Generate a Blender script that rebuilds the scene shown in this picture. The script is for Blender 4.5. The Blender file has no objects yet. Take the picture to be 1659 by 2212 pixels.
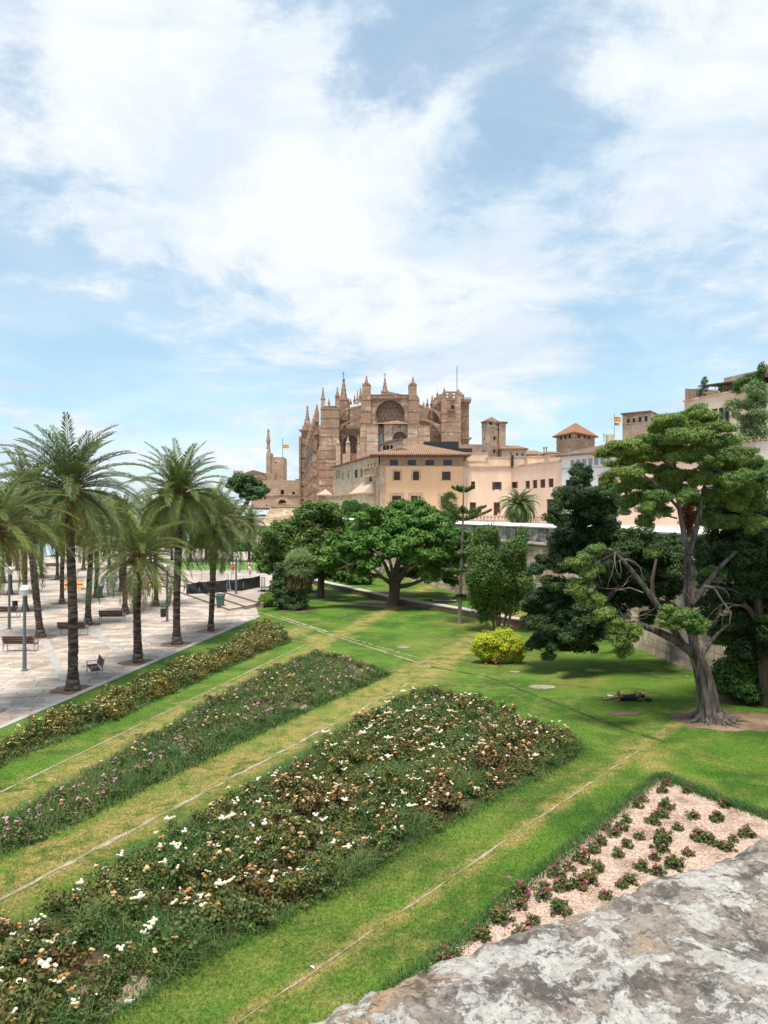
import bpy, bmesh, math, random
import numpy as np
from mathutils import Vector, Matrix

# ------------------------------------------------------------------ camera, sky, sun
sc = bpy.context.scene
F, CX, CY, EYE = 1661.0, 829.5, 1106.0, 8.0      # focal length and centre in units of the 1659x2212 survey
cam_d = bpy.data.cameras.new("camera"); cam = bpy.data.objects.new("camera", cam_d)
sc.collection.objects.link(cam); sc.camera = cam
cam.location = (0, 0, EYE); cam.rotation_euler = (math.pi/2, 0, 0)
cam_d.sensor_fit = 'VERTICAL'; cam_d.sensor_height = 36.0; cam_d.lens = 36.0*F/2212.0
cam_d.clip_start = 0.05; cam_d.clip_end = 20000

SUN = Vector((-0.05, -0.27, 0.95)).normalized()
EL = math.asin(SUN.z); AZ = math.atan2(SUN.x, SUN.y)
sl = bpy.data.lights.new("sun", 'SUN'); sl.energy = 3.2; sl.angle = math.radians(14); sl.color = (1.0, .94, .84)
so = bpy.data.objects.new("sun", sl); sc.collection.objects.link(so)
so.rotation_euler = SUN.to_track_quat('Z', 'Y').to_euler(); so.location = (0, 0, 60)
sc.view_settings.view_transform = 'Standard'; sc.view_settings.look = 'None'
sc.view_settings.gamma = 1; sc.view_settings.exposure = 0.66

class NT:
    def __init__(s, nt): s.nt = nt; s.n = nt.nodes; s.l = nt.links
    def new(s, t, **kw):
        n = s.n.new(t)
        for k, v in kw.items(): setattr(n, k, v)
        return n
    def put(s, sock, v):
        if hasattr(v, 'is_output'): s.l.new(v, sock)
        elif v is not None: sock.default_value = v
    def m(s, op, a, b=None, c=None, clamp=False):
        n = s.n.new('ShaderNodeMath'); n.operation = op; n.use_clamp = clamp
        s.put(n.inputs[0], a); s.put(n.inputs[1], b); s.put(n.inputs[2], c); return n.outputs[0]
    def vm(s, op, a, b=None):
        n = s.n.new('ShaderNodeVectorMath'); n.operation = op
        s.put(n.inputs[0], a); s.put(n.inputs[1], b)
        return n.outputs[1] if op in ('DOT_PRODUCT', 'LENGTH') else n.outputs[0]
    def comb(s, x, y, z):
        n = s.n.new('ShaderNodeCombineXYZ')
        for i, v in enumerate((x, y, z)): s.put(n.inputs[i], v)
        return n.outputs[0]
    def sep(s, v):
        n = s.n.new('ShaderNodeSeparateXYZ'); s.l.new(v, n.inputs[0]); return n.outputs
    def noise(s, v, scale, detail=4, rough=.55, dist=0, col=False):
        n = s.n.new('ShaderNodeTexNoise')
        if v is not None: s.l.new(v, n.inputs['Vector'])
        n.inputs['Scale'].default_value = scale; n.inputs['Detail'].default_value = detail
        n.inputs['Roughness'].default_value = rough; n.inputs['Distortion'].default_value = dist
        return n.outputs[1 if col else 0]
    def ramp(s, f, stops, interp='LINEAR'):
        n = s.n.new('ShaderNodeValToRGB'); n.color_ramp.interpolation = interp
        e = n.color_ramp.elements
        while len(e) < len(stops): e.new(.5)
        for i, (p, c) in enumerate(stops):
            e[i].position = p
            e[i].color = (c, c, c, 1) if isinstance(c, (int, float)) else (*c, 1)
        s.l.new(f, n.inputs[0]); return n.outputs[0]
    def mix(s, f, a, b, mode='MIX'):
        n = s.n.new('ShaderNodeMix'); n.data_type = 'RGBA'; n.blend_type = mode
        s.put(n.inputs[0], f)
        for i, v in ((6, a), (7, b)):
            if isinstance(v, tuple): v = (*v[:3], 1)
            s.put(n.inputs[i], v)
        return n.outputs[2]
    def smooth(s, v, a, b):
        n = s.n.new('ShaderNodeMapRange'); n.interpolation_type = 'SMOOTHSTEP'
        s.put(n.inputs[0], v); n.inputs[1].default_value = a; n.inputs[2].default_value = b
        return n.outputs[0]

world = bpy.data.worlds.new("World"); sc.world = world; world.use_nodes = True
def build_world():
    t = NT(world.node_tree); t.n.clear()
    out = t.new('ShaderNodeOutputWorld')
    sky = t.new('ShaderNodeTexSky', sky_type='NISHITA'); sky.sun_disc = False
    sky.sun_elevation = EL; sky.sun_rotation = AZ; sky.air_density = 1.1; sky.dust_density = .6; sky.ozone_density = 1.4
    b1 = t.new('ShaderNodeBackground'); b1.inputs[1].default_value = SKY_STR
    t.l.new(t.mix(1.0, sky.outputs[0], (.78, 1.01, 1.0), 'MULTIPLY'), b1.inputs[0])
    g = t.new('ShaderNodeTexCoord').outputs['Generated']
    d = t.vm('NORMALIZE', g); x, y, z = t.sep(d)
    zz = t.m('ADD', t.m('MAXIMUM', z, 0.0), .22)
    p = t.comb(t.m('DIVIDE', x, zz), t.m('DIVIDE', y, zz), 0.0)
    w = t.noise(p, 1.1, 3, .5, col=True)
    pw = t.vm('ADD', p, t.vm('MULTIPLY', t.vm('SUBTRACT', w, (.5, .5, .5)), (.9, .9, 0)))
    n1 = t.noise(pw, 1.15, 8, .60)
    n3 = t.noise(t.vm('ADD', p, t.vm('MULTIPLY', w, (.5, .5, 0))), 4.2, 10, .66)
    c = t.m('ADD', t.m('MULTIPLY', t.m('SUBTRACT', n1, .5), 3.2), t.m('MULTIPLY', t.m('SUBTRACT', n3, .5), 3.1))
    dw = t.vm('NORMALIZE', t.vm('ADD', d, t.vm('MULTIPLY', t.vm('SUBTRACT', t.noise(d, 4.5, 6, .6, col=True), (.5, .5, .5)), (.34, .2, .30))))
    def gauss(px, py, r, amp):
        v = Vector(((px-CX)/F, 1, (CY-py)/F)).normalized()
        dt = t.vm('DOT_PRODUCT', dw, tuple(v))
        e = t.m('MULTIPLY', t.m('SUBTRACT', 1.0, dt), 2.0/((r/F)**2))
        return t.m('MULTIPLY', t.m('POWER', 2.71828, t.m('MULTIPLY', e, -1.0)), amp)
    for b in CLOUDS: c = t.m('ADD', c, gauss(*b))
    low = t.smooth(z, 0.16, 0.0)                     # thin veil towards the horizon
    c = t.m('ADD', c, t.m('MULTIPLY', low, .25))
    a = t.smooth(c, -.40, .52)
    # cloud brightness: bright bodies, bluish grey thinner shade
    sh = t.noise(t.vm('ADD', pw, (3.1, 9.7, 1)), 2.2, 6, .6)
    sh2 = t.m('ADD', t.m('MULTIPLY', t.smooth(sh, .36, .60), .65), t.m('MULTIPLY', t.smooth(c, .0, 1.0), .40), clamp=True)
    cc = t.mix(sh2, (.58, .72, .85), (.88, .92, .955))
    b2 = t.new('ShaderNodeBackground'); b2.inputs[1].default_value = CLOUD_STR
    t.l.new(cc, b2.inputs[0])
    # thin high haze so gaps stay a light blue
    al = t.m('ADD', t.m('MULTIPLY', a, .54), .45, clamp=True)
    mx = t.new('ShaderNodeMixShader')
    t.l.new(al, mx.inputs[0]); t.l.new(b1.outputs[0], mx.inputs[1]); t.l.new(b2.outputs[0], mx.inputs[2])
    t.l.new(mx.outputs[0], out.inputs[0])
SKY_STR = 0.115; CLOUD_STR = 0.70
CLOUDS = [(330, 120, 230, .55), (520, 330, 300, .6), (150, 380, 260, .45), (700, 480, 200, .4), (480, 560, 220, .45),
          (960, 230, 110, .5), (1560, 130, 200, .5), (1500, 350, 220, .5), (1080, 500, 150, .35), (950, 600, 200, .4), (1330, 500, 200, .3),
          (870, 780, 120, .25), (1150, 640, 220, .35), (380, 920, 300, .2),
          (40, 110, 100, -.65), (740, 60, 130, -.45), (1000, 90, 170, -.62), (860, 130, 120, -.4), (1060, 30, 60, .3), (700, 20, 120, .4), (830, 190, 60, .3), (1180, 400, 130, -.45), (1230, 220, 110, -.4), (960, 250, 90, .25), (1060, 300, 90, -.4),
          (250, 690, 190, -.6), (60, 700, 200, -.6), (480, 790, 170, -.4), (1500, 700, 230, -.35), (1420, 820, 200, -.3), (960, 560, 60, -.4), (150, 510, 60, -.3)]
build_world()

# ------------------------------------------------------------------ helpers
def P(px, py, Y): return Vector(((px-CX)*Y/F, Y, EYE-(py-CY)*Y/F))
def G(px, py, z=0.0):
    Y = (EYE-z)*F/(py-CY); return Vector(((px-CX)*Y/F, Y, z))
R = math.radians
COL = sc.collection
def tag(o, label=None, cat=None, group=None, kind=None):
    if label: o['label'] = label
    if cat: o['category'] = cat
    if group: o['group'] = group
    if kind: o['kind'] = kind
    return o
def thing(name, loc, label, cat, group=None, rz=0):
    o = bpy.data.objects.new(name, None); COL.objects.link(o)
    o.location = loc; o.rotation_euler = (0, 0, rz); o.empty_display_size = .3
    return tag(o, label, cat, group)
def origin_of(o):
    v = Vector(o.location)
    while o.parent: o = o.parent; v = v + Vector(o.location)
    return v
def mk(name, V, Fc, mat, parent=None, origin=None, smooth=False):
    """numpy or list verts/faces -> ONE mesh object. Coordinates are world unless the parent is None and origin given."""
    V = np.asarray(V, dtype=np.float64).reshape(-1, 3)
    if parent is not None: org = np.array(origin_of(parent))
    elif origin is None: org = np.array([V[:, 0].mean(), V[:, 1].mean(), V[:, 2].min()])
    else: org = np.array(origin)
    me = bpy.data.meshes.new(name)
    if isinstance(Fc, np.ndarray):
        k = Fc.shape[1]; n = len(Fc); W = (V-org).astype(np.float32)
        me.vertices.add(len(W)); me.vertices.foreach_set('co', W.ravel())
        me.loops.add(n*k); me.loops.foreach_set('vertex_index', Fc.astype(np.int32).ravel())
        me.polygons.add(n); me.polygons.foreach_set('loop_start', np.arange(0, n*k, k, dtype=np.int32))
        me.update(calc_edges=True)
    else:
        me.from_pydata([tuple(v) for v in (V-org)], [], [tuple(f) for f in Fc]); me.update()
    if smooth: me.polygons.foreach_set('use_smooth', [True]*len(me.polygons))
    if isinstance(mat, (list, tuple)):
        for m_ in mat: me.materials.append(m_)
    else: me.materials.append(mat)
    o = bpy.data.objects.new(name, me); COL.objects.link(o)
    if parent is not None: o.parent = parent
    else: o.location = org
    return o
class MB:
    def __init__(s): s.v = []; s.f = []
    def add(s, vs, fs):
        b = len(s.v); s.v += [tuple(v) for v in vs]; s.f += [tuple(i+b for i in f) for f in fs]
    def box(s, x0, x1, y0, y1, z0, z1, M=None):
        vs = [Vector((x, y, z)) for z in (z0, z1) for (x, y) in ((x0, y0), (x1, y0), (x1, y1), (x0, y1))]
        if M is not None: vs = [M @ v for v in vs]
        s.add(vs, [(3, 2, 1, 0), (4, 5, 6, 7), (0, 1, 5, 4), (1, 2, 6, 5), (2, 3, 7, 6), (3, 0, 4, 7)])
    def prism(s, pts, z0, z1, top=None):
        """vertical prism over a ccw polygon; top: optional list of top z"""
        n = len(pts)
        vs = [(p[0], p[1], z0) for p in pts] + [(p[0], p[1], (top[i] if top else z1)) for i, p in enumerate(pts)]
        s.add(vs, [tuple(reversed(range(n))), tuple(range(n, 2*n))] + [(i, (i+1) % n, n+(i+1) % n, n+i) for i in range(n)])
    def sheet(s, pts, z):
        s.add([(p[0], p[1], z) for p in pts], [tuple(range(len(pts)))])
    def slabY(s, pts, y0, y1):
        """outline (x,z) extruded from y0 to y1"""
        n = len(pts)
        vs = [(p[0], y0, p[1]) for p in pts] + [(p[0], y1, p[1]) for p in pts]
        s.add(vs, [tuple(range(n)), tuple(reversed(range(n, 2*n)))] + [(i, n+i, n+(i+1) % n, (i+1) % n) for i in range(n)])
    def cone(s, cx, cy, z0, z1, r0, r1, n=8, rot=0, sx=1, sy=1):
        vs = []
        for z, r in ((z0, r0), (z1, r1)):
            for i in range(n):
                a = rot+2*math.pi*i/n; vs.append((cx+r*sx*math.cos(a), cy+r*sy*math.sin(a), z))
        s.add(vs, [tuple(reversed(range(n))), tuple(range(n, 2*n))] + [(i, (i+1) % n, n+(i+1) % n, n+i) for i in range(n)])
    def lathe(s, cx, cy, prof, n=16, jit=0, rng=None):
        vs = []; m = len(prof)
        for k, (r, z) in enumerate(prof):
            for i in range(n):
                a = 2*math.pi*i/n; q = r*(1+(rng.uniform(-jit, jit) if rng else 0))
                vs.append((cx+q*math.cos(a), cy+q*math.sin(a), z))
        fs = [(k*n+i, k*n+(i+1) % n, (k+1)*n+(i+1) % n, (k+1)*n+i) for k in range(m-1) for i in range(n)]
        fs += [tuple(reversed(range(n))), tuple(range((m-1)*n, m*n))]
        s.add(vs, fs)
    def tube(s, pts, rad, n=8, cap=True, wob=0, rng=None):
        pts = [Vector(p) for p in pts]
        if not isinstance(rad, (list, tuple)): rad = [rad]*len(pts)
        vs = []; up = Vector((0, 0, 1)); prev = None
        for i, p in enumerate(pts):
            t = (pts[min(i+1, len(pts)-1)]-pts[max(i-1, 0)]).normalized()
            if prev is None:
                a = t.cross(Vector((0, 1, 0)) if abs(t.y) < .9 else Vector((1, 0, 0))).normalized()
            else:
                a = (prev-t*prev.dot(t)).normalized()
            prev = a; b = t.cross(a)
            for k in range(n):
                th = 2*math.pi*k/n; rr = rad[i]*(1+(rng.uniform(-wob, wob) if rng else 0))
                vs.append(p+a*math.cos(th)*rr+b*math.sin(th)*rr)
        m = len(pts)
        fs = [(k*n+i, k*n+(i+1) % n, (k+1)*n+(i+1) % n, (k+1)*n+i) for k in range(m-1) for i in range(n)]
        if cap: fs += [tuple(reversed(range(n))), tuple(range((m-1)*n, m*n))]
        s.add(vs, fs)
    def pyramid(s, pts, z0, apex):
        n = len(pts); s.add([(p[0], p[1], z0) for p in pts]+[tuple(apex)], [tuple(reversed(range(n)))]+[(i, (i+1) % n, n) for i in range(n)])
    def sphere(s, c, r, nu=12, nv=8, sz=1.0):
        vs = []; fs = []
        for j in range(1, nv):
            ph = math.pi*j/nv
            for i in range(nu):
                th = 2*math.pi*i/nu; vs.append((c[0]+r*math.sin(ph)*math.cos(th), c[1]+r*math.sin(ph)*math.sin(th), c[2]+r*sz*math.cos(ph)))
        b = len(vs); vs += [(c[0], c[1], c[2]+r*sz), (c[0], c[1], c[2]-r*sz)]
        for j in range(nv-2):
            for i in range(nu): fs.append((j*nu+i, (j+1)*nu+i, (j+1)*nu+(i+1) % nu, j*nu+(i+1) % nu))
        for i in range(nu):
            fs.append((b, i, (i+1) % nu)); fs.append((b+1, (nv-2)*nu+(i+1) % nu, (nv-2)*nu+i))
        s.add(vs, fs)
    def build(s, name, mat, parent=None, origin=None, smooth=False):
        return mk(name, s.v, s.f, mat, parent, origin, smooth)
def Mrot(loc, rz=0): return Matrix.Translation(loc) @ Matrix.Rotation(rz, 4, 'Z')
def copy_tree(o, parent=None):
    c = o.copy(); COL.objects.link(c)
    if parent is not None: c.parent = parent
    for ch in list(o.children): copy_tree(ch, c)
    return c

# ------------------------------------------------------------------ materials
MATS = {}
def base_mat(name, rough=.8, spec=.3):
    m = bpy.data.materials.new(name); m.use_nodes = True
    t = NT(m.node_tree); t.n.clear()
    out = t.new('ShaderNodeOutputMaterial'); b = t.new('ShaderNodeBsdfPrincipled')
    b.inputs['Roughness'].default_value = rough; b.inputs['Specular IOR Level'].default_value = spec
    t.l.new(b.outputs[0], out.inputs[0]); MATS[name] = m
    return m, t, b, out
def bump(t, b, h, strength=.4, dist=.05):
    n = t.new('ShaderNodeBump'); n.inputs['Strength'].default_value = strength; n.inputs['Distance'].default_value = dist
    t.l.new(h, n.inputs['Height']); t.l.new(n.outputs[0], b.inputs['Normal'])
def mottled(name, c1, c2, scale=1.5, rough=.8, detail=6, bmp=0, spec=.3, c3=None, s3=.2, stretch=None, metal=0):
    """two-tone noise material in object space"""
    m, t, b, out = base_mat(name, rough, spec)
    o = t.new('ShaderNodeTexCoord').outputs['Object']
    if stretch: o = t.vm('MULTIPLY', o, stretch)
    f = t.smooth(t.noise(o, scale, detail, .62), .32, .68)
    c = t.mix(f, c1, c2)
    if c3:
        f3 = t.smooth(t.noise(t.vm('ADD', o, (5.2, 1.3, 8.8)), scale*s3, 5, .6), .45, .68); c = t.mix(f3, c, c3)
    t.l.new(c, b.inputs['Base Color']); b.inputs['Metallic'].default_value = metal
    if bmp: bump(t, b, t.noise(o, scale*5, 4, .6), .5, bmp)
    return m
def foliage(name, c1, c2, c3, trans=.28, rough=.55, nscale=.6, hue=None):
    """leaf material: colour differs leaf by leaf and slowly through the crown"""
    m, t, b, out = base_mat(name, rough, .35)
    g = t.new('ShaderNodeNewGeometry')
    oi = t.new('ShaderNodeObjectInfo').outputs['Random']
    o = t.new('ShaderNodeTexCoord').outputs['Object']
    n = t.smooth(t.noise(t.vm('ADD', o, t.comb(t.m('MULTIPLY', oi, 37.0), 0.0, 0.0)), nscale, 3, .55), .35, .65)
    c = t.mix(g.outputs['Random Per Island'], c1, c2)
    c = t.mix(t.m('MULTIPLY', n, .65), c, c3)
    t.l.new(c, b.inputs['Base Color'])
    tr = t.new('ShaderNodeBsdfTranslucent'); t.l.new(t.mix(.5, c, (.55, .6, .12), 'MULTIPLY'), tr.inputs[0])
    t.l.new(c, tr.inputs[0])
    mx = t.new('ShaderNodeMixShader'); mx.inputs[0].default_value = trans
    t.l.new(b.outputs[0], mx.inputs[1]); t.l.new(tr.outputs[0], mx.inputs[2]); t.l.new(mx.outputs[0], out.inputs[0])
    return m
def masonry(name, c1, c2, mortar, bw=.9, bh=.4, msize=.02, stain=None, stain_s=.12, streak=None, rough=.9, pale=None, courses=None, bmp=.03, jit=.5):
    """coursed stone; pattern laid on (x+y, z) so it reads on upright walls"""
    m, t, b, out = base_mat(name, rough, .2)
    o = t.new('ShaderNodeTexCoord').outputs['Object']; x, y, z = t.sep(o)
    v = t.comb(t.m('ADD', x, y), z, 0.0)
    br = t.new('ShaderNodeTexBrick'); t.l.new(v, br.inputs['Vector'])
    br.inputs['Scale'].default_value = 1; br.inputs['Brick Width'].default_value = bw; br.inputs['Row Height'].default_value = bh
    br.inputs['Mortar Size'].default_value = msize; br.inputs['Mortar Smooth'].default_value = .3; br.inputs['Bias'].default_value = 0
    for k, cc in (('Color1', c1), ('Color2', c2), ('Mortar', mortar)): br.inputs[k].default_value = (*cc, 1)
    c = br.outputs[0]
    f = t.noise(o, 1.1, 7, .65)
    c = t.mix(jit, c, t.mix(t.smooth(f, .3, .7), (.62, .6, .58), (1.3, 1.28, 1.25)), 'MULTIPLY')
    if stain: c = t.mix(t.smooth(t.noise(t.vm('MULTIPLY', o, (1, 1, 1.9)), stain_s*3, 7, .68), .47, .62), c, stain)
    if pale: c = t.mix(t.smooth(t.noise(t.vm('ADD', t.vm('MULTIPLY', o, (1, 1, 2.2)), (9, 4, 2)), stain_s*2.4, 6, .66), .52, .66), c, pale)
    if streak:
        s_ = t.noise(t.vm('MULTIPLY', o, (1.3, 1.3, .14)), 1.0, 6, .68)
        c = t.mix(t.smooth(s_, .45, .66), c, streak)
    t.l.new(c, b.inputs['Base Color'])
    bump(t, b, t.m('ADD', t.m('MULTIPLY', f, .6), t.m('SUBTRACT', 1.0, br.outputs['Fac'])), .6, bmp)
    return m
def plain(name, c, rough=.6, metal=0, spec=.4, alpha=None):
    m, t, b, out = base_mat(name, rough, spec)
    o = t.new('ShaderNodeTexCoord').outputs['Object']
    f = t.noise(o, 4, 3); cc = t.mix(f, tuple(x*.85 for x in c), tuple(min(1, x*1.12) for x in c))
    t.l.new(cc, b.inputs['Base Color']); b.inputs['Metallic'].default_value = metal
    return m
# ------------------------------------------------------------------ ground, lawn, plaza
def struct(o): return tag(o, kind='structure')
def gp(L, z=0.0): return [G(a, b, z) for a, b in L]
def inpoly(x, y, poly):
    x = np.asarray(x); y = np.asarray(y); r = np.zeros(x.shape, bool); n = len(poly)
    for i in range(n):
        x0, y0 = poly[i][0], poly[i][1]; x1, y1 = poly[(i+1) % n][0], poly[(i+1) % n][1]
        if y0 == y1: continue
        c = ((y0 > y) != (y1 > y)) & (x < (x1-x0)*(y-y0)/(y1-y0)+x0); r ^= c
    return r
L1 = [G(0, 1712), G(682, 1381)]; L2 = [G(-60, 1976), G(812, 1514)]; L3 = [G(440, 2260), G(1381, 1620)]
BED_A = gp([(-60, 1676), (83, 1616), (250, 1551), (391, 1486), (568, 1407), (622, 1387), (610, 1368), (575, 1352), (480, 1407), (365, 1455), (250, 1507), (120, 1565), (0, 1622), (-60, 1650)])
BED_B = gp([(-60, 1868), (94, 1808), (349, 1681), (620, 1553), (839, 1457), (745, 1425), (678, 1413), (573, 1458), (450, 1522), (339, 1590), (146, 1700), (0, 1785), (-60, 1816)])
BED_C = gp([(60, 2300), (208, 2212), (495, 2035), (750, 1908), (864, 1838), (1055, 1730), (1190, 1660), (1258, 1615), (1090, 1545), (935, 1502), (862, 1522), (790, 1568), (700, 1612), (640, 1652), (495, 1740), (458, 1768), (380, 1802), (281, 1868), (172, 1943), (0, 2032), (-150, 2110), (-150, 2420)])
BED_D = [G(1427, 1675), G(1295, 1783), G(1152, 1898), G(1008, 2027), G(864, 2128), Vector((-2.2, 10.2, 0)), Vector((-1.2, 6.2, 0)), Vector((2.6, 5.0, 0)), Vector((14, 12.6, 0)), G(1720, 1790), G(1659, 1764), G(1549, 1726)]

def lawn_mat():
    m, t, b, out = base_mat('lawn_mat', .9, .15)
    o = t.new('ShaderNodeTexCoord').outputs['Object']; x, y, z = t.sep(o)
    ow = t.vm('ADD', o, t.vm('MULTIPLY', t.vm('SUBTRACT', t.noise(o, .35, 4, .6, col=True), (.5, .5, .5)), (2.2, 2.2, 0)))
    a = t.noise(ow, .30, 5, .6); f = t.noise(ow, 1.5, 6, .65); g = t.noise(t.vm('MULTIPLY', o, (1, .6, 1)), 14, 5, .7)
    c = t.mix(t.smooth(a, .36, .64), (.045, .115, .016), (.105, .20, .026))
    c = t.mix(t.m('MULTIPLY', t.smooth(f, .48, .78), .8), c, (.17, .22, .04))
    dry = t.m('MULTIPLY', t.smooth(t.noise(ow, .55, 7, .68), .48, .64), .9)
    def line(L, w, amp):
        p, q = L[0], L[1]; dx, dy = (q.x-p.x), (q.y-p.y); ln = math.hypot(dx, dy); nx, ny = -dy/ln, dx/ln
        dd = t.m('ADD', t.m('ADD', t.m('MULTIPLY', x, nx), t.m('MULTIPLY', y, ny)), -(p.x*nx+p.y*ny))
        ad = t.m('ABSOLUTE', t.m('ADD', dd, t.m('MULTIPLY', t.m('SUBTRACT', a, .5), w*1.6)))
        return t.m('MULTIPLY', t.smooth(ad, w, 0.0), amp)
    def spot(px, py, rx, ry, amp):
        g0 = G(px, py); k = t.comb(t.m('DIVIDE', t.m('SUBTRACT', x, g0.x), rx), t.m('DIVIDE', t.m('SUBTRACT', y, g0.y), ry), 0.0)
        return t.m('MULTIPLY', t.smooth(t.m('ADD', t.vm('LENGTH', k), t.m('MULTIPLY', t.m('SUBTRACT', f, .5), 1.5)), 1.1, .2), amp)
    near = line(L2, 1.3, 1.0)
    near = t.m('MAXIMUM', near, line([G(0, 1735), G(690, 1392)], 1.3, 1.0))
    near = t.m('MAXIMUM', near, line([G(0, 1900), G(812, 1490)], 1.6, .9))
    near = t.m('MAXIMUM', near, line(L3, .5, .9)); near = t.m('MAXIMUM', near, line([G(300, 2212), G(1300, 1640)], 1.0, .25))
    for s_ in ((1390, 1625, 1.3, 1.5, 1.0), (1420, 1660, .8, 2.2, .9), (1180, 1650, .9, 1.6, .4), (1000, 1345, 3, 4, .55), (1080, 1420, 4, 6, .35), (950, 1390, 4, 4, .35),
               (920, 1462, 1.8, 2.4, .9), (640, 1365, 1.2, 3.5, 1.0), (680, 1380, 1.0, 2.5, 1.0), (560, 1410, .9, 5, .6), (1240, 1470, 2.2, 3, .5), (280, 1770, 1.2, 1.6, .7), (720, 2080, 1.0, 1.4, .5), (1120, 1595, 1, 1.2, .3), (850, 1560, 1.4, 2.4, .5)):
        near = t.m('MAXIMUM', near, spot(*s_))
    c = t.mix(t.m('MULTIPLY', t.m('MAXIMUM', t.m('MULTIPLY', dry, .42), t.m('MULTIPLY', near, .95)), t.smooth(f, .29, .62)), c, (.36, .275, .095))
    c = t.mix(t.m('MULTIPLY', near, t.smooth(g, .55, .75)), c, (.44, .30, .16))
    c = t.mix(.8, c, t.mix(t.smooth(g, .25, .75), (.45, .5, .45), (1.45, 1.4, 1.3)), 'MULTIPLY')
    t.l.new(c, b.inputs['Base Color']); bump(t, b, g, .9, .06)
    return m
def paving_mat():
    m, t, b, out = base_mat('plaza_mat', .85, .2)
    o = t.new('ShaderNodeTexCoord').outputs['Object']
    def brick(rot, bw, bh):
        mp = t.new('ShaderNodeMapping'); mp.inputs['Rotation'].default_value = (0, 0, R(rot)); t.l.new(t.vm('ADD', o, t.vm('MULTIPLY', t.vm('SUBTRACT', t.noise(o, .9, 4, .6, col=True), (.5, .5, .5)), (.7, .7, 0))), mp.inputs[0])
        br = t.new('ShaderNodeTexBrick'); t.l.new(mp.outputs[0], br.inputs['Vector'])
        br.inputs['Scale'].default_value = 1; br.inputs['Brick Width'].default_value = bw; br.inputs['Row Height'].default_value = bh
        br.inputs['Mortar Size'].default_value = .035; br.inputs['Mortar Smooth'].default_value = .4; br.offset = .37; br.squash = 1.4; br.squash_frequency = 3
        for k, cc in (('Color1', (.53, .455, .39)), ('Color2', (.40, .335, .285)), ('Mortar', (.30, .235, .185))): br.inputs[k].default_value = (*cc, 1)
        return br
    br = brick(-9, 1.15, .62); c = br.outputs[0]
    vo = t.new('ShaderNodeTexVoronoi'); t.l.new(t.vm('MULTIPLY', o, (.8, 1.2, 1)), vo.inputs['Vector']); vo.inputs['Scale'].default_value = 1.1
    hs = t.smooth(t.sep(vo.outputs['Color'])[0], .1, .9)
    c = t.mix(.75, c, t.mix(hs, (.72, .70, .68), (1.22, 1.20, 1.19)), 'MULTIPLY')
    n1 = t.noise(o, .35, 7, .66)
    c = t.mix(t.m('MULTIPLY', t.smooth(n1, .50, .70), .65), c, (.33, .235, .17))
    c = t.mix(t.m('MULTIPLY', t.smooth(t.noise(t.vm('ADD', o, (31, 5, 0)), .5, 6, .6), .55, .7), .8), c, (.70, .64, .58))
    c = t.mix(t.m('MULTIPLY', t.smooth(t.noise(t.vm('ADD', o, (3, 55, 0)), 1.2, 7, .7), .60, .72), .7), c, (.20, .19, .08))
    c = t.mix(.5, c, t.mix(t.noise(o, 9, 5, .7), (.6, .6, .6), (1.4, 1.4, 1.4)), 'MULTIPLY')
    t.l.new(c, b.inputs['Base Color']); bump(t, b, t.m('SUBTRACT', t.noise(o, 6, 5, .6), br.outputs['Fac']), .4, .02)
    return m
M_lawn = lawn_mat(); M_plaza = paving_mat()
M_earth = mottled('earth_mat', (.13, .11, .06), (.09, .12, .04), .05)
M_soil = mottled('soil_mat', (.10, .065, .04), (.20, .13, .08), 3, bmp=.03)
M_pit = mottled('pit_mat', (.20, .125, .085), (.13, .08, .055), 2.5, bmp=.02, c3=(.28, .2, .13))
M_bark_mulch = mottled('bark_mulch_mat', (.44, .31, .235), (.66, .50, .40), 9, bmp=.04, c3=(.30, .19, .135), s3=.15)
M_kerb = mottled('kerb_mat', (.34, .275, .18), (.44, .37, .275), 2, bmp=.01, c3=(.18, .17, .06), s3=.5)
M_palekerb = mottled('pale_kerb_mat', (.36, .33, .295), (.48, .445, .40), 1.5, bmp=.01)
M_upper = mottled('upper_plaza_mat', (.40, .33, .285), (.52, .44, .385), .8, c3=(.34, .27, .22), bmp=.02)

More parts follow.
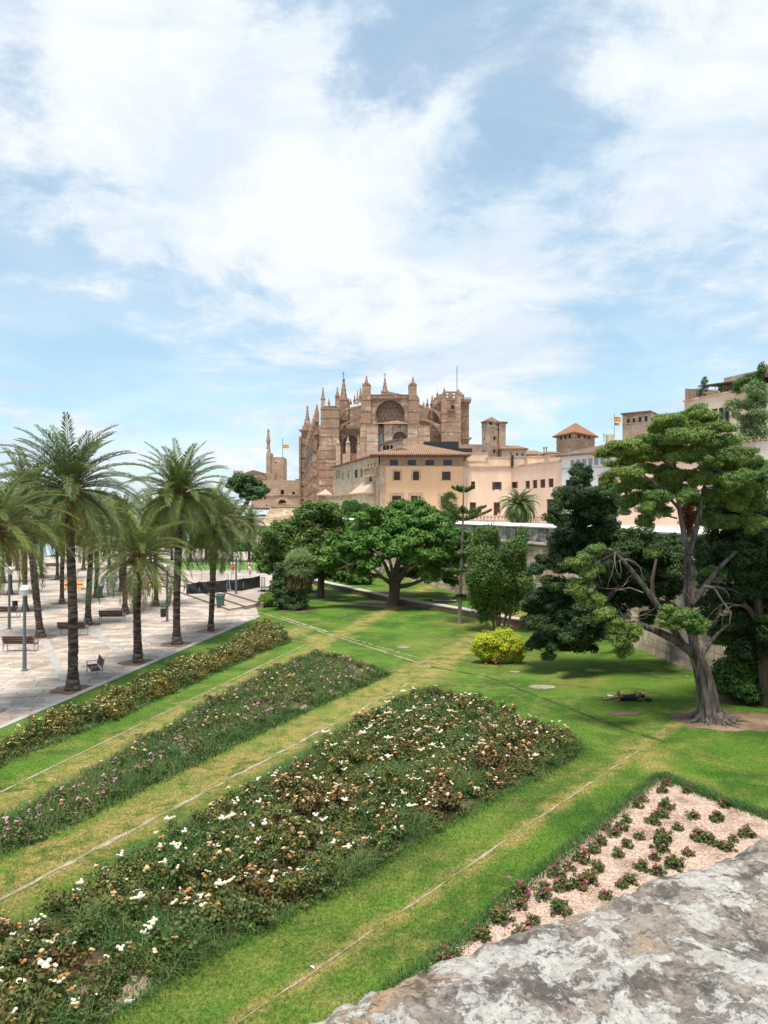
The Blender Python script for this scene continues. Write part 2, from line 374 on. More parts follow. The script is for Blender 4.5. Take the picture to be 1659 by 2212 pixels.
struct(mk('ground', [(-6000, -200, -.30), (6000, -200, -.30), (6000, 9000, -.30), (-6000, 9000, -.30)], [(0, 1, 2, 3)], M_earth))
e0 = (-18.6, 0); e1 = G(0, 1572); e2 = G(560, 1331); e3 = G(572, 1314, .0)
mb = MB(); mb.sheet([(-200, -30), (-20.5, -30), (e0[0], e0[1]), (e1.x, e1.y), (e2.x, e2.y), (-14, 80), (-26, 138), (-200, 138)], 0)
struct(mb.build('plaza', M_plaza, origin=(0, 0, 0)))
mb = MB(); mb.sheet([(-20.5, -30), (60, -30), (60, 60), (30, 140), (-26, 138), (-14, 80), (e2.x, e2.y), (e1.x, e1.y), (e0[0], e0[1])], 0)
struct(mb.build('lawn', M_lawn, origin=(0, 0, 0)))
def strip(name, pts, w, z, mat, h=0.0, jit=0.0, kind=True, gap=0.0, seed=1):
    rg = random.Random(seed); mb = MB()
    for p, q in zip(pts[:-1], pts[1:]):
        p = Vector((p[0], p[1], 0)); q = Vector((q[0], q[1], 0)); L = (q-p).length; n = max(1, int(L/.35)); d = (q-p)/L; s = Vector((-d.y, d.x, 0))
        a0 = [w/2+rg.uniform(-jit, jit) for _ in range(n+1)]; a1 = [w/2+rg.uniform(-jit, jit) for _ in range(n+1)]
        for i in range(n):
            if rg.random() < gap: continue
            A = p+d*(L*i/n); B = p+d*(L*(i+1)/n)
            vs = [A-s*a0[i], B-s*a0[i+1], B+s*a1[i+1], A+s*a1[i]]
            if h > 0: mb.prism([(v.x, v.y) for v in vs], z-.02, z+h)
            else: mb.sheet([(v.x, v.y) for v in vs], z)
    o = mb.build(name, mat, origin=(0, 0, 0)); 
    if kind: struct(o)
    return o
strip('kerb', [e0, e1, e2], .30, .012, M_palekerb, h=.02)
strip('kerb', L1, .07, .010, M_kerb, jit=.02, gap=.0, seed=2)
strip('kerb', L2[:1]+[G(708, 1571)], .11, .010, M_kerb, jit=.05, gap=.0, seed=3)
strip('kerb', [G(712, 1569), G(812, 1514), G(915, 1460)], .07, .010, M_kerb, jit=.03, gap=.12, seed=9)
strip('kerb', L3, .045, .010, M_kerb, jit=.03, gap=.0, seed=4)
strip('kerb', [G(559, 1322), G(929, 1440)], .13, .010, M_kerb, jit=.03, seed=5)
strip('kerb', [G(540, 1335), G(682, 1381)], .14, .014, M_kerb, jit=.03, seed=6)
strip('kerb', [G(608, 1333), G(707, 1365)], .22, .010, M_kerb, jit=.05, seed=7)
strip('kerb', [G(735, 1373), G(952, 1435)], .10, .010, M_kerb, jit=.04, gap=.25, seed=8)
M_groove = mottled('groove_mat', (.03, .055, .012), (.06, .07, .02), 3)
strip('groove', [G(929, 1440), G(1053, 1454+8), G(1338, 1572), G(1440, 1604)], .16, .006, M_groove, jit=.05, gap=.1)
# beds of soil
def bed(name, poly, z, mat): mb = MB(); mb.sheet([(p[0], p[1]) for p in poly], z); return struct(mb.build(name, mat, origin=(0, 0, 0)))
M_darksoil = mottled('dark_bed_soil_mat', (.07, .05, .03), (.18, .12, .075), 1.2, bmp=.04, c3=(.40, .29, .21), s3=.3)
M_bedsoil = mottled('bed_soil_mat', (.16, .11, .07), (.48, .35, .25), 1.2, bmp=.04, c3=(.62, .48, .38), s3=.4)
bed('flower_bed_soil', BED_A, .012, M_bedsoil); bed('flower_bed_soil', BED_B, .012, M_bedsoil); bed('flower_bed_soil', BED_C, .012, M_darksoil)
bed('bark_mulch_ground', BED_D, .012, M_bark_mulch)
def ellipse(name, c, rx, ry, z, mat, seed=0, n=28, kind=True):
    rg = random.Random(seed); k = [1+.12*rg.uniform(-1, 1) for _ in range(n)]
    mb = MB(); mb.sheet([(c.x+rx*k[i]*math.cos(2*math.pi*i/n), c.y+ry*k[i]*math.sin(2*math.pi*i/n)) for i in range(n)], z)
    o = mb.build(name, mat, origin=(0, 0, 0)); return struct(o) if kind else o
ellipse('bare_soil', G(1580, 1556), 2.2, 1.5, .008, M_pit, 3)
ellipse('bare_soil', G(868, 1306), 4.6, 1.9, .008, M_pit, 4)
ellipse('bare_soil', G(1600, 1509), 1.7, .8, .008, M_pit, 5)
ellipse('bare_soil', G(641, 1318), 1.7, 1.0, .008, M_soil, 6); ellipse('bare_soil', G(693, 1294), .9, .8, .008, M_pit, 7)
# upper plaza with three long low steps
A3 = [G(446, 1276), G(564, 1313)]
d = (A3[1]-A3[0]).normalized()
far = A3[0]-d*110
for k, (off, z) in enumerate(((2.9, .15), (1.45, .30), (0, .45))):
    nrm = Vector((-d.y, d.x, 0)); 
    if nrm.y > 0: nrm = -nrm
    a = far+nrm*off; b_ = A3[1]+nrm*off+d*.5
    pts = [(a.x, a.y), (b_.x, b_.y), (-10.2, 66.5), (-13.2, 92), (-20, 150), (-60, 190)]
    mb = MB(); mb.prism(pts, -.1, z); struct(mb.build('plaza_step' if k < 2 else 'upper_plaza', M_upper, origin=(0, 0, 0)))
M_stepedge = mottled('step_edge_mat', (.22, .15, .11), (.30, .22, .16), 2)
for k, (off, z) in enumerate(((2.9, .15), (1.45, .30), (0, .45))):
    a = far+nrm*(off+.02); b_ = A3[1]+nrm*(off+.02)+d*.5
    strip('step_edge', [(a.x, a.y), (b_.x, b_.y)], .06, z-.13, M_stepedge, h=.12)
M_farlawn = mottled('far_lawn_mat', (.10, .20, .03), (.16, .27, .05), .5)
mb = MB(); mb.sheet([(p.x, p.y) for p in gp([(395, 1232), (560, 1232), (575, 1214), (380, 1211)], .45)], .46); struct(mb.build('far_lawn', M_farlawn, origin=(0, 0, 0)))
# plaza bands
M_band = mottled('band_mat', (.36, .33, .30), (.45, .42, .385), 1.5, bmp=.01)
strip('paving_band', [G(93, 1378), G(143, 1472)], .45, .006, M_band, jit=.02); strip('paving_band', [G(195, 1356), G(290, 1436)], .45, .006, M_band, jit=.02)
strip('paving_band', [G(-20, 1345), G(93, 1378)], .4, .006, M_band, jit=.02)
strip('paving_band', [(e0[0]-1.2, e0[1]), (e1.x-1.2, e1.y), (e2.x-1.2, e2.y)], .14, .006, M_band, jit=.02)
# lake and sea
m, t, b, out = base_mat('water_mat', .12, .5)
o_ = t.new('ShaderNodeTexCoord').outputs['Object']; b.inputs['Base Color'].default_value = (.42, .55, .60, 1)
bump(t, b, t.noise(t.vm('MULTIPLY', o_, (1, .35, 1)), .8, 5, .6), .4, .2); M_water = m
mb = MB(); mb.sheet([(-6000, 138.2), (-62, 138.2), (-62, 192), (-45, 260), (-300, 9000), (-6000, 9000)], -.05); struct(mb.build('lake_water', M_water, origin=(0, 0, 0)))
# raised back lawn behind a low wall
LW = [G(668, 1260), G(700, 1268), G(850, 1303), G(1000, 1330), G(1135, 1357), G(1190, 1372)]
M_lowwall = masonry('low_wall_mat', (.26, .17, .12), (.20, .13, .09), (.14, .09, .06), .8, .2, .02, stain=(.13, .09, .06), stain_s=.5)
M_lowcap = mottled('low_wall_cap_mat', (.42, .38, .34), (.55, .51, .46), 1.2)
t_ = thing('low_retaining_wall', LW[2], 'long low brown retaining wall with pale coping crossing the lawn behind the spreading tree', 'wall')
mb = MB(); mc = MB()
for p, q in zip(LW[:-1], LW[1:]):
    dd = (q-p).normalized(); s = Vector((-dd.y, dd.x, 0))
    if s.y < 0: s = -s
    mb.prism([(v.x, v.y) for v in (p, q, q+s*.32, p+s*.32)], -.05, .42)
    mc.prism([(v.x, v.y) for v in (p-s*.03, q-s*.03, q+s*.75, p+s*.75)], .42, .50)
mb.build('wall_face', M_lowwall, t_); mc.build('coping', M_lowcap, t_)
mb = MB(); mb.sheet([(p.x, p.y+.5) for p in LW]+[(13.6, 52), (16, 46.5), (5, 88), (-11, 140), (-12.6, 100)], .40); struct(mb.build('raised_lawn', M_lawn, origin=(0, 0, 0)))
# flat stones in the lawn
M_flat = mottled('flat_stone_mat', (.24, .19, .13), (.36, .31, .24), 3, bmp=.02)
for i, (px, py, rx, ry, c, lb) in enumerate(((1170, 1485, .62, .42, M_flat, 'pale flat stone slab in the open lawn right of the yellow bush'), (872, 1399, .42, .3, M_flat, 'small pale slab in the lawn below the spreading tree'),
        (1350, 1542, .62, .35, M_pit, 'dull grey slab in the shaded grass by the reclining person'), (1112, 1452, .3, .2, M_flat, 'little broken slab on the groove below the yellow bush'))):
    g0 = G(px, py); mb = MB(); rg = random.Random(i)
    mb.prism([(g0.x+rx*(1+.2*rg.uniform(-1, 1))*math.cos(a*.7), g0.y+ry*math.sin(a*.7)) for a in range(9)], -.01, .035)
    tag(mb.build('stone_slab', c), lb, 'stone')
ellipse('manhole', G(456/1.0, 1285), .01, .01, .003, M_band) if False else None

# ------------------------------------------------------------------ bastion and parapet at the camera
M_wallstone = masonry('city_wall_mat', (.62, .47, .34), (.50, .36, .25), (.30, .21, .15), 1.0, .42, .03, stain=(.20, .16, .13), stain_s=.16, streak=(.30, .25, .2), pale=(.74, .62, .48))
def dark_mat():
    return masonry('parapet_course_mat', (.20, .18, .155), (.36, .32, .27), (.5, .46, .4), .75, .33, .035, stain=(.07, .065, .06), stain_s=.35, streak=(.55, .5, .44), pale=(.66, .6, .52), bmp=.05)
M_dark = dark_mat()
M_coping = mottled('coping_mat', (.80, .74, .66), (.66, .60, .53), .8, bmp=.03, c3=(.9, .87, .82), s3=.5)
M_roll = mottled('cordon_mat', (.24, .215, .19), (.42, .37, .32), 1.5, bmp=.03, c3=(.09, .08, .075), s3=.6)
W = [Vector(p) for p in ((17.6, 16, 0), (16.9, 33.7, 0), (15.4, 47.6, 0), (3.3, 87, 0), (-13, 140, 0))]
def sweep(profile, line):
    mb = MB(); n = len(profile); vs = []
    for i, p in enumerate(line):
        d0 = (line[min(i+1, len(line)-1)]-p) if i < len(line)-1 else (p-line[i-1])
        d1 = (p-line[max(i-1, 0)]) if i > 0 else d0
        s = (Vector((-d0.y, d0.x, 0)).normalized()+Vector((-d1.y, d1.x, 0)).normalized()).normalized()
        vs += [(p.x+s.x*o, p.y+s.y*o, z) for o, z in profile]
    fs = [(i*n+j, (i+1)*n+j, (i+1)*n+(j+1) % n, i*n+(j+1) % n) for i in range(len(line)-1) for j in range(n)]
    fs += [tuple(range(n)), tuple(range((len(line)-1)*n, len(line)*n))]
    mb.add(vs, fs); return mb
cw = thing('city_wall', (15.4, 47.6, 0), 'long old sandstone rampart with dark weathered parapet and white coping behind the garden trees', 'wall')
sweep([(.95, -.1), (.22, 5.38), (-1.6, 5.38), (-1.6, -.1)], W).build('wall_face', M_wallstone, cw)
sweep([(.10, 5.38), (.42, 5.42), (.52, 5.55), (.42, 5.68), (.10, 5.72)], W).build('cordon', M_roll, cw, smooth=False)
sweep([(.06, 5.72), (.06, 6.78), (-1.4, 6.78), (-1.4, 5.72)], W).build('parapet', M_dark, cw)
sweep([(.22, 6.78), (.24, 6.88), (-.9, 7.08), (-1.7, 7.06), (-1.7, 6.78)], W).build('coping', M_coping, cw)
# bastion below the camera: outer line runs from A to B
BA = Vector((-.15, 1.5)); BD = Vector((.833, .553)); BN = Vector((-.553, .833))   # BN points outwards (to the garden)
def bpt(s, o): return (BA.x+BD.x*s+BN.x*o, BA.y+BD.y*s+BN.y*o)
bs = thing('bastion_wall', (3, 1, 0), 'sandstone bastion face dropping from the lichened parapet to the mulch bed in the corner', 'wall')
mb = MB(); pts0 = [bpt(-8, .55), bpt(18.2, .55), (19.5, 13), (19, -10), (-6, -10)]
b0 = len(mb.v)
low = [bpt(-8, .75), bpt(19.3, .75), (20.3, 13), (20, -10), (-6, -10)]; top = [bpt(-8, -.08), bpt(19.3, -.08), (20.3, 13), (20, -10), (-6, -10)]
mb.add([(p[0], p[1], -.1) for p in low]+[(p[0], p[1], 6.4) for p in top], [tuple(range(5, 10))]+[(i, (i+1) % 5, 5+(i+1) % 5, 5+i) for i in range(5)])
mb.build('wall_face', M_wallstone, bs)

def parapet_mat():
    m, t, b, out = base_mat('parapet_mat', .95, .15)
    o = t.new('ShaderNodeTexCoord').outputs['Object']
    w = t.vm('ADD', o, t.vm('MULTIPLY', t.vm('SUBTRACT', t.noise(o, 5, 4, .6, col=True), (.5, .5, .5)), (.12, .12, .12)))
    base = t.mix(t.smooth(t.noise(w, 6, 10, .72), .38, .62), (.20, .172, .148), (.36, .30, .245))
    base = t.mix(t.smooth(t.noise(t.vm('ADD', w, (4, 2, 1)), 2.1, 5, .6), .52, .66), base, (.42, .28, .165))
    dk = t.smooth(t.noise(t.vm('ADD', w, (14, 7, 1)), 7.5, 12, .76), .49, .57)
    c = t.mix(t.m('MULTIPLY', dk, .9), base, (.10, .088, .076))
    wh = t.smooth(t.noise(t.vm('ADD', w, (1, 17, 3)), 6.5, 13, .74), .470, .520)
    c = t.mix(wh, c, (.46, .43, .39))
    sp = t.smooth(t.noise(o, 60, 3, .6), .56, .68); c = t.mix(t.m('MULTIPLY', sp, .75), c, (.12, .11, .10))
    vo = t.new('ShaderNodeTexVoronoi'); vo.inputs['Scale'].default_value = 38; t.l.new(w, vo.inputs['Vector'])
    peb = t.smooth(vo.outputs['Distance'], .5, .1); big = t.smooth(t.noise(o, 1.3, 3), .5, .6)
    c = t.mix(t.m('MULTIPLY', t.m('MULTIPLY', peb, big), .55), c, t.mix(t.sep(vo.outputs['Color'])[0], (.3, .27, .26), (.6, .5, .4)))
    c = t.mix(.55, c, t.mix(t.smooth(t.noise(o, 34, 9, .78), .3, .7), (.42, .40, .38), (1.42, 1.42, 1.42)), 'MULTIPLY')
    t.l.new(c, b.inputs['Base Color'])
    h = t.m('ADD', t.m('ADD', t.m('ADD', t.noise(o, 30, 9, .74), t.m('MULTIPLY', t.smooth(t.noise(o, 45, 3, .5), .62, .5), .35)), t.m('MULTIPLY', wh, .25)), t.m('MULTIPLY', t.m('MULTIPLY', peb, big), .3)); bump(t, b, h, .8, .012)
    return m
from mathutils import noise as mnoise
def build_parapet():
    nu, nv = 540, 190; L = 6.6; Wd = 2.2
    V = []
    for j in range(nv+1):
        for i in range(nu+1):
            s = -2.6+L*i/nu
            edge = .066-.024*s+.022*mnoise.fractal(Vector((s*1.9, 3.3, 0)), .7, 2.1, 6)+.016*mnoise.noise(Vector((s*17, 0, 5)))
            tt = j/nv
            if tt < .16:                                             # outer face and rounded lip
                a = tt/.16; 
                if a < .55: off = .0; z = 6.55+.40*(a/.55)
                else:
                    th = (a-.55)/.45*math.pi/2; off = -.09*(1-math.cos(th)); z = 6.95+.05*math.sin(th)
            else: off = -.09-(tt-.16)/.84*Wd; z = 7.0
            x, y = bpt(s, off+edge)
            k = mnoise.fractal(Vector((x*2.2, y*2.2, z*2.2)), .75, 2.1, 7)*.020+mnoise.fractal(Vector((x*9, y*9, z*8)), .5, 2.1, 6)*.010
            V.append((x-BD.y*k*.2, y+BD.x*k*.2, z+k))
    Fa = np.array([(j*(nu+1)+i, j*(nu+1)+i+1, (j+1)*(nu+1)+i+1, (j+1)*(nu+1)+i) for j in range(nv) for i in range(nu)])
    b = len(V); # close the underside so the slab has thickness
    o = mk('stone_parapet', V, Fa[:, ::-1], parapet_mat(), origin=(*bpt(.5, -.8), 6.4), smooth=True)
    tag(o, 'broad weathered parapet slab with white and black lichen in the near corner', 'parapet')
build_parapet()
# ------------------------------------------------------------------ foliage generators
def leafquads(C, N, length, width, rng, droop=0.0, fold=.0):
    """rhombic leaves: base, side, tip, side. C centres, N preferred leaf normals"""
    n = len(C); T = rng.normal(size=(n, 3)); T -= (T*N).sum(1, keepdims=True)*N; T /= np.linalg.norm(T, axis=1, keepdims=True)+1e-9
    T[:, 2] -= droop; T /= np.linalg.norm(T, axis=1, keepdims=True)+1e-9
    S = np.cross(N, T); S /= np.linalg.norm(S, axis=1, keepdims=True)+1e-9
    l = (length*rng.uniform(.65, 1.25, n))[:, None]; w = (width*rng.uniform(.7, 1.25, n))[:, None]
    V = np.stack([C-T*l*.5, C+S*w*.5-T*l*.05, C+T*l*.5, C-S*w*.5-T*l*.05], 1).reshape(-1, 3)
    return V, np.arange(4*n).reshape(-1, 4)
def unit(rng, n):
    v = rng.normal(size=(n, 3)); return v/np.linalg.norm(v, axis=1, keepdims=True)
def crown(blobs, rng, clump=.5, dens=1.0, per=70, leaf=(.16, .08), flat=.6, up=.5, inner=.25, keep_low=.9, jitter=.25, droop=0.0, shellmin=.7):
    """blobs: (centre, (rx,ry,rz)). Leaves gathered in clumps on each blob's surface plus sparse inner ones"""
    VC = []; VN = []
    for c, r in blobs:
        c = np.array(c); r = np.array(r); area = 4*math.pi*((r[0]*r[1])**1.6/3+(r[0]*r[2])**1.6/3+(r[1]*r[2])**1.6/3)**(1/1.6)
        k = max(3, int(dens*area/(clump*clump*1.3)))
        u = unit(rng, k); u = u[(u[:, 2] > -.35) | (rng.uniform(size=k) < keep_low)]
        cc = c+u*r*rng.uniform(shellmin, 1.06, (len(u), 1))
        for q, uu in zip(cc, u):
            s = clump*rng.uniform(.55, 1.3); m = int(per*(s/clump)**1.5)
            d = unit(rng, m)*rng.uniform(.45, 1, (m, 1))**.6
            d[:, 2] *= flat
            VC.append(q+d*s); nn = d*.8+uu*.35+np.array([0, 0, up])+rng.normal(size=(m, 3))*.45
            VN.append(nn/np.linalg.norm(nn, axis=1, keepdims=True))
        m = int(inner*k*per*.35); d = unit(rng, m)*rng.uniform(0, .8, (m, 1))
        VC.append(c+d*r); VN.append(unit(rng, m))
    C = np.concatenate(VC); N = np.concatenate(VN)
    return leafquads(C, N, leaf[0], leaf[1], rng, droop)
def blobs_px(L, Y, k=.75, ox=0, oy=0, sc_=1.0, rng=None, spread=1.2, split=0):
    """outline sketch (centre x, y, half-width, half-height in a local sketch scale) set round depth Y"""
    out = []
    for i, b in enumerate(L):
        x, y, rx, ry = b[:4]; dy = b[4] if len(b) > 4 else (rng.uniform(-spread, spread) if rng is not None else 0)
        px, py = ox+x*sc_, oy+y*sc_; Yb = Y+dy; m_ = Yb/F*sc_
        if not split: out.append((P(px, py, Yb), (rx*m_, max(rx, ry)*m_*k, ry*m_)))
        else:
            h_ = random.Random(int(x*7+y*13)); out.append((P(px, py, Yb), (rx*m_*.80, max(rx, ry)*m_*k*.8, ry*m_*.78)))
            for _ in range(split):
                a = h_.uniform(0, 6.28); q = h_.uniform(.7, 1.05); g = h_.uniform(.28, .5)
                out.append((P(px+math.cos(a)*rx*q*sc_, py+math.sin(a)*ry*q*sc_, Yb+h_.uniform(-.8, .8)*max(rx, ry)*m_*k), (rx*m_*g, max(rx, ry)*m_*g*k, ry*m_*g*1.1)))
    return out
def crown_obj(name, blobs, mat, parent, seed, **kw):
    V, Fc = crown(blobs, np.random.default_rng(seed), **kw)
    return mk(name, V, Fc, mat, parent)

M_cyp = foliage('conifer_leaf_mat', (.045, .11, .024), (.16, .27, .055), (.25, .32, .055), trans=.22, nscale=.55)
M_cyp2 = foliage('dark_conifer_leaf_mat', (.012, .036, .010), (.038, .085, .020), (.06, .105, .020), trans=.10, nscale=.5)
M_ficus = foliage('broad_leaf_mat', (.028, .10, .015), (.105, .24, .034), (.16, .28, .04), trans=.24, nscale=.4)
M_ficus2 = foliage('olive_leaf_mat', (.042, .105, .021), (.12, .21, .04), (.19, .26, .05), trans=.25, nscale=.35)
M_bush = foliage('dark_bush_leaf_mat', (.026, .085, .016), (.07, .17, .028), (.10, .21, .03), trans=.2)
M_yel = foliage('yellow_leaf_mat', (.45, .52, .03), (.75, .74, .05), (.36, .46, .04), trans=.4, nscale=1.3)
M_slim = foliage('slim_tree_leaf_mat', (.045, .115, .022), (.115, .21, .042), (.15, .22, .05), trans=.25)
M_soft = foliage('soft_leaf_mat', (.09, .17, .06), (.17, .27, .10), (.22, .30, .12), trans=.3, nscale=.3)
M_pine = foliage('stone_pine_leaf_mat', (.035, .09, .022), (.06, .12, .03), (.09, .14, .03), trans=.15, nscale=.3)
M_norf = foliage('norfolk_leaf_mat', (.06, .13, .028), (.10, .19, .04), (.14, .2, .05), trans=.2)
M_hedge = foliage('hedge_leaf_mat', (.10, .20, .02), (.18, .30, .03), (.2, .3, .04), trans=.2)
def bark(name, c1, c2, c3=None, stretch=(5, 5, .7), sc_=2.0, bm=.05): return mottled(name, c1, c2, sc_, .9, 7, bmp=bm, c3=c3, stretch=stretch, s3=.6)
M_bark = bark('grey_bark_mat', (.07, .053, .045), (.205, .175, .158), (.045, .032, .026))
M_bark2 = bark('brown_bark_mat', (.09, .065, .045), (.17, .125, .09))
M_deadw = bark('dead_wood_mat', (.17, .14, .12), (.28, .24, .21))
M_palmt = mottled('palm_trunk_mat', (.026, .019, .016), (.115, .085, .065), 3.0, .95, 6, bmp=.06, stretch=(1, 1, 4.5), c3=(.22, .17, .13), s3=.5)

# ------------------------------------------------------------------ palms
def frond_arrays(rng, e0, L, bend, az, pairs=46, leaf=.52, width=.035, stiff=.75, base=(0, 0, 0), twist=0, vshape=.35, droop=.25):
    t = np.linspace(0, 1, 15); el = e0-bend*t**1.25; ds = L/14
    r = np.concatenate([[0], np.cumsum(np.cos(el[:-1])*ds)]); z = np.concatenate([[0], np.cumsum(np.sin(el[:-1])*ds)])
    ca, sa = math.cos(az), math.sin(az)
    tw = twist*t
    ax = r*ca-np.sin(tw)*r*sa*.3; ay = r*sa+np.sin(tw)*r*ca*.3
    Pm = np.stack([ax+base[0], ay+base[1], z+base[2]], 1)
    T = np.gradient(Pm, axis=0); T /= np.linalg.norm(T, axis=1, keepdims=True)
    side = np.cross(T, np.array([0, 0, 1.0])); nrm = np.linalg.norm(side, axis=1, keepdims=True)
    side = np.where(nrm > .15, side/np.maximum(nrm, .15), np.array([[-sa, ca, 0]])); side /= np.linalg.norm(side, axis=1, keepdims=True)
    Nn = np.cross(side, T)
    ti = np.linspace(.10, .995, pairs); V = []
    def ip(A, q): return np.stack([np.interp(q, t, A[:, k]) for k in range(3)], 1)
    for sgn in (-1, 1):
        q = np.clip(ti+rng.uniform(-.006, .006, pairs), 0, 1); p = ip(Pm, q); tt = ip(T, q); s = ip(side, q)*sgn; nn = ip(Nn, q)
        ll = leaf*(.45+.75*np.sin(np.clip(q*1.02, 0, 1)**.8*math.pi)**.7)*rng.uniform(.8, 1.15, pairs)
        d = tt*(stiff+.45*q[:, None])+s*(1-.35*q[:, None])+nn*vshape+rng.normal(size=(pairs, 3))*.10
        d /= np.linalg.norm(d, axis=1, keepdims=True)
        tip = p+d*ll[:, None]; tip[:, 2] -= ll*droop
        w = tt*(width*.5)
        mid = p+d*ll[:, None]*.5
        V.append(np.stack([p-w*.6, mid-w*1.1, tip, mid+w*1.1], 1))
    LV = np.concatenate(V).reshape(-1, 3)
    # rachis as a thin tapering strip with thickness (two crossed ribbons)
    rw = np.linspace(.034, .004, 15)[:, None]; RV = []; 
    for A in (side, Nn):
        a = Pm-A*rw; b = Pm+A*rw
        for i in range(14): RV.append(np.stack([a[i], b[i], b[i+1], a[i+1]]))
    return LV, np.concatenate(RV)
def palm_crown(rng, n=58, L=3.4, lo=-55, hi=86, leaf=.5, width=.035, pairs=46, bend=60, z0=0, power=1.0, droopy=0, vshape=.35):
    V = []; Rr = []
    for i in range(n):
        f = (i+.5)/n; e = hi-(hi-lo)*f**power; az = i*2.39996+rng.uniform(-.15, .15)
        Lf = L*rng.uniform(.88, 1.08)*(1-.12*max(0, -e/70)); bd = bend*(.45+.75*math.cos(R(max(0, e-5))))*rng.uniform(.8, 1.25)
        if e > 60: bd = bend*.8*rng.uniform(.5, 1.3); Lf *= .9
        r0 = .16+.08*f; b0 = (r0*math.cos(az), r0*math.sin(az), z0-.55*f)
        a, b = frond_arrays(rng, R(e+rng.uniform(-6, 6)), Lf, R(bd), az, pairs, leaf, width, base=b0, twist=rng.uniform(-1, 1), vshape=vshape, droop=.2+droopy)
        V.append(a); Rr.append(b)
    return np.concatenate(V), np.concatenate(Rr)
M_frond = foliage('palm_frond_mat', (.055, .105, .026), (.19, .27, .075), (.20, .24, .045), trans=.22, nscale=.8, rough=.42)
M_frond2 = foliage('blue_palm_frond_mat', (.045, .095, .032), (.16, .24, .09), (.15, .21, .055), trans=.2, nscale=.8, rough=.42)
M_fdry = foliage('dry_frond_mat', (.24, .22, .05), (.42, .34, .08), (.18, .2, .05), trans=.25, nscale=.8)
M_rachis = mottled('rachis_mat', (.30, .24, .10), (.22, .13, .06), 3)
M_boot = mottled('palm_boot_mat', (.24, .12, .055), (.13, .075, .045), 5, bmp=.04)
M_skirt = foliage('palm_skirt_mat', (.11, .075, .035), (.2, .14, .06), (.15, .1, .05), trans=.1)
def quads(V): return np.arange(len(V)).reshape(-1, 4)
PALM = {}
def palm_proto(kind):
    if kind in PALM: return PALM[kind]
    rng = np.random.default_rng(11+sum(map(ord, kind)))
    if kind == 'tall':  V, Q = palm_crown(rng, 72, 3.5, -26, 80, .50, .056, 58, 62, power=1.0)
    elif kind == 'full': V, Q = palm_crown(rng, 80, 3.4, -38, 84, .52, .055, 60, 66, power=.95)
    elif kind == 'small': V, Q = palm_crown(rng, 50, 3.3, -14, 84, .46, .05, 58, 76, power=.85)
    elif kind == 'terrace': V, Q = palm_crown(rng, 130, 3.0, -62, 82, .44, .085, 44, 84, power=.8, droopy=.2)
    else: V, Q = palm_crown(rng, 60, 3.1, -38, 85, .50, .075, 34, 68, power=.95)
    D, Q2 = palm_crown(rng, 12 if kind != 'terrace' else 4, 2.7, -72, -28, .42, .042, 40, 40, z0=-.3)
    o1 = mk('crown', V, quads(V), M_frond2 if kind in ('tall', 'terrace') else M_frond, origin=(0, 0, 0))
    QQ = np.concatenate([Q, Q2]); o2 = mk('frond_stalks', QQ, quads(QQ), M_rachis, origin=(0, 0, 0))
    o3 = mk('dry_fronds', D, quads(D), M_fdry, origin=(0, 0, 0))
    mb = MB(); rg = random.Random(5)
    mb.lathe(0, 0, [(.20, -1.15), (.30, -.85), (.36, -.5), (.34, -.2), (.24, .15), (.1, .5)], 14, .14, rg)
    for i in range(26):
        a = rg.uniform(0, 6.28); z = rg.uniform(-.9, -.1); mb.tube([(.25*math.cos(a), .25*math.sin(a), z), (.5*math.cos(a), .5*math.sin(a), z+.22)], [.06, .02], 4)
    o4 = mb.build('crown_base', M_boot, origin=(0, 0, 0))
    for o in (o1, o2, o3, o4): COL.objects.unlink(o)
    PALM[kind] = (o1, o2, o3, o4); return PALM[kind]
def palm(base, top, kind, label, scale=1.0, r=.22, rot=0, bulge=1.7, group='date palms on the paved plaza', seed=0, trunk=True, n=12):
    r *= .86; base = Vector(base); top = Vector(top); rg = random.Random(seed)
    t_ = thing('date_palm', base, label, 'palm tree', group)
    H = top.z-base.z; pts = []; rad = []; k = int(H/.13)+2
    for i in range(k):
        f = i/(k-1); w = math.sin(f*math.pi)*.10*math.sin(seed*1.7+f*2)
        pts.append(base+(top-base)*f+Vector((w, 0, 0)))
        g = 1+(bulge-1)*max(0, 1-f*H/.9)**1.3; ring = 1+(.035 if i % 2 else -.035)
        rad.append(r*g*ring*(1+.08*math.sin(f*5+seed))*(1+.18*max(0, f-.9)*10*.4))
    mb = MB(); mb.tube(pts, rad, n, wob=.07, rng=rg); mb.build('trunk', M_palmt, t_)
    for o in palm_proto(kind):
        c = o.copy(); COL.objects.link(c); c.parent = t_; c.location = top-base; c.rotation_euler = (0, 0, rot); c.scale = (scale,)*3
    return t_
def gpalm(bx, by, tx, ty, kind, label, scale=1, r=.22, rot=0, seed=0, z=0, pit=True, **kw):
    b = G(bx, by, z); tp = P(tx, ty, b.y)
    if pit: ellipse('bare_soil', b, .95, .95, z+.010, M_pit, seed)
    return palm(b, tp, kind, label, scale, r, rot, seed=seed, **kw)
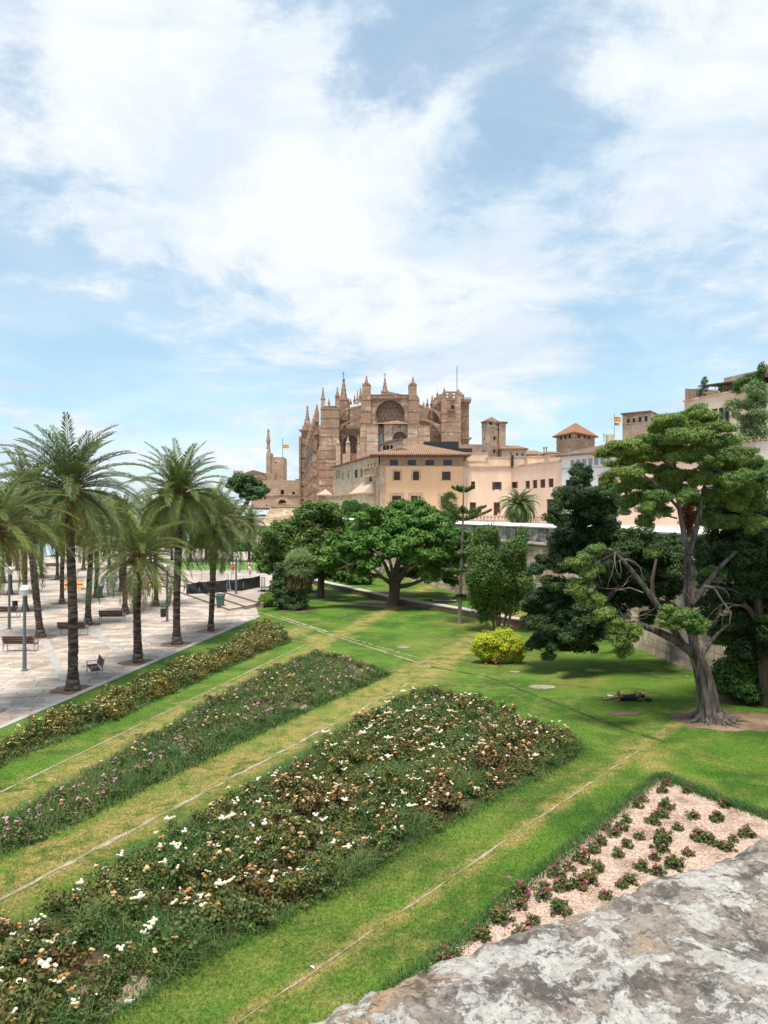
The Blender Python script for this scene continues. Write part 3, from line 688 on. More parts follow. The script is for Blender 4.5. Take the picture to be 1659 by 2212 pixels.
# ------------------------------------------------------------------ palms placed
gpalm(157, 1490, 150, 1040, 'tall', 'tallest date palm by the lawn edge, with a bulging foot, right of the nearest lamp', 1.0, .235, .3, 1)
gpalm(298, 1431, 301, 1192, 'small', 'short date palm by the lawn edge between two taller palms', 1.0, .25, 1.2, 2, bulge=1.3)
gpalm(382, 1392, 387, 1058, 'full', 'second tallest date palm, its crown rising against the sky left of the distant stone pine', 1.04, .27, 2.0, 3, bulge=1.5)
gpalm(455, 1363, 458, 1130, 'full', 'date palm nearest the green bin, its fronds drooping over the black windbreak fence', 1.0, .23, .7, 4, bulge=1.4)
b0 = Vector((-15.6, 30.5, 0)); palm(b0, (-15.4, 30.5, 7.6), 'small', 'date palm at the left picture border, only its drooping fronds and no trunk in view', .95, .23, 2.5, seed=5)
for a in ((88, 1376, 62, 1062, 'far', 'date palm standing just beyond the nearer lamp post', 1.15, .24, .2, 6),
          (190, 1349, 196, 1128, 'far', 'date palm behind the tallest palm and left of the small bench', .95, .22, 1.4, 7),
          (270, 1325, 262, 1130, 'far', 'date palm with grass at its foot, at the right end of the far bench', 1.0, .22, 2.1, 8),
          (337, 1309, 338, 1120, 'far', 'date palm in front of the orange barrier, left of the lamp with the litter bin', 1.0, .22, 3.3, 9),
          (134, 1304, 140, 1110, 'far', 'date palm beside the left orange barrier, seen left of the tallest palm', 1.0, .22, .9, 10),
          (55, 1320, 48, 1140, 'far', 'date palm seen just right of the second lamp post', 1.0, .22, 5.0, 11),
          (22, 1284, 15, 1120, 'far', 'date palm with a litter bin at its foot, near the left border', 1.05, .22, 4.0, 12),
          (7, 1259, 4, 1130, 'far', 'slim far date palm touching the left border', 1.0, .20, 2.7, 13),
          (264, 1277, 262, 1120, 'far', 'thick date palm right in front of the grey lettered banner', 1.05, .27, 4.4, 14),
          (208, 1290, 205, 1110, 'far', 'date palm close behind the far green wheelie bin', 1.05, .22, 5.3, 15),
          (124, 1252, 120, 1120, 'far', 'far date palm by the lake shore, behind the left orange barrier', 1.05, .22, 1.3, 16),
          (90, 1248, 92, 1118, 'far', 'far date palm by the lake shore, between the two white lamp globes', 1.05, .22, 3.7, 17)):
    gpalm(*a)
for i, (bx, by, tx, ty, s_) in enumerate(((467, 1211, 466, 1128, 1), (446, 1209, 445, 1120, 1.1), (412, 1214, 410, 1110, 1.1), (500, 1213, 500, 1118, 1.1), (538, 1214, 540, 1126, 1.0), (372, 1216, 370, 1120, 1.1), (325, 1222, 322, 1110, 1.15), (180, 1232, 182, 1100, 1.1), (236, 1228, 236, 1105, 1.1), (38, 1232, 36, 1105, 1.1))):
    gpalm(bx, by, tx, ty, 'far', 'distant date palm in the row beyond the fences at the back of the plaza', s_, .24, i*1.3, 20+i, z=.0 if bx < 400 else .45, pit=False, group='distant palms behind the plaza', n=8)

# ------------------------------------------------------------------ broad trees
def limb(mb, L, Y, ox, oy, s_, r, dy=0, n=10, rng=None, Y1=None):
    """L: sketch points; r: radii in metres at both ends"""
    pts = []; k = len(L)
    for i, q in enumerate(L):
        Yi = Y+dy*i/(k-1); pts.append(P(ox+q[0]*s_, oy+q[1]*s_, Yi))
    # refine
    out = [pts[0]]
    for a, b in zip(pts[:-1], pts[1:]): out += [a.lerp(b, .5), b]
    sm = [out[0]]+[(out[i-1]+out[i]*2+out[i+1])/4 for i in range(1, len(out)-1)]+[out[-1]]
    rad = [r[0]+(r[1]-r[0])*(i/(len(sm)-1))**.8 for i in range(len(sm))]
    mb.tube(sm, rad, n, wob=.08, rng=rng or random.Random(len(L)))
    return sm
S7 = (540, 1026, .3744)
def twigs(mb, starts, rng, n=5, L=1.5, r=.03, up=.4, drop=0):
    for p in starts:
        for _ in range(n):
            d = Vector((rng.uniform(-1, 1), rng.uniform(-1, 1), rng.uniform(-.2, 1)*up-drop)).normalized(); q = p; pts = [p]
            for k in range(5):
                d = (d+Vector((rng.uniform(-.35, .35), rng.uniform(-.35, .35), rng.uniform(-.3, .3)-drop*.5))).normalized(); q = q+d*L/5; pts.append(q)
            mb.tube(pts, [r, r*.8, r*.6, r*.45, r*.3, r*.15], 5)

# spreading tree in the middle
Yc = G(849, 1308).y
T = thing('spreading_tree', G(849, 1308), 'broad umbrella shaped tree with forking dark limbs in front of the low wall', 'tree')
mb = MB(); rg = random.Random(3)
mb.tube([P(849, 1311, Yc), P(850, 1300, Yc), P(851, 1285, Yc), P(853, 1268, Yc), P(853, 1256, Yc)], [.72, .50, .44, .46, .5], 12, wob=.1, rng=rg)
ends = []
for L, r, dy in (([(832, 630), (800, 610), (740, 580), (680, 592)], (.24, .08), -1), ([(835, 630), (795, 560), (765, 480), (700, 420)], (.26, .08), 1.5), ([(838, 625), (822, 560), (800, 460), (790, 380)], (.2, .07), 3),
                 ([(838, 625), (850, 540), (880, 450), (900, 350)], (.24, .08), 0), ([(842, 630), (880, 570), (950, 480), (1010, 400)], (.24, .08), 1), ([(845, 645), (890, 640), (940, 630), (1000, 603), (1060, 590), (1130, 555)], (.24, .07), -2),
                 ([(845, 630), (900, 560), (960, 520), (1060, 470)], (.2, .07), 3), ([(832, 640), (770, 600), (700, 520), (620, 470)], (.2, .07), 3), ([(835, 630), (810, 580), (860, 500), (840, 300)], (.2, .05), -2), ([(740, 580), (650, 560), (570, 520)], (.12, .05), -3)):
    ends += limb(mb, L, Yc, *S7, r, dy)[-2:]
twigs(mb, ends, rg, 4, 2.2, .05)
mb.build('trunk', M_bark2, T)
rng = np.random.default_rng(5)
BL = [(900, 200, 120, 45), (990, 190, 70, 30), (850, 205, 60, 35), (760, 250, 110, 45), (1000, 260, 110, 45), (1090, 310, 70, 45), (650, 330, 110, 50), (850, 300, 120, 55, -2), (1030, 350, 110, 55, -2), (560, 390, 90, 50), (720, 390, 110, 50, -3.5), (900, 390, 120, 55, -4),
      (1130, 390, 70, 60), (480, 440, 70, 40), (620, 460, 80, 42, -2), (1000, 455, 110, 50, -3.5), (1150, 470, 70, 45), (500, 520, 55, 40), (640, 545, 60, 28, -2), (1055, 585, 55, 26, -3), (1090, 530, 70, 36), (700, 500, 60, 26, -4), (545, 590, 38, 22), (1165, 600, 28, 36), (1220, 380, 55, 40), (1240, 450, 50, 35), (1190, 330, 50, 30), (1130, 250, 40, 25), (420, 500, 40, 30), (1180, 540, 50, 26),
      (820, 440, 70, 35, 3), (930, 480, 60, 35, 3.5), (800, 350, 200, 80, 4), (1000, 400, 170, 90, 4), (900, 560, 60, 25, 5), (660, 400, 120, 70, 4)]
crown_obj('crown', blobs_px(BL, Yc, .8, *S7, rng=rng, spread=2.5, split=3), M_ficus, T, 6, clump=.50, per=58, leaf=(.34, .17), flat=.55, dens=1.25, inner=.3, keep_low=.75, shellmin=.6)

Yb = G(692, 1292).y+1
T = thing('leafy_tree', G(692, 1292), 'tall leafy tree with a straight trunk behind the fan palm, left of the spreading tree', 'tree')
mb = MB(); mb.tube([P(692, 1292, Yb-1), P(693, 1270, Yb-1), P(694, 1240, Yb), P(700, 1200, Yb), P(690, 1150, Yb)], [.42, .33, .30, .24, .14], 10)
e = limb(mb, [(405, 560), (350, 470), (250, 380), (200, 320)], Yb, *S7, (.16, .05)); e += limb(mb, [(410, 540), (470, 420), (520, 300)], Yb, *S7, (.16, .05)); e += limb(mb, [(410, 540), (400, 380), (350, 230)], Yb, *S7, (.14, .04))
twigs(mb, e[::3], rg, 3, 2.4, .05); mb.build('trunk', M_bark2, T)
BL = [(430, 190, 80, 36), (380, 195, 60, 40), (325, 215, 80, 40), (480, 210, 60, 40), (290, 280, 110, 50), (190, 310, 90, 50), (420, 300, 110, 60), (520, 280, 60, 50), (140, 380, 80, 60), (330, 370, 100, 60, -2), (460, 400, 90, 60, -2), (120, 470, 60, 55), (240, 440, 80, 55, -2), (350, 470, 80, 50), (430, 500, 80, 50, -2), (480, 560, 60, 30), (90, 540, 40, 30), (200, 520, 70, 30, 3), (380, 560, 50, 30), (530, 470, 60, 60, 2), (380, 400, 150, 120, 4), (200, 420, 120, 90, 4)]
crown_obj('crown', blobs_px(BL, Yb, .8, *S7, rng=rng, spread=2.5, split=3), M_ficus2, T, 8, clump=.50, per=56, leaf=(.32, .15), flat=.7, dens=1.2, shellmin=.6, inner=.3, keep_low=.8)

# dark trees and shrubs in the background left of it
for i, (px, py, base, Y, rx, rz, m_, lb) in enumerate(((585, 1190, 1225, 118, 34, 34, M_ficus2, 'rounded dark tree beyond the fan palm at the garden edge'), (520, 1185, 1216, 150, 30, 26, M_bush, 'low dark tree behind the palms near the far lawn'),
        (450, 1180, 1216, 160, 40, 26, M_bush, 'dark green tree between distant palm trunks behind the black fence'), (370, 1170, 1214, 165, 45, 30, M_ficus2, 'wide green tree far behind the short date palm'), (280, 1160, 1214, 170, 50, 34, M_bush, 'far green tree behind the orange barriers'), (190, 1150, 1212, 175, 45, 36, M_ficus2, 'far olive tree seen left of the tallest palm crown base'),
        (600, 1150, 1200, 190, 26, 16, M_ficus2, 'small green tree at the foot of the far pale terrace wall'))):
    b = G(px, base); b = Vector(((px-CX)*Y/F, Y, 0)); t_ = thing('background_tree', b, lb, 'tree', 'background trees beyond the plaza')
    mb = MB(); mb.tube([b, P(px, (base+py)/2, Y), P(px, py, Y)], [.4, .3, .2], 8); mb.build('trunk', M_bark2, t_)
    bl = [(px+rg.uniform(-.7, .7)*rx, py+rg.uniform(-.5, .6)*rz, rx*rg.uniform(.4, .6), rz*rg.uniform(.35, .5)) for _ in range(9)]
    crown_obj('crown', blobs_px(bl, Y, .8, rng=rng, spread=3), m_, t_, 30+i, clump=1.1, per=50, leaf=(.6, .34), flat=.6, dens=1.1)

# stone pine beside the palace
S4 = (459, 918, .179); Y = 225; T = thing('stone_pine', P(520, 1100, Y), 'dark stone pine with a leaning flat crown in front of the distant palace', 'tree')
mb = MB(); limb(mb, [(300, 1080), (400, 980), (440, 880), (470, 800)], Y, *S4, (.9, .5)); limb(mb, [(440, 880), (540, 840)], Y, *S4, (.4, .2)); mb.build('trunk', M_bark2, T)
BL = [(380, 640, 90, 40), (300, 670, 80, 40), (460, 690, 100, 50), (550, 740, 80, 50), (590, 800, 60, 45), (530, 850, 60, 40), (420, 780, 90, 60), (340, 740, 90, 60), (240, 720, 60, 50), (500, 880, 40, 25), (400, 850, 60, 30)]
crown_obj('crown', blobs_px(BL, Y, .7, *S4, rng=rng, spread=3), M_pine, T, 41, clump=1.5, per=80, leaf=(.8, .4), flat=.5, dens=1.6, inner=.5)
for i, (px, rx) in enumerate(((470, 30), (420, 34), (360, 36))):
    b = Vector(((px-CX)*230/F, 230, 0)); t_ = thing('far_pine', b, ('rounded far pine just left of the stone pine', 'far green pine behind the second tallest palm crown', 'dark far pine deep behind the palm crowns')[i], 'tree', 'far trees by the palace')
    mb = MB(); mb.tube([b, P(px, 1110, 230), P(px, 1085, 230)], [.6, .4, .3], 6); mb.build('trunk', M_bark2, t_)
    bl = [(px+rg.uniform(-.7, .7)*rx, 1085+rg.uniform(-16, 22), rx*.5, 11) for _ in range(8)]
    crown_obj('crown', blobs_px(bl, 230, .8, rng=rng, spread=3), M_pine, t_, 50+i, clump=1.5, per=60, leaf=(.8, .4), flat=.6)

# fan palm wrapped in ivy
S5 = (550.9, 1161, .1302); Y = G(642, 1317).y
T = thing('fan_palm', G(642, 1317), 'stout fan palm with a pale domed head above a trunk smothered in dark ivy', 'palm tree')
mb = MB(); mb.tube([G(642, 1317), P(643, 1270, Y), P(646, 1222, Y)], [.5, .4, .35], 10); mb.build('trunk', M_palmt, T)
def fan_head(c, n, L, rng, lo, hi, fr=.55, blades=16, w=.05):
    V = []
    for i in range(n):
        f = (i+.5)/n; e = R(hi-(hi-lo)*f+rng.uniform(-8, 8)); az = i*2.39996+rng.uniform(-.2, .2)
        d = np.array([math.cos(e)*math.cos(az), math.cos(e)*math.sin(az), math.sin(e)]); s = np.cross(d, [0, 0, 1.0]); s /= np.linalg.norm(s)+1e-6; nn = np.cross(s, d)
        st = np.array(c)+d*L*(1-fr)
        for k in range(blades):
            a = (k/(blades-1)-.5)*math.pi*1.15*rng.uniform(.9, 1.1); dd = d*math.cos(a)+s*math.sin(a)+nn*.12*rng.normal(); tip = st+dd*L*fr; tip[2] -= .12*L*abs(rng.normal())
            mid = (st*.45+tip*.55); ww = s*w*math.cos(a)*.5-d*w*math.sin(a)*.5
            V.append(np.stack([st, mid-ww, tip, mid+ww]))
    return np.concatenate(V)
cen = P(647, 1220, Y)
V = fan_head(cen, 150, 1.55, rng, -35, 88, w=.075); mk('crown', V, quads(V), foliage('fan_leaf_mat', (.30, .40, .17), (.46, .54, .27), (.24, .34, .12), trans=.35), T)
V = fan_head(cen+Vector((0, 0, -.35)), 40, 1.5, rng, -80, -45); mk('dry_leaves', V, quads(V), foliage('fan_dry_mat', (.15, .16, .05), (.24, .24, .08), (.1, .12, .04)), T)
BL = [(740, 700, 190, 90), (700, 780, 200, 70)]
crown_obj('beard', blobs_px(BL, Y, .8, *S5), M_skirt, T, 60, clump=.3, per=60, leaf=(.4, .07), flat=1.3, up=-.2, droop=1.5)
iv = thing('ivy_mass', G(625, 1317), 'dark ivy and shrub growth around the foot of the fan palm', 'climber')
BL = [(420, 620, 110, 110), (360, 800, 90, 110), (460, 900, 150, 150), (600, 950, 150, 150), (760, 960, 130, 170), (450, 1090, 140, 90), (640, 1100, 160, 90), (800, 1100, 90, 80), (380, 500, 60, 90), (830, 800, 80, 130)]
crown_obj('leaves', blobs_px(BL, Y-.1, .6, *S5, rng=rng, spread=.3), foliage('ivy_leaf_mat', (.035, .09, .028), (.085, .16, .05), (.11, .16, .05), nscale=1.5), iv, 61, clump=.28, per=60, leaf=(.16, .10), flat=.8, inner=.5, droop=.5)
sh = thing('clipped_shrub', G(574, 1311), 'small round clipped bright green shrub left of the fan palm', 'shrub')
mb = MB(); mb.tube([G(574, 1311), G(574, 1311)+Vector((0, 0, .4))], [.06, .04], 6); mb.build('stem', M_bark2, sh)
crown_obj('leaves', blobs_px([(180, 1040, 105, 95), (260, 1020, 90, 100)], G(574, 1311).y, .9, *S5), M_hedge, sh, 62, clump=.16, per=60, leaf=(.09, .06), flat=.9, shellmin=.9, inner=1, dens=1.6)

# Norfolk pine
Y = G(992, 1347).y; T = thing('norfolk_pine', G(992, 1347), 'slender young Norfolk pine with pale ringed trunk and upswept tiers', 'tree')
mb = MB(); tr = limb(mb, [(1208, 857), (1212, 740), (1218, 560), (1225, 400), (1230, 200), (1232, 95), (1234, 50)], Y, *S7, (.17, .03)); mb.build('trunk', mottled('pale_ringed_bark_mat', (.42, .34, .30), (.20, .15, .12), 3, .9, 5, stretch=(1, 1, 5), bmp=.03), T)
def tier(cx, cy, R_, n, up, w, rng, rot=0, dens=260):
    V = []; c0 = np.array(P(S7[0]+cx*S7[2], S7[1]+cy*S7[2], Y)); mbb = MB()
    for i in range(n):
        az = rot+i*2*math.pi/n+rng.uniform(-.15, .15); L = R_*rng.uniform(.85, 1.1)
        f = np.linspace(0, 1, 12); p = c0+np.stack([math.cos(az)*f*L, math.sin(az)*f*L, up*f**1.5*L], 1)
        mbb.tube([Vector(q) for q in p[::3]], [.03, .025, .02, .012], 5)
        m = dens; q = rng.uniform(.12, 1, m)**.8; pp = np.stack([np.interp(q, f, p[:, k]) for k in range(3)], 1)
        s = np.array([-math.sin(az), math.cos(az), 0]); lat = rng.normal(size=m)*w*np.sin(q*math.pi*.9+.25)
        pp += s*lat[:, None]+np.array([0, 0, 1])*(np.abs(lat)*.35+rng.uniform(-.04, .10, m))[:, None]
        V.append(pp)
    C = np.concatenate(V); Nn = rng.normal(size=C.shape)*.5+[0, 0, .4]; Nn /= np.linalg.norm(Nn, axis=1, keepdims=True)
    VV, _ = leafquads(C, Nn, .20, .07, rng); return VV, mbb
for cx, cy, Rm, n, up, w in ((1232, 100, 1.0, 5, .42, .13), (1230, 225, 1.75, 6, .30, .16), (1228, 265, 1.9, 6, .38, .2), (1225, 400, 1.2, 4, .2, .14), (1220, 470, .6, 5, .1, .14), (1218, 560, 1.35, 6, .12, .22), (1215, 700, .35, 4, .0, .06)):
    v, b_ = tier(cx, cy, Rm, n, up, w, rng, rot=cx*.37+cy, dens=330); bt = b_.build('branch_tier', M_bark2, T); mk('needles', v, quads(v), M_norf, bt)

# slim multi-stem tree
Y = G(1085, 1364).y; T = thing('multi_stem_tree', G(1085, 1364), 'upright leafy tree with several thin dark stems, behind the yellow bush', 'tree')
mb = MB()
for a in ([(1412, 905), (1400, 820), (1370, 650), (1350, 450), (1345, 330)], [(1430, 900), (1420, 820), (1400, 650), (1380, 500)], [(1440, 905), (1440, 820), (1450, 650), (1420, 450)], [(1462, 905), (1478, 800), (1500, 620), (1520, 450), (1560, 350)], [(1482, 900), (1505, 800), (1540, 650), (1560, 500)]):
    limb(mb, a, Y, *S7, (.10, .03), dy=rg.uniform(-.8, .8), n=7)
mb.build('trunk', M_bark2, T)
BL = [(1345, 400, 55, 70), (1335, 480, 75, 70), (1355, 600, 90, 80), (1330, 700, 65, 60), (1520, 440, 50, 65), (1500, 520, 75, 70), (1530, 630, 95, 75), (1440, 700, 90, 60), (1580, 620, 50, 50), (1410, 320, 18, 22), (1405, 370, 28, 40), (1572, 360, 12, 36), (1560, 420, 26, 40), (1310, 580, 50, 60), (1600, 680, 40, 40), (1440, 600, 90, 90), (1380, 770, 60, 35), (1500, 750, 50, 35), (1350, 815, 25, 14), (1380, 520, 50, 70), (1365, 360, 24, 40), (1550, 560, 50, 60)]
crown_obj('crown', blobs_px(BL, Y, .8, *S7, rng=rng, spread=.8), M_slim, T, 70, clump=.34, per=80, leaf=(.17, .085), flat=1.5, up=.2, dens=1.35, inner=.2, keep_low=.85, droop=-.6)

# yellow flowering bush
Y = G(1080, 1432).y; T = thing('yellow_bush', G(1080, 1430), 'bright yellow-green bush with a few red flowers in the open lawn', 'bush')
S8 = (972, 1323, .1628)
mb = MB(); twigs(mb, [P(1080, 1425, Y)]*3, rg, 5, 1.6, .04, up=1.2); mb.build('stems', M_bark2, T)
BL = [(520, 350, 150, 75), (430, 430, 120, 80), (640, 420, 150, 90), (800, 380, 130, 70), (700, 300, 120, 60), (860, 440, 110, 50), (560, 530, 150, 90), (460, 560, 90, 70), (730, 540, 110, 70), (930, 510, 70, 50), (880, 570, 80, 50), (660, 250, 30, 40), (350, 470, 50, 50)]
crown_obj('leaves', blobs_px(BL, Y, .9, *S8, rng=rng, spread=.4), M_yel, T, 71, clump=.24, per=60, leaf=(.12, .07), flat=.8, inner=.5, dens=1.1)
M_red = plain('red_petal_mat', (.62, .05, .02), .5); fl = None
for (x, y) in ((475, 665), (605, 655), (570, 617), (885, 475), (395, 478), (650, 545)):
    c = P(S8[0]+x*S8[2], S8[1]+y*S8[2], Y-1.35)
    if fl is None:
        mb = MB(); 
        for k in range(7): a = k*.9; mb.add([c, c+Vector((math.cos(a)*.05, -.03, math.sin(a)*.05)), c+Vector((math.cos(a+.45)*.075, -.05, math.sin(a+.45)*.075)), c+Vector((math.cos(a+.9)*.05, -.03, math.sin(a+.9)*.05))], [(0, 1, 2, 3)])
        fl = mb.build('red_flower', M_red, T); c00 = c
    else: o = fl.copy(); COL.objects.link(o); o.location = c-c00; o.parent = T

# ------------------------------------------------------------------ the big cypress in front and the conifers behind
S6 = (1053, 864, .3652); Y = G(1537, 1558).y
T = thing('old_cypress', G(1537, 1558), 'large leaning old cypress with a fluted grey trunk, bare limbs and flat foliage clouds', 'tree')
mb = MB(); rg = random.Random(8)
# fluted flaring trunk
def fluted(path, rad, n=28, fl=9, amp=.16):
    vs = []
    for i, p in enumerate(path):
        f = i/(len(path)-1)
        for k in range(n):
            a = 2*math.pi*k/n; A = amp*(1-f)**1.2+.035
            q = rad[i]*(1+A*math.cos(fl*a+f*1.6)+.05*math.sin(3*a+f*4)+rg.uniform(-.02, .02)); vs.append((p.x+q*math.cos(a), p.y+q*math.sin(a), p.z))
    m = len(path); mb.add(vs, [(k*n+i, k*n+(i+1) % n, (k+1)*n+(i+1) % n, (k+1)*n+i) for k in range(m-1) for i in range(n)])
pp = [(1325, 1925), (1322, 1900), (1316, 1870), (1310, 1820), (1300, 1750), (1288, 1680), (1268, 1600), (1250, 1545), (1225, 1490)]
rr = [.72, .56, .45, .38, .355, .33, .315, .30, .29]
fluted([P(S6[0]+x*S6[2], S6[1]+y*S6[2], Y) for x, y in pp], rr)
for a, L_ in ((3.5, 1.3), (4.1, 1.0), (4.9, .9), (5.6, 1.1), (6.1, 1.5), (2.6, .9), (.3, 1.4), (5.2, 1.3)):
    b = G(1537, 1556); mb.tube([b+Vector((math.cos(a)*.35, math.sin(a)*.35, .30)), b+Vector((math.cos(a)*.75, math.sin(a)*.75, .07)), b+Vector((math.cos(a)*L_, math.sin(a)*L_, -.02))], [.16, .09, .03], 7)
LIMBS = [([(1235, 1520), (1190, 1475), (1110, 1420), (1020, 1375), (940, 1345), (880, 1318), (810, 1312)], (.20, .08), -1.2),
         ([(1235, 1510), (1215, 1400), (1200, 1290), (1185, 1200), (1178, 1050), (1188, 890)], (.21, .13), .2),
         ([(1190, 910), (1160, 790), (1135, 650), (1115, 500), (1105, 330)], (.125, .05), .5), ([(1190, 910), (1235, 770), (1262, 640), (1275, 520), (1330, 400)], (.125, .05), .8),
         ([(1200, 1210), (1260, 1140), (1330, 1040), (1400, 960), (1470, 900)], (.14, .06), 1.0), ([(1150, 1440), (1060, 1290), (960, 1150), (870, 1030), (790, 930), (720, 880)], (.14, .06), -.8),
         ([(1130, 640), (1060, 560), (980, 480), (900, 430)], (.07, .03), -.5), ([(1105, 400), (1000, 330), (880, 310), (760, 320)], (.06, .025), -.4), ([(1120, 700), (1040, 680), (980, 650)], (.035, .02), -.6), ([(1330, 410), (1440, 440), (1560, 500)], (.08, .03), .4),
         ([(1240, 1560), (1290, 1470), (1360, 1380), (1420, 1330)], (.12, .05), 1.0), ([(1180, 1330), (1100, 1260), (1020, 1230)], (.09, .04), -1), ([(1105, 340), (1150, 220), (1200, 130)], (.05, .03), 0)]
for L, r, dy in LIMBS: limb(mb, L, Y, *S6, r, dy, rng=rg)
mb.build('trunk', M_bark, T)
def s6(x, y, dy=0): return P(S6[0]+x*S6[2], S6[1]+y*S6[2], Y+dy)
for grp, n_, L_, r_, up_, dr_ in (([(760, 900, -1), (700, 880, -1), (800, 940, -1)], 5, 1.5, .014, 0, .25), ([(1340, 1100, .3), (1400, 1200, .3), (1440, 1220, .3)], 4, 1.1, .013, .1, .2), ([(870, 1290, -1.2), (840, 1310, -1.2), (780, 1120, -1)], 5, .9, .013, .6, 0)):
    for q_ in grp: mb = MB(); twigs(mb, [s6(*q_)], rg, n_, L_, r_, up=up_, drop=dr_); mb.build('dead_branch', M_deadw, T)
for pts_, rad_ in (([s6(1280, 1100), s6(1340, 1110), s6(1390, 1190), s6(1440, 1260), s6(1430, 1330)], [.05, .045, .035, .03, .01]), ([s6(1200, 1180, -.3), s6(1160, 1120, -.3), s6(1150, 1200, -.4), s6(1135, 1250, -.4)], [.03, .02, .015, .008]), ([s6(920, 1140, -.8), s6(840, 1110, -.9), s6(750, 1130, -1)], [.03, .02, .008])):
    mb = MB(); mb.tube(pts_, rad_, 6); mb.build('dead_branch', M_deadw, T)

BL = [(1245, 65, 70, 22), (1180, 95, 70, 22), (1290, 105, 75, 26), (1050, 120, 80, 26), (1000, 165, 60, 22), (1110, 150, 90, 32), (1320, 165, 110, 30), (1420, 165, 60, 16), (1240, 140, 70, 30), (1000, 215, 90, 24), (1180, 225, 140, 42), (1070, 250, 90, 40), (830, 268, 95, 28), (740, 300, 75, 22), (700, 315, 55, 16), (920, 300, 90, 30), (870, 340, 90, 30), (1040, 310, 80, 35), (1240, 300, 110, 45), (1380, 240, 90, 35), (1420, 310, 90, 45),
      (1480, 380, 120, 45), (1350, 400, 110, 50), (1590, 390, 80, 45), (840, 430, 90, 30), (930, 400, 80, 26), (770, 385, 50, 22), (1060, 420, 80, 28), (1250, 470, 80, 45), (1430, 470, 130, 60), (1560, 480, 100, 60),
      (1070, 500, 80, 40), (1130, 530, 70, 45), (1010, 570, 70, 40), (960, 640, 55, 45), (930, 710, 45, 42), (1180, 570, 60, 35), (1320, 580, 90, 45, 1), (1450, 580, 110, 55, 1), (1600, 580, 60, 70, 1),
      (1170, 1270, 80, 50, -.8), (1100, 1310, 55, 55, -.8), (1230, 1340, 60, 45, -.8), (1060, 1250, 30, 50, -.8),
      (640, 880, 48, 26, -1.2), (580, 930, 50, 22, -1.2), (530, 960, 35, 16, -1.2), (600, 1020, 60, 40, -1.1), (560, 1100, 60, 60, -1), (640, 1180, 50, 40, -1), (700, 1270, 45, 45, -1.4), (770, 1330, 60, 50, -1.4), (790, 1410, 45, 42, -1.4), (800, 1480, 35, 35, -1.3), (860, 1370, 40, 35, -1.3), (1350, 1020, 60, 30), (980, 900, 30, 20, -.5), (870, 500, 95, 42, .8), (900, 575, 80, 42, .8), (830, 620, 50, 34, .8), (800, 515, 45, 30, .8), (985, 515, 80, 42, .6), (1030, 660, 50, 36, .4), (1350, 330, 80, 40), (1120, 440, 90, 36), (1500, 320, 70, 36), (1640, 470, 50, 60), (1300, 700, 70, 36, 1), (1420, 720, 90, 44, 1), (1560, 720, 80, 50, 1), (1180, 330, 80, 34)]
rng = np.random.default_rng(12)
crown_obj('crown', blobs_px(BL, Y, .85, *S6, rng=rng, spread=1.2, split=3), M_cyp, T, 80, clump=.21, per=84, leaf=(.14, .038), flat=.55, up=.35, dens=1.6, inner=.28, keep_low=.7, shellmin=.62)
mb = MB()
V, Fc = crown([(s6(1190, 650, 1.2), (.30, .3, .5)), (s6(1200, 720, 1.2), (.35, .3, .45))], rng, clump=.2, per=60, leaf=(.12, .06)); mk('withered_foliage', V, Fc, foliage('rust_leaf_mat', (.22, .085, .04), (.33, .14, .07), (.16, .07, .03)), T)

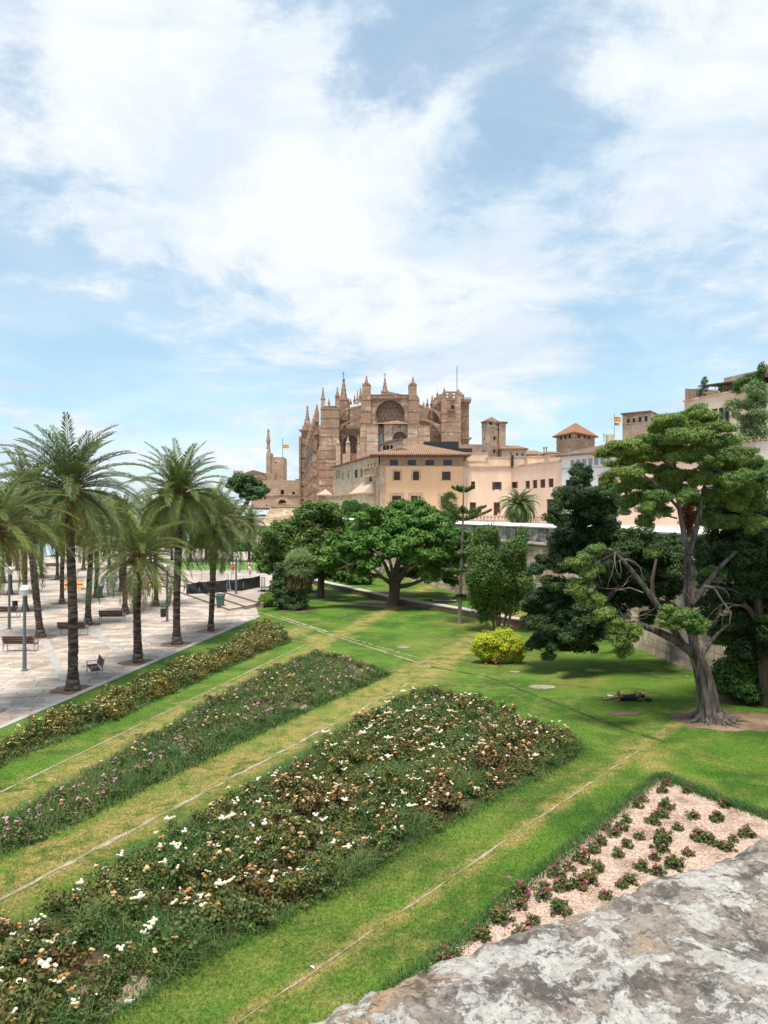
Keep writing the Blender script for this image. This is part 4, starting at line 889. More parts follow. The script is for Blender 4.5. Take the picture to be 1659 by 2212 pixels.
Y2 = 38.5; T = thing('dark_conifer', Vector(((1345-CX)*(Y2+6)/F, Y2+6, 0)), 'dense dark conifer with a spiky top, left of and behind the old cypress', 'tree')
mb = MB(); rg = random.Random(9)
limb(mb, [(800, 1450), (740, 1300), (660, 1100), (600, 900), (560, 600), (545, 440)], Y2+6, *S6, (.32, .05), dy=-6); limb(mb, [(700, 1300), (560, 1250), (400, 1250), (300, 1300)], Y2, *S6, (.16, .05)); limb(mb, [(690, 1200), (820, 1050), (950, 920)], Y2, *S6, (.16, .05)); limb(mb, [(660, 1100), (500, 1000), (350, 970)], Y2, *S6, (.12, .04))
limb(mb, [(980, 1180), (970, 1080), (1000, 940)], Y2-3, *S6, (.12, .06))
mb.build('trunk', M_bark2, T)
BL = [(545, 405, 14, 26), (520, 440, 20, 30), (585, 430, 20, 26), (550, 480, 50, 30), (520, 530, 80, 36), (440, 545, 40, 30), (590, 540, 90, 38), (680, 560, 80, 42), (560, 610, 130, 44), (450, 620, 70, 40), (410, 690, 45, 45), (660, 640, 80, 48), (740, 590, 40, 30), (560, 700, 120, 55), (690, 720, 80, 50), (480, 780, 80, 60), (620, 800, 100, 65), (730, 770, 50, 50), (420, 860, 60, 60), (530, 880, 110, 70), (360, 960, 80, 36), (290, 995, 40, 18), (460, 980, 80, 45), (660, 890, 80, 60),
      (860, 830, 130, 50), (1000, 830, 90, 50), (940, 900, 150, 70), (1060, 900, 70, 60), (820, 960, 110, 70), (980, 1000, 110, 70), (720, 1060, 100, 70), (860, 1080, 110, 60), (1060, 1060, 60, 60), (740, 1170, 90, 60), (880, 1180, 70, 40),
      (410, 1090, 90, 45), (330, 1150, 80, 50), (480, 1150, 100, 70), (250, 1215, 55, 45), (350, 1240, 100, 60), (480, 1260, 110, 75), (600, 1240, 80, 70), (300, 1310, 65, 50), (400, 1350, 110, 65), (540, 1370, 100, 65), (330, 1410, 75, 50), (440, 1440, 80, 45), (590, 1440, 50, 45), (370, 1500, 30, 38), (270, 1440, 40, 30), (640, 1330, 60, 50), (540, 1460, 30, 26), (1050, 960, 80, 70), (1090, 1120, 60, 70), (1000, 1120, 60, 50), (880, 880, 120, 60), (780, 870, 100, 60), (1100, 840, 60, 40), (900, 1180, 80, 50), (1050, 1230, 60, 46), (960, 1290, 50, 34), (1130, 960, 60, 60), (1120, 1060, 46, 56), (760, 1260, 70, 50), (690, 1380, 50, 44)]
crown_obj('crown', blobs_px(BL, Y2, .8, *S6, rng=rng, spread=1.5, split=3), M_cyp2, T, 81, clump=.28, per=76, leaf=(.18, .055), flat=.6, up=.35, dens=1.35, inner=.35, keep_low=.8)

Y3 = 31.8; T = thing('dark_conifer', Vector(((1657-CX)*Y3/F, Y3, 0)), 'dark conifer filling the right picture border behind the old cypress', 'tree')
mb = MB(); limb(mb, [(1655, 1800), (1640, 1600), (1610, 1300), (1570, 900), (1560, 700)], Y3, *S6, (.3, .1)); limb(mb, [(1590, 1300), (1480, 1150), (1400, 1050)], Y3, *S6, (.14, .05)); mb.build('trunk', M_bark2, T)
BL = [(1560, 650, 110, 70), (1460, 680, 90, 55), (1380, 720, 70, 45), (1330, 800, 70, 50), (1560, 790, 120, 70), (1440, 800, 90, 50), (1480, 900, 100, 60), (1600, 920, 80, 90), (1400, 880, 70, 45), (1520, 1010, 100, 70), (1620, 1080, 60, 90), (1440, 1010, 60, 50), (1500, 1130, 90, 60), (1600, 1210, 80, 90), (1510, 1250, 60, 60), (1420, 1320, 90, 45), (1380, 1370, 60, 35), (1520, 1360, 90, 60), (1440, 1420, 90, 50), (1570, 1450, 100, 70), (1480, 1490, 50, 30), (1620, 1530, 60, 50), (1290, 1050, 50, 50), (1270, 1180, 45, 50), (1300, 1280, 50, 40), (1300, 640, 70, 50), (1400, 620, 90, 60), (1500, 600, 100, 60), (1620, 700, 60, 90), (1350, 950, 80, 60), (1560, 900, 90, 70), (1450, 1190, 80, 60), (1380, 1200, 50, 60), (1570, 1130, 80, 70), (1650, 1330, 50, 90), (1490, 740, 90, 60), (1640, 850, 50, 80), (1650, 1000, 50, 80), (1340, 1150, 40, 50), (1480, 1320, 60, 50), (1650, 1480, 40, 60), (1400, 1150, 60, 60), (1690, 640, 60, 80), (1700, 800, 60, 90), (1690, 950, 60, 90), (1700, 1100, 60, 90), (1690, 1250, 60, 90), (1680, 1400, 60, 80), (1620, 1180, 70, 80), (1600, 1330, 80, 70), (1560, 1040, 80, 70), (1590, 800, 80, 80), (1530, 1480, 80, 50), (1630, 1420, 60, 60), (1260, 900, 50, 60), (1300, 980, 50, 50)]
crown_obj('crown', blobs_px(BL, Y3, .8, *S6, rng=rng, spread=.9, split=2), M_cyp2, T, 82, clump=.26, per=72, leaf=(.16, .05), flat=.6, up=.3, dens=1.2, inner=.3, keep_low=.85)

Y4 = G(1595, 1512).y; T = thing('dark_bush', G(1595, 1510), 'rounded glossy dark green bush to the right of the old cypress trunk', 'bush')
mb = MB(); twigs(mb, [G(1595, 1508)]*3, rg, 5, 1.4, .04, up=1.2); mb.build('stems', M_bark2, T)
BL = [(1480, 1590, 110, 60), (1400, 1620, 60, 50), (1570, 1610, 70, 60), (1420, 1690, 80, 60), (1520, 1690, 120, 70), (1600, 1680, 50, 50), (1360, 1660, 40, 50), (1470, 1560, 70, 30)]
crown_obj('leaves', blobs_px(BL, Y4, .9, *S6, rng=rng, spread=.5), M_bush, T, 83, clump=.26, per=60, leaf=(.15, .09), flat=.7, inner=.6, dens=1.2)

# pale feathery tree above on the right
S3 = (1269, 729, .235); Y5 = 84; T = thing('feathery_tree', Vector(((1625-CX)*Y5/F, Y5, 6.2)), 'soft pale green tree high on the right in front of the terrace house', 'tree')
mb = MB(); limb(mb, [(1520, 1150), (1530, 950), (1560, 700), (1570, 500)], Y5, *S3, (.35, .1)); limb(mb, [(1530, 850), (1450, 740), (1340, 640)], Y5, *S3, (.12, .04)); mb.build('trunk', M_bark2, T)
BL = [(1540, 455, 90, 36), (1480, 480, 60, 26), (1600, 500, 60, 50), (1560, 550, 100, 50), (1350, 610, 70, 30), (1300, 640, 45, 22), (1430, 630, 80, 34), (1500, 600, 60, 30), (1600, 640, 60, 60), (1560, 700, 90, 50), (1430, 740, 80, 34), (1380, 700, 40, 26), (1500, 800, 90, 50), (1600, 800, 60, 60), (1450, 880, 60, 40), (1560, 880, 100, 50), (1400, 960, 120, 60), (1280, 1000, 120, 60), (1450, 1020, 80, 50), (1600, 760, 50, 60)]
crown_obj('crown', blobs_px(BL, Y5, .7, *S3, rng=rng, spread=1.5), M_soft, T, 84, clump=.55, per=60, leaf=(.30, .13), flat=.8, up=.3, dens=.8, inner=.3, keep_low=.9)

# ------------------------------------------------------------------ plants on the rampart
b = P(1122, 1126, 96); b.z = 6.2
palm(b, P(1122, 1089, 96), 'terrace', 'squat round-headed palm with drooping fronds in front of the pink building', .92, .42, 0, 1.1, group=None, seed=31)
b = Vector(((970-CX)*100/F, 100, 6.2)); T = thing('fan_palm', b, 'small bushy fan palm on the rampart left of the Norfolk pine top', 'palm tree')
mb = MB(); mb.tube([b, P(972, 1110, 100), P(972, 1085, 100)], [.3, .26, .2], 8); mb.build('trunk', M_palmt, T)
V = np.concatenate([fan_head(P(972, 1082, 100), 40, 1.5, rng, -30, 88, w=.09), fan_head(P(965, 1100, 100), 34, 1.4, rng, -60, 70, w=.09), fan_head(P(978, 1104, 100), 30, 1.2, rng, -60, 60, w=.09)]); mk('crown', V, quads(V), M_frond, T)
for i, (px, top, Y, w, lb) in enumerate(((749, 1083, 146, .95, 'left one of a clipped dark cypress pair below the cream palace wing'), (764, 1082, 144, 1.1, 'right one of a clipped dark cypress pair below the cream palace wing'), (787, 1089, 145, 1.3, 'low clipped dark cypress nearest the pink corner house'), (1190, 1120, 62, .25, 'small green shrub on the rampart walk beside the coping'))):
    b = Vector(((px-CX)*Y/F, Y, 6.2)); h = (8+(CY-top)*Y/F)-6.2; T = thing('clipped_cypress', b, lb, 'shrub', None)
    mb = MB(); mb.tube([b, b+Vector((0, 0, h*.8))], [.1, .05], 6); mb.build('stem', M_bark2, T)
    crown_obj('crown', [(b+Vector((0, 0, h*.5)), (w, w, h*.5)), (b+Vector((0, 0, h*.3)), (w*1.05, w, h*.32)), (b+Vector((0, 0, h*.7)), (w*.9, w, h*.3))], M_bush, T, 90+i, clump=.3 if w > .5 else .12, per=50, leaf=(.22, .12) if w > .5 else (.1, .06), flat=1, shellmin=.9, inner=.6)
# ------------------------------------------------------------------ town plateau and terraces
M_town = mottled('town_ground_mat', (.42, .36, .30), (.52, .46, .39), .3)
mb = MB(); mb.prism([(19, 14), (18.3, 33.9), (16.7, 48), (4.7, 87.4), (-11.6, 140.5), (-11, 150), (-14, 250), (-60, 252), (-90, 700), (500, 700), (500, 14)][::-1], -.2, 6.2); struct(mb.build('town_ground', M_town, origin=(0, 0, 0)))
M_tw = masonry('terrace_wall_mat', (.64, .48, .34), (.54, .39, .27), (.36, .26, .18), 1.4, .5, .03, stain=(.36, .24, .15), stain_s=.06, pale=(.74, .6, .46))
T = thing('terrace_wall', Vector((-30, 240, 0)), 'high battered pale terrace wall below the palace gate, with people along its top', 'wall')
mb = MB(); Yt = 240
a, b_, c_, d_ = P(575, 1096, Yt), P(742, 1096, Yt), P(742, 1200, Yt), P(560, 1200, Yt)
mb.add([(d_.x-1, Yt-5, 0), (c_.x, Yt-5, 0), (c_.x, 330, 0), (d_.x-1, 330, 0), (a.x+1.5, Yt-.5, a.z), (b_.x, Yt-.5, a.z), (b_.x, 330, a.z), (a.x+1.5, 330, a.z)], [(0, 1, 5, 4), (3, 0, 4, 7), (1, 2, 6, 5), (2, 3, 7, 6), (4, 5, 6, 7)])
mb.build('wall_face', M_tw, T)
mb = MB(); mb.box(a.x+1.3, b_.x, Yt-.7, Yt, a.z, a.z+.85); mb.build('parapet', M_tw, T)
struct(mk('esplanade', [(a.x-40, 300, a.z+.02), (b_.x+60, 300, a.z+.02), (b_.x+60, 600, a.z+.02), (a.x-40, 600, a.z+.02)], [(0, 1, 2, 3)], M_town))
T = thing('low_boundary_wall', Vector((-28, 150, 0)), 'low white-capped wall at the far end of the garden under the terrace wall', 'wall')
mb = MB(); mb.box(-28, -12, 150, 151, 0, 5.3); mb.box(-27, -25.6, 149.6, 150, 0, 5.5); mb.build('wall_face', M_wallstone, T); mb = MB(); mb.box(-28.2, -12, 149.7, 151.4, 5.3, 5.75); mb.build('coping', M_coping, T)

# ------------------------------------------------------------------ building kit
M_glass, t, b, out = base_mat('window_glass_mat', .35, .3); b.inputs['Base Color'].default_value = (.05, .075, .10, 1)
M_skyglass, t, b, out = base_mat('bright_glass_mat', .15, .6); b.inputs['Base Color'].default_value = (.30, .42, .50, 1)
M_dark = plain('dark_opening_mat', (.035, .03, .03), .9)
M_shut = mottled('brown_shutter_mat', (.085, .04, .032), (.12, .06, .045), 3)
M_shutg = mottled('dark_green_shutter_mat', (.03, .05, .055), (.045, .07, .075), 3)
M_frame = plain('stone_frame_mat', (.56, .42, .30), .85)
M_wood = plain('dark_wood_mat', (.10, .06, .04), .8)
M_metal = plain('grey_metal_mat', (.20, .21, .22), .45, .5)
def tiles(name, c1, c2, c3=(.3, .24, .16), pitch=.35):
    m, t, b, out = base_mat(name, .9, .2)
    o = t.new('ShaderNodeTexCoord').outputs['Object']; x, y, z = t.sep(o)
    nrm = t.new('ShaderNodeNewGeometry').outputs['Normal']; nx, ny, nz = t.sep(nrm)
    sel = t.m('GREATER_THAN', t.m('ABSOLUTE', nx), t.m('ABSOLUTE', ny))
    u = t.m('ADD', t.m('MULTIPLY', y, sel), t.m('MULTIPLY', x, t.m('SUBTRACT', 1.0, sel)))
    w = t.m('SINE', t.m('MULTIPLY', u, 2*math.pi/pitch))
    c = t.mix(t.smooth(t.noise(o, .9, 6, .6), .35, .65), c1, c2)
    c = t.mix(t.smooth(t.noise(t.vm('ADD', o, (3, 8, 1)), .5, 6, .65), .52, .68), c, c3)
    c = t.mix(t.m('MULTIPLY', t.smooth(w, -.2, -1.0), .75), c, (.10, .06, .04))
    t.l.new(c, b.inputs['Base Color']); bump(t, b, w, 1.0, .06); return m
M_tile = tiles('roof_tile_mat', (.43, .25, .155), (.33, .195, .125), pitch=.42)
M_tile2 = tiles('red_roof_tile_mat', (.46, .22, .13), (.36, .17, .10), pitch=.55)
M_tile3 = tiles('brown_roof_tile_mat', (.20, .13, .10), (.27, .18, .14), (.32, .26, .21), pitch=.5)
M_orange = mottled('orange_plaster_mat', (.84, .54, .325), (.80, .50, .29), .5, c3=(.74, .46, .29), s3=.3, stretch=(1, 1, .5))
M_pink = mottled('pink_plaster_mat', (.86, .63, .49), (.82, .585, .45), .4, c3=(.73, .52, .39), s3=.5, stretch=(1, 1, .4))
M_cream = mottled('cream_plaster_mat', (.74, .60, .45), (.66, .51, .38), .4, c3=(.54, .41, .30), s3=.6, stretch=(1, 1, .5))
M_white = mottled('white_plaster_mat', (.76, .74, .73), (.70, .68, .66), .4)
M_ochre = masonry('ochre_stone_mat', (.58, .42, .31), (.51, .365, .265), (.40, .28, .2), 1.0, .45, .02, stain=(.42, .29, .21), stain_s=.12, pale=(.68, .54, .42))
M_upband = masonry('upper_band_mat', (.42, .30, .22), (.35, .25, .18), (.26, .18, .13), .8, .33, .03)
M_quoin = masonry('quoin_mat', (.66, .49, .37), (.56, .40, .30), (.36, .25, .18), 1.0, .42, .04)
M_wing = masonry('palace_wing_mat', (.66, .52, .38), (.60, .46, .33), (.54, .41, .30), 1.2, .5, .012, stain=(.46, .33, .23), stain_s=.2, pale=(.74, .61, .47), jit=.45)
class Wall:
    """an upright wall from p0 to p1 (plan), described with survey coordinates of its openings"""
    def __init__(s, p0, p1):
        s.p0 = Vector((p0[0], p0[1])); d = Vector((p1[0], p1[1]))-s.p0; s.L = d.length; s.u = d/s.L
        s.n = Vector((s.u.y, -s.u.x))
        if s.n.dot(s.p0) > 0: s.n = -s.n; 
        s.flip = (s.n - Vector((s.u.y, -s.u.x))).length > .1
    def s_of(s, px):
        k = (px-CX)/F; return (k*s.p0.y-s.p0.x)/(s.u.x-k*s.u.y)
    def Yat(s, a): return s.p0.y+s.u.y*a
    def z_of(s, py, a): return EYE-(py-CY)*s.Yat(a)/F
    def pt(s, a, z, off=0): return Vector((s.p0.x+s.u.x*a+s.n.x*off, s.p0.y+s.u.y*a+s.n.y*off, z))
    def rect(s, x0, y0, x1, y1):
        a0, a1 = s.s_of(x0), s.s_of(x1); am = (a0+a1)/2; return a0, a1, s.z_of(y1, am), s.z_of(y0, am)
    def box(s, mb, a0, a1, z0, z1, o0, o1):
        vs = [s.pt(a, z, o) for z in (z0, z1) for (a, o) in ((a0, o1), (a1, o1), (a1, o0), (a0, o0))]
        mb.add(vs, [(3, 2, 1, 0), (4, 5, 6, 7), (0, 1, 5, 4), (1, 2, 6, 5), (2, 3, 7, 6), (3, 0, 4, 7)])
    def panel(s, mb, z0, z1, holes, a0=0, a1=None, depth=.45, off=0):
        a1 = s.L if a1 is None else a1
        xs = sorted({a0, a1, *[h[0] for h in holes], *[h[1] for h in holes]}); zs = sorted({z0, z1, *[h[2] for h in holes], *[h[3] for h in holes]})
        for i in range(len(xs)-1):
            for j in range(len(zs)-1):
                xm, zm = (xs[i]+xs[i+1])/2, (zs[j]+zs[j+1])/2
                if any(h[0] < xm < h[1] and h[2] < zm < h[3] for h in holes): continue
                mb.add([s.pt(xs[i], zs[j], off), s.pt(xs[i+1], zs[j], off), s.pt(xs[i+1], zs[j+1], off), s.pt(xs[i], zs[j+1], off)], [(0, 1, 2, 3)])
        for h in holes:
            q = [(h[0], h[2]), (h[1], h[2]), (h[1], h[3]), (h[0], h[3])]
            for k in range(4):
                (a, z), (c, w) = q[k], q[(k+1) % 4]
                mb.add([s.pt(a, z, off), s.pt(c, w, off), s.pt(c, w, off-depth), s.pt(a, z, off-depth)], [(0, 1, 2, 3)])
def window(W_, h, parent, style='shut', name='window', label=None):
    """a window set in a wall hole: frame, pane(s), shutters, sill"""
    a0, a1, z0, z1 = h; w = a1-a0; m = (a0+a1)/2
    fr = MB(); t_ = min(.09, w*.1)
    for q in ((a0, a0+t_, z0, z1), (a1-t_, a1, z0, z1), (a0+t_, a1-t_, z0, z0+t_), (a0+t_, a1-t_, z1-t_, z1)): W_.box(fr, *q, -.34, -.22)
    mats = {'shut': M_wood, 'open': M_wood, 'dark': M_shutg, 'white': M_frame, 'green': M_shutg, 'void': M_frame}
    f = fr.build(name, mats[style], parent)
    if label: f['label'] = label
    if style == 'shut':
        mb = MB()
        n = max(4, int((z1-z0)/.16))
        for k in range(n):
            zz = z0+t_+(z1-z0-2*t_)*k/n; 
            for (p, q) in ((a0+t_, m-.03), (m+.03, a1-t_)): W_.box(mb, p, q, zz, zz+(z1-z0)/n*.72, -.28, -.24)
        W_.box(mb, a0+t_*.5, a1-t_*.5, z0+t_*.5, z1-t_*.5, -.32, -.29)
        mb.build('shutter', M_shut, f)
    else:
        mb = MB(); W_.box(mb, a0+.02, a1-.02, z0+.02, z1-.02, -.36, -.33); mb.build('pane', M_skyglass if style == 'white' else (M_dark if style == 'void' else M_glass), f)
    if style in ('open', 'green'):
        for (p, q) in ((a0-.02, a0+w*.24), (a1-w*.24, a1+.02)):
            mb = MB(); W_.box(mb, p, q, z0, z1, .02, .09); mb.build('shutter', M_shut if style == 'open' else M_shutg, f)
        mb = MB(); W_.box(mb, m-.04, m+.04, z0, z1, -.33, -.27); W_.box(mb, a0+w*.25, a1-w*.25, (z0+z1)/2, (z0+z1)/2+.05, -.33, -.27); mb.build('mullion', M_wood if style == 'open' else M_shutg, f)
    if style == 'white':
        mb = MB(); W_.box(mb, m-.04, m+.04, z0, z1, -.33, -.27); W_.box(mb, a0, a1, z0+(z1-z0)*.35, z0+(z1-z0)*.35+.06, -.33, -.26); mb.build('mullion', M_frame, f)
    return f
def sill(W_, h, parent, ext=.25, t_=.14, mat=None):
    mb = MB(); W_.box(mb, h[0]-ext, h[1]+ext, h[2]-t_-.02, h[2]-.02, 0.003, .22); mb.build('window_sill', mat or M_frame, parent)
def surround(W_, h, parent, w=.4, mat=None, d=.05):
    mb = MB(); a0, a1, z0, z1 = h
    for q in ((a0-w, a0, z0, z1+w), (a1, a1+w, z0, z1+w), (a0, a1, z1, z1+w)): W_.box(mb, *q, .003, d)
    mb.build('window_surround', mat or M_quoin, parent)
def hip(mb, x0, x1, y0, y1, z0, z1, inset, th=.28, ridge_y=None):
    """hipped roof with an eaves slab"""
    mb.box(x0, x1, y0, y1, z0, z0+th); r = min(inset, (x1-x0)/2-.01); ym = (y0+y1)/2 if ridge_y is None else ridge_y
    mb.add([(x0, y0, z0+th), (x1, y0, z0+th), (x1, y1, z0+th), (x0, y1, z0+th), (x0+r, ym, z1), (x1-r, ym, z1)], [(0, 1, 5, 4), (1, 2, 5), (2, 3, 4, 5), (3, 0, 4)])

# --- orange corner house
C1 = (1150, 1450, .4822)
def c1(x, y): return ((1150+x*.4822)/1.8517, (1450+y*.4822)/1.8517)
def c2(x, y): return (999+x*.2116, 864+y*.2116)
def c3(x, y): return (1269+x*.235, 729+y*.235)
def rects(W_, f, L):
    out = []
    for q in L: a, b = f(q[0], q[1]); c, d = f(q[2], q[3]); out.append(W_.rect(a, b, c, d))
    return out
p0 = P(820.5, 1100, 150); p1 = P(1001.5, 1100, 150)
T = thing('corner_house', Vector((p0.x, 150, 6.2)), 'orange plastered house with a wide tiled hip roof and brown shutters', 'house')
Wl = Wall(p0.xy, p1.xy); zt = 8+(CY-984)*150/F; zb = Wl.z_of(1007, 5)
up = rects(Wl, c1, [(849, 808, 916, 852), (998, 808, 1065, 852), (1145, 808, 1214, 852), (1294, 808, 1363, 852)])
mid = rects(Wl, c1, [(882, 903, 933, 975), (1041, 903, 1091, 975), (1283, 905, 1351, 974)]); low = rects(Wl, c1, [(868, 1106, 945, 1190), (1026, 1106, 1104, 1190), (1270, 1108, 1340, 1190)])
mb = MB(); Wl.panel(mb, zb, zt, up); Wl.box(mb, -.0, Wl.L, zb, zb+.01, -.4, 0)
Wr = Wall((p1.x, 150), (p1.x+.01, 168)); mb.add([(p0.x, 150, zb), (p0.x, 172, zb), (p0.x, 172, zt), (p0.x, 150, zt)], [(0, 1, 2, 3)]); mb.add([(p1.x, 150, zb), (p1.x, 172, zb), (p1.x, 172, zt), (p1.x, 150, zt)], [(0, 1, 2, 3)])
mb.build('attic_wall', M_upband, T)
mb = MB(); Wl.panel(mb, 6, zb, mid+low, a0=1.05); mb.add([(p1.x, 150, 6), (p1.x, 172, 6), (p1.x, 172, zb), (p1.x, 150, zb)], [(0, 1, 2, 3)]); mb.add([(p0.x, 150.9, 6), (p0.x, 172, 6), (p0.x, 172, zb), (p0.x, 150.9, zb)], [(0, 1, 2, 3)]); mb.build('wall', M_orange, T)
mb = MB(); mb.box(p0.x-.03, p0.x+1.1, 149.94, 151, 6, zb-.02); mb.box(p1.x-1.3, p1.x+.04, 149.96, 151, 6, zb-.02) if False else None; mb.build('corner_stones', M_quoin, T)
mb = MB(); Wl.box(mb, 0, Wl.L, zb-.12, zb+.10, .003, .12); mb.build('string_course', M_frame, T)
for h in up: window(Wl, h, T, 'dark')
for h in mid[:2]: surround(Wl, h, window(Wl, h, T, 'shut'), .35); 
window(Wl, mid[2], T, 'open', label='middle-storey window with its brown shutters folded open')
for h in mid: sill(Wl, h, T)
for h in low: surround(Wl, h, window(Wl, h, T, 'shut'), .55)
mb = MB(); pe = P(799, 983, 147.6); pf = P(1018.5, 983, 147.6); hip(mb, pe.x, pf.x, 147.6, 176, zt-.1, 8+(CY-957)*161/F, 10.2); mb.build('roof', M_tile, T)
mb = MB()
for i in range(34): x = pe.x+.3+i*(pf.x-pe.x-.6)/33; mb.box(x-.08, x+.08, 147.7, 150, zt-.3, zt-.103)
mb.build('rafter_ends', M_wood, T); mb = MB(); mb.box(pe.x+.1, pf.x-.1, 147.7, 149.99, zt-.14, zt-.104); mb.build('soffit', M_wood, T)
for px in (837, 867, 904): a = Wl.s_of(px); mb = MB(); Wl.box(mb, a-.06, a+.06, 6.2, Wl.z_of(1064, 5), .003, .15); mb.build('drainpipe', M_frame, T)

# --- cream palace wing running back to the left
q0 = (P(821, 1100, 151).x-.3, 151.2); q1 = (-12.9, 195)
T = thing('palace_wing', Vector((q1[0], q1[1], 6.2)), 'long cream stone wing with small mixed windows between cathedral and orange house', 'building')
Ww = Wall(q1, q0); zt = 19.2
Hs = rects(Ww, c1, [(455, 915-10, 459+4, 975), (499, 902, 508, 966), (556, 888, 582, 958), (607, 873, 636, 950), (452, 1098, 463, 1124), (491, 1096, 501, 1120), (522, 1092, 531, 1117), (382, 930, 387, 975)])
tri = rects(Ww, c1, [(401, 895, 411, 962), (413, 893, 423, 962), (425, 890, 435, 960)]); gal = rects(Ww, c1, [(666, 842, 678, 908), (689, 834, 703, 908), (715, 829, 729, 906)])
arch = rects(Ww, c1, [(674, 990, 706, 1030)])
mb = MB(); Ww.panel(mb, 6, zt, Hs+tri+gal+arch); Ww.box(mb, 0, Ww.L, zt-.02, zt, -9, -.01); mb.add([Ww.pt(0, 6, 0), Ww.pt(0, 6, -9), Ww.pt(0, zt, -9), Ww.pt(0, zt, 0)], [(0, 1, 2, 3)]); mb.build('wall', M_wing, T)
for h in Hs: window(Ww, h, T, 'dark')
for h in tri+gal: window(Ww, h, T, 'white')
window(Ww, arch[0], T, 'dark')
mb = MB(); h = arch[0]; Ww.box(mb, h[0]-.3, h[1]+.3, h[2]-.2, h[2]-.02, .003, .2)
mb.add([Ww.pt(h[0], h[3], .02), Ww.pt(h[1], h[3], .02), Ww.pt((h[0]+h[1])/2, h[3]+1.5, .02)], [(0, 1, 2)]); mb.build('pointed_window_head', M_shutg, T)
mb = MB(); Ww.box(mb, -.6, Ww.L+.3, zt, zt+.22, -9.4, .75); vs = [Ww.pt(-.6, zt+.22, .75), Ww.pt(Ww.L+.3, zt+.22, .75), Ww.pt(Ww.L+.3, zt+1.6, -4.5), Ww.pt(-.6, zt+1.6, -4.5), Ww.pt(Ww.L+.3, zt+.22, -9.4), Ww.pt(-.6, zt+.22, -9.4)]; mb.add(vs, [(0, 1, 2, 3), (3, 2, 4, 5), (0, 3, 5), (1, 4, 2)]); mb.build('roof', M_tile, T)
# balcony band under the arched gallery, hooded block and lower parapet
g0 = Ww.s_of(c1(655, 0)[0]); g1 = Ww.L; zc = Ww.z_of(c1(0, 945)[1], g0+1); 
mb = MB(); Ww.box(mb, g0, g1, zc-.25, zc+.05, .003, 1.0); n_ = 9
for i in range(n_+1): a = g0+(g1-g0)*i/n_; Ww.box(mb, a-.12, a+.12, zc+.05, zc+1.5, .6, .85)
Ww.box(mb, g0, g1, zc+1.5, zc+1.75, .55, .95); mb.build('balcony', M_wing, T)
a0 = Ww.s_of(c1(608, 0)[0]); a1 = Ww.s_of(c1(733, 0)[0]); z1_ = Ww.z_of(c1(0, 1088)[1], a1); mb = MB(); Ww.box(mb, a0+.4, a1-.3, 6, z1_, .003, 2.2); mb.build('porch_block', M_wing, T)
mb = MB(); Ww.box(mb, a0, a1, z1_, z1_+.25, .003, 2.6); mb.add([Ww.pt(a0, z1_+.25, 2.6), Ww.pt(a1, z1_+.25, 2.6), Ww.pt(a1-.5, z1_+2.6, .02), Ww.pt(a0+1.5, z1_+2.6, .02)], [(0, 1, 2, 3), ]); mb.add([Ww.pt(a1, z1_+.25, 2.6), Ww.pt(a1, z1_+.25, .02), Ww.pt(a1-.5, z1_+2.6, .02)], [(0, 1, 2)]); mb.add([Ww.pt(a0, z1_+.25, 2.6), Ww.pt(a0+1.5, z1_+2.6, .02), Ww.pt(a0, z1_+.25, .02)], [(0, 1, 2)]); mb.build('porch_roof', M_frame, T)
z2 = Ww.z_of(c1(0, 1150)[1], 4); mb = MB(); Ww.box(mb, -1, a0+.4, 6, z2, .003, 2.4)
for i in range(22): a = -1+i*(a0+1.2)/21; Ww.box(mb, a-.13, a+.13, z2, z2+1.0, 2.1, 2.35)
Ww.box(mb, -1, a0+.4, z2+1.0, z2+1.2, 2.05, 2.42); mb.build('garden_balustrade', M_wing, T)
mb = MB(); Ww.box(mb, -2.6, 1.2, 6, z2+1.4, .6, 3.4); mb.build('corner_turret', M_ochre, T); mb = MB(); Ww.box(mb, -3, 1.6, z2+1.4, z2+1.7, .5, 3.8); mb.add([Ww.pt(-3, z2+1.7, 3.8), Ww.pt(1.6, z2+1.7, 3.8), Ww.pt(1.6, z2+1.7, .5), Ww.pt(-3, z2+1.7, .5), Ww.pt(-.7, z2+3.1, 1.8)], [(0, 1, 4), (1, 2, 4), (2, 3, 4), (3, 0, 4)]); mb.build('turret_roof', M_frame, T)

# --- long pink building, bent front
p0 = P(1001.8, 1100, 150.3); p1 = P(1105, 1100, 150.3); p2 = P(1212.5, 1100, 133)
T = thing('pink_building', Vector((p0.x, 150, 6.2)), 'long pale pink building with a bent front and brown shuttered windows', 'building')
zt = 8+(CY-1010)*150.3/F
Wa = Wall(p0.xy, p1.xy); Wb = Wall(p1.xy, p2.xy)
ha = rects(Wa, c2, [(88, 832, 129, 910), (306, 837, 397, 914), (75, 1045, 138, 1180), (319, 1045, 384, 1187)])
hb = rects(Wb, c2, [(508, 836, 563, 900), (640, 825, 687, 907), (714, 817, 762, 902), (790, 810, 844, 897), (874, 803, 929, 891), (857, 1012, 934, 1160)])
mb = MB(); Wa.panel(mb, 6, zt, ha); Wb.panel(mb, 6, zt, hb); mb.add([(p0.x, 150.3, zt-.02), (p1.x, 150.3, zt-.02), (p2.x, 133, zt-.02), (p2.x+4, 165, zt-.02), (p0.x, 168, zt-.02)], [(0, 1, 2, 3, 4)]); mb.build('wall', M_pink, T)
for W_, hh in ((Wa, ha), (Wb, hb)):
    for h in hh: window(W_, h, T, 'open' if h in (ha[1], hb[0]) else 'shut')
mb = MB(); Wa.box(mb, 0, Wa.L, zt, zt+.32, -.3, .28); Wb.box(mb, 0, Wb.L, zt, zt+.32, -.3, .28); mb.build('cornice', M_ochre, T)
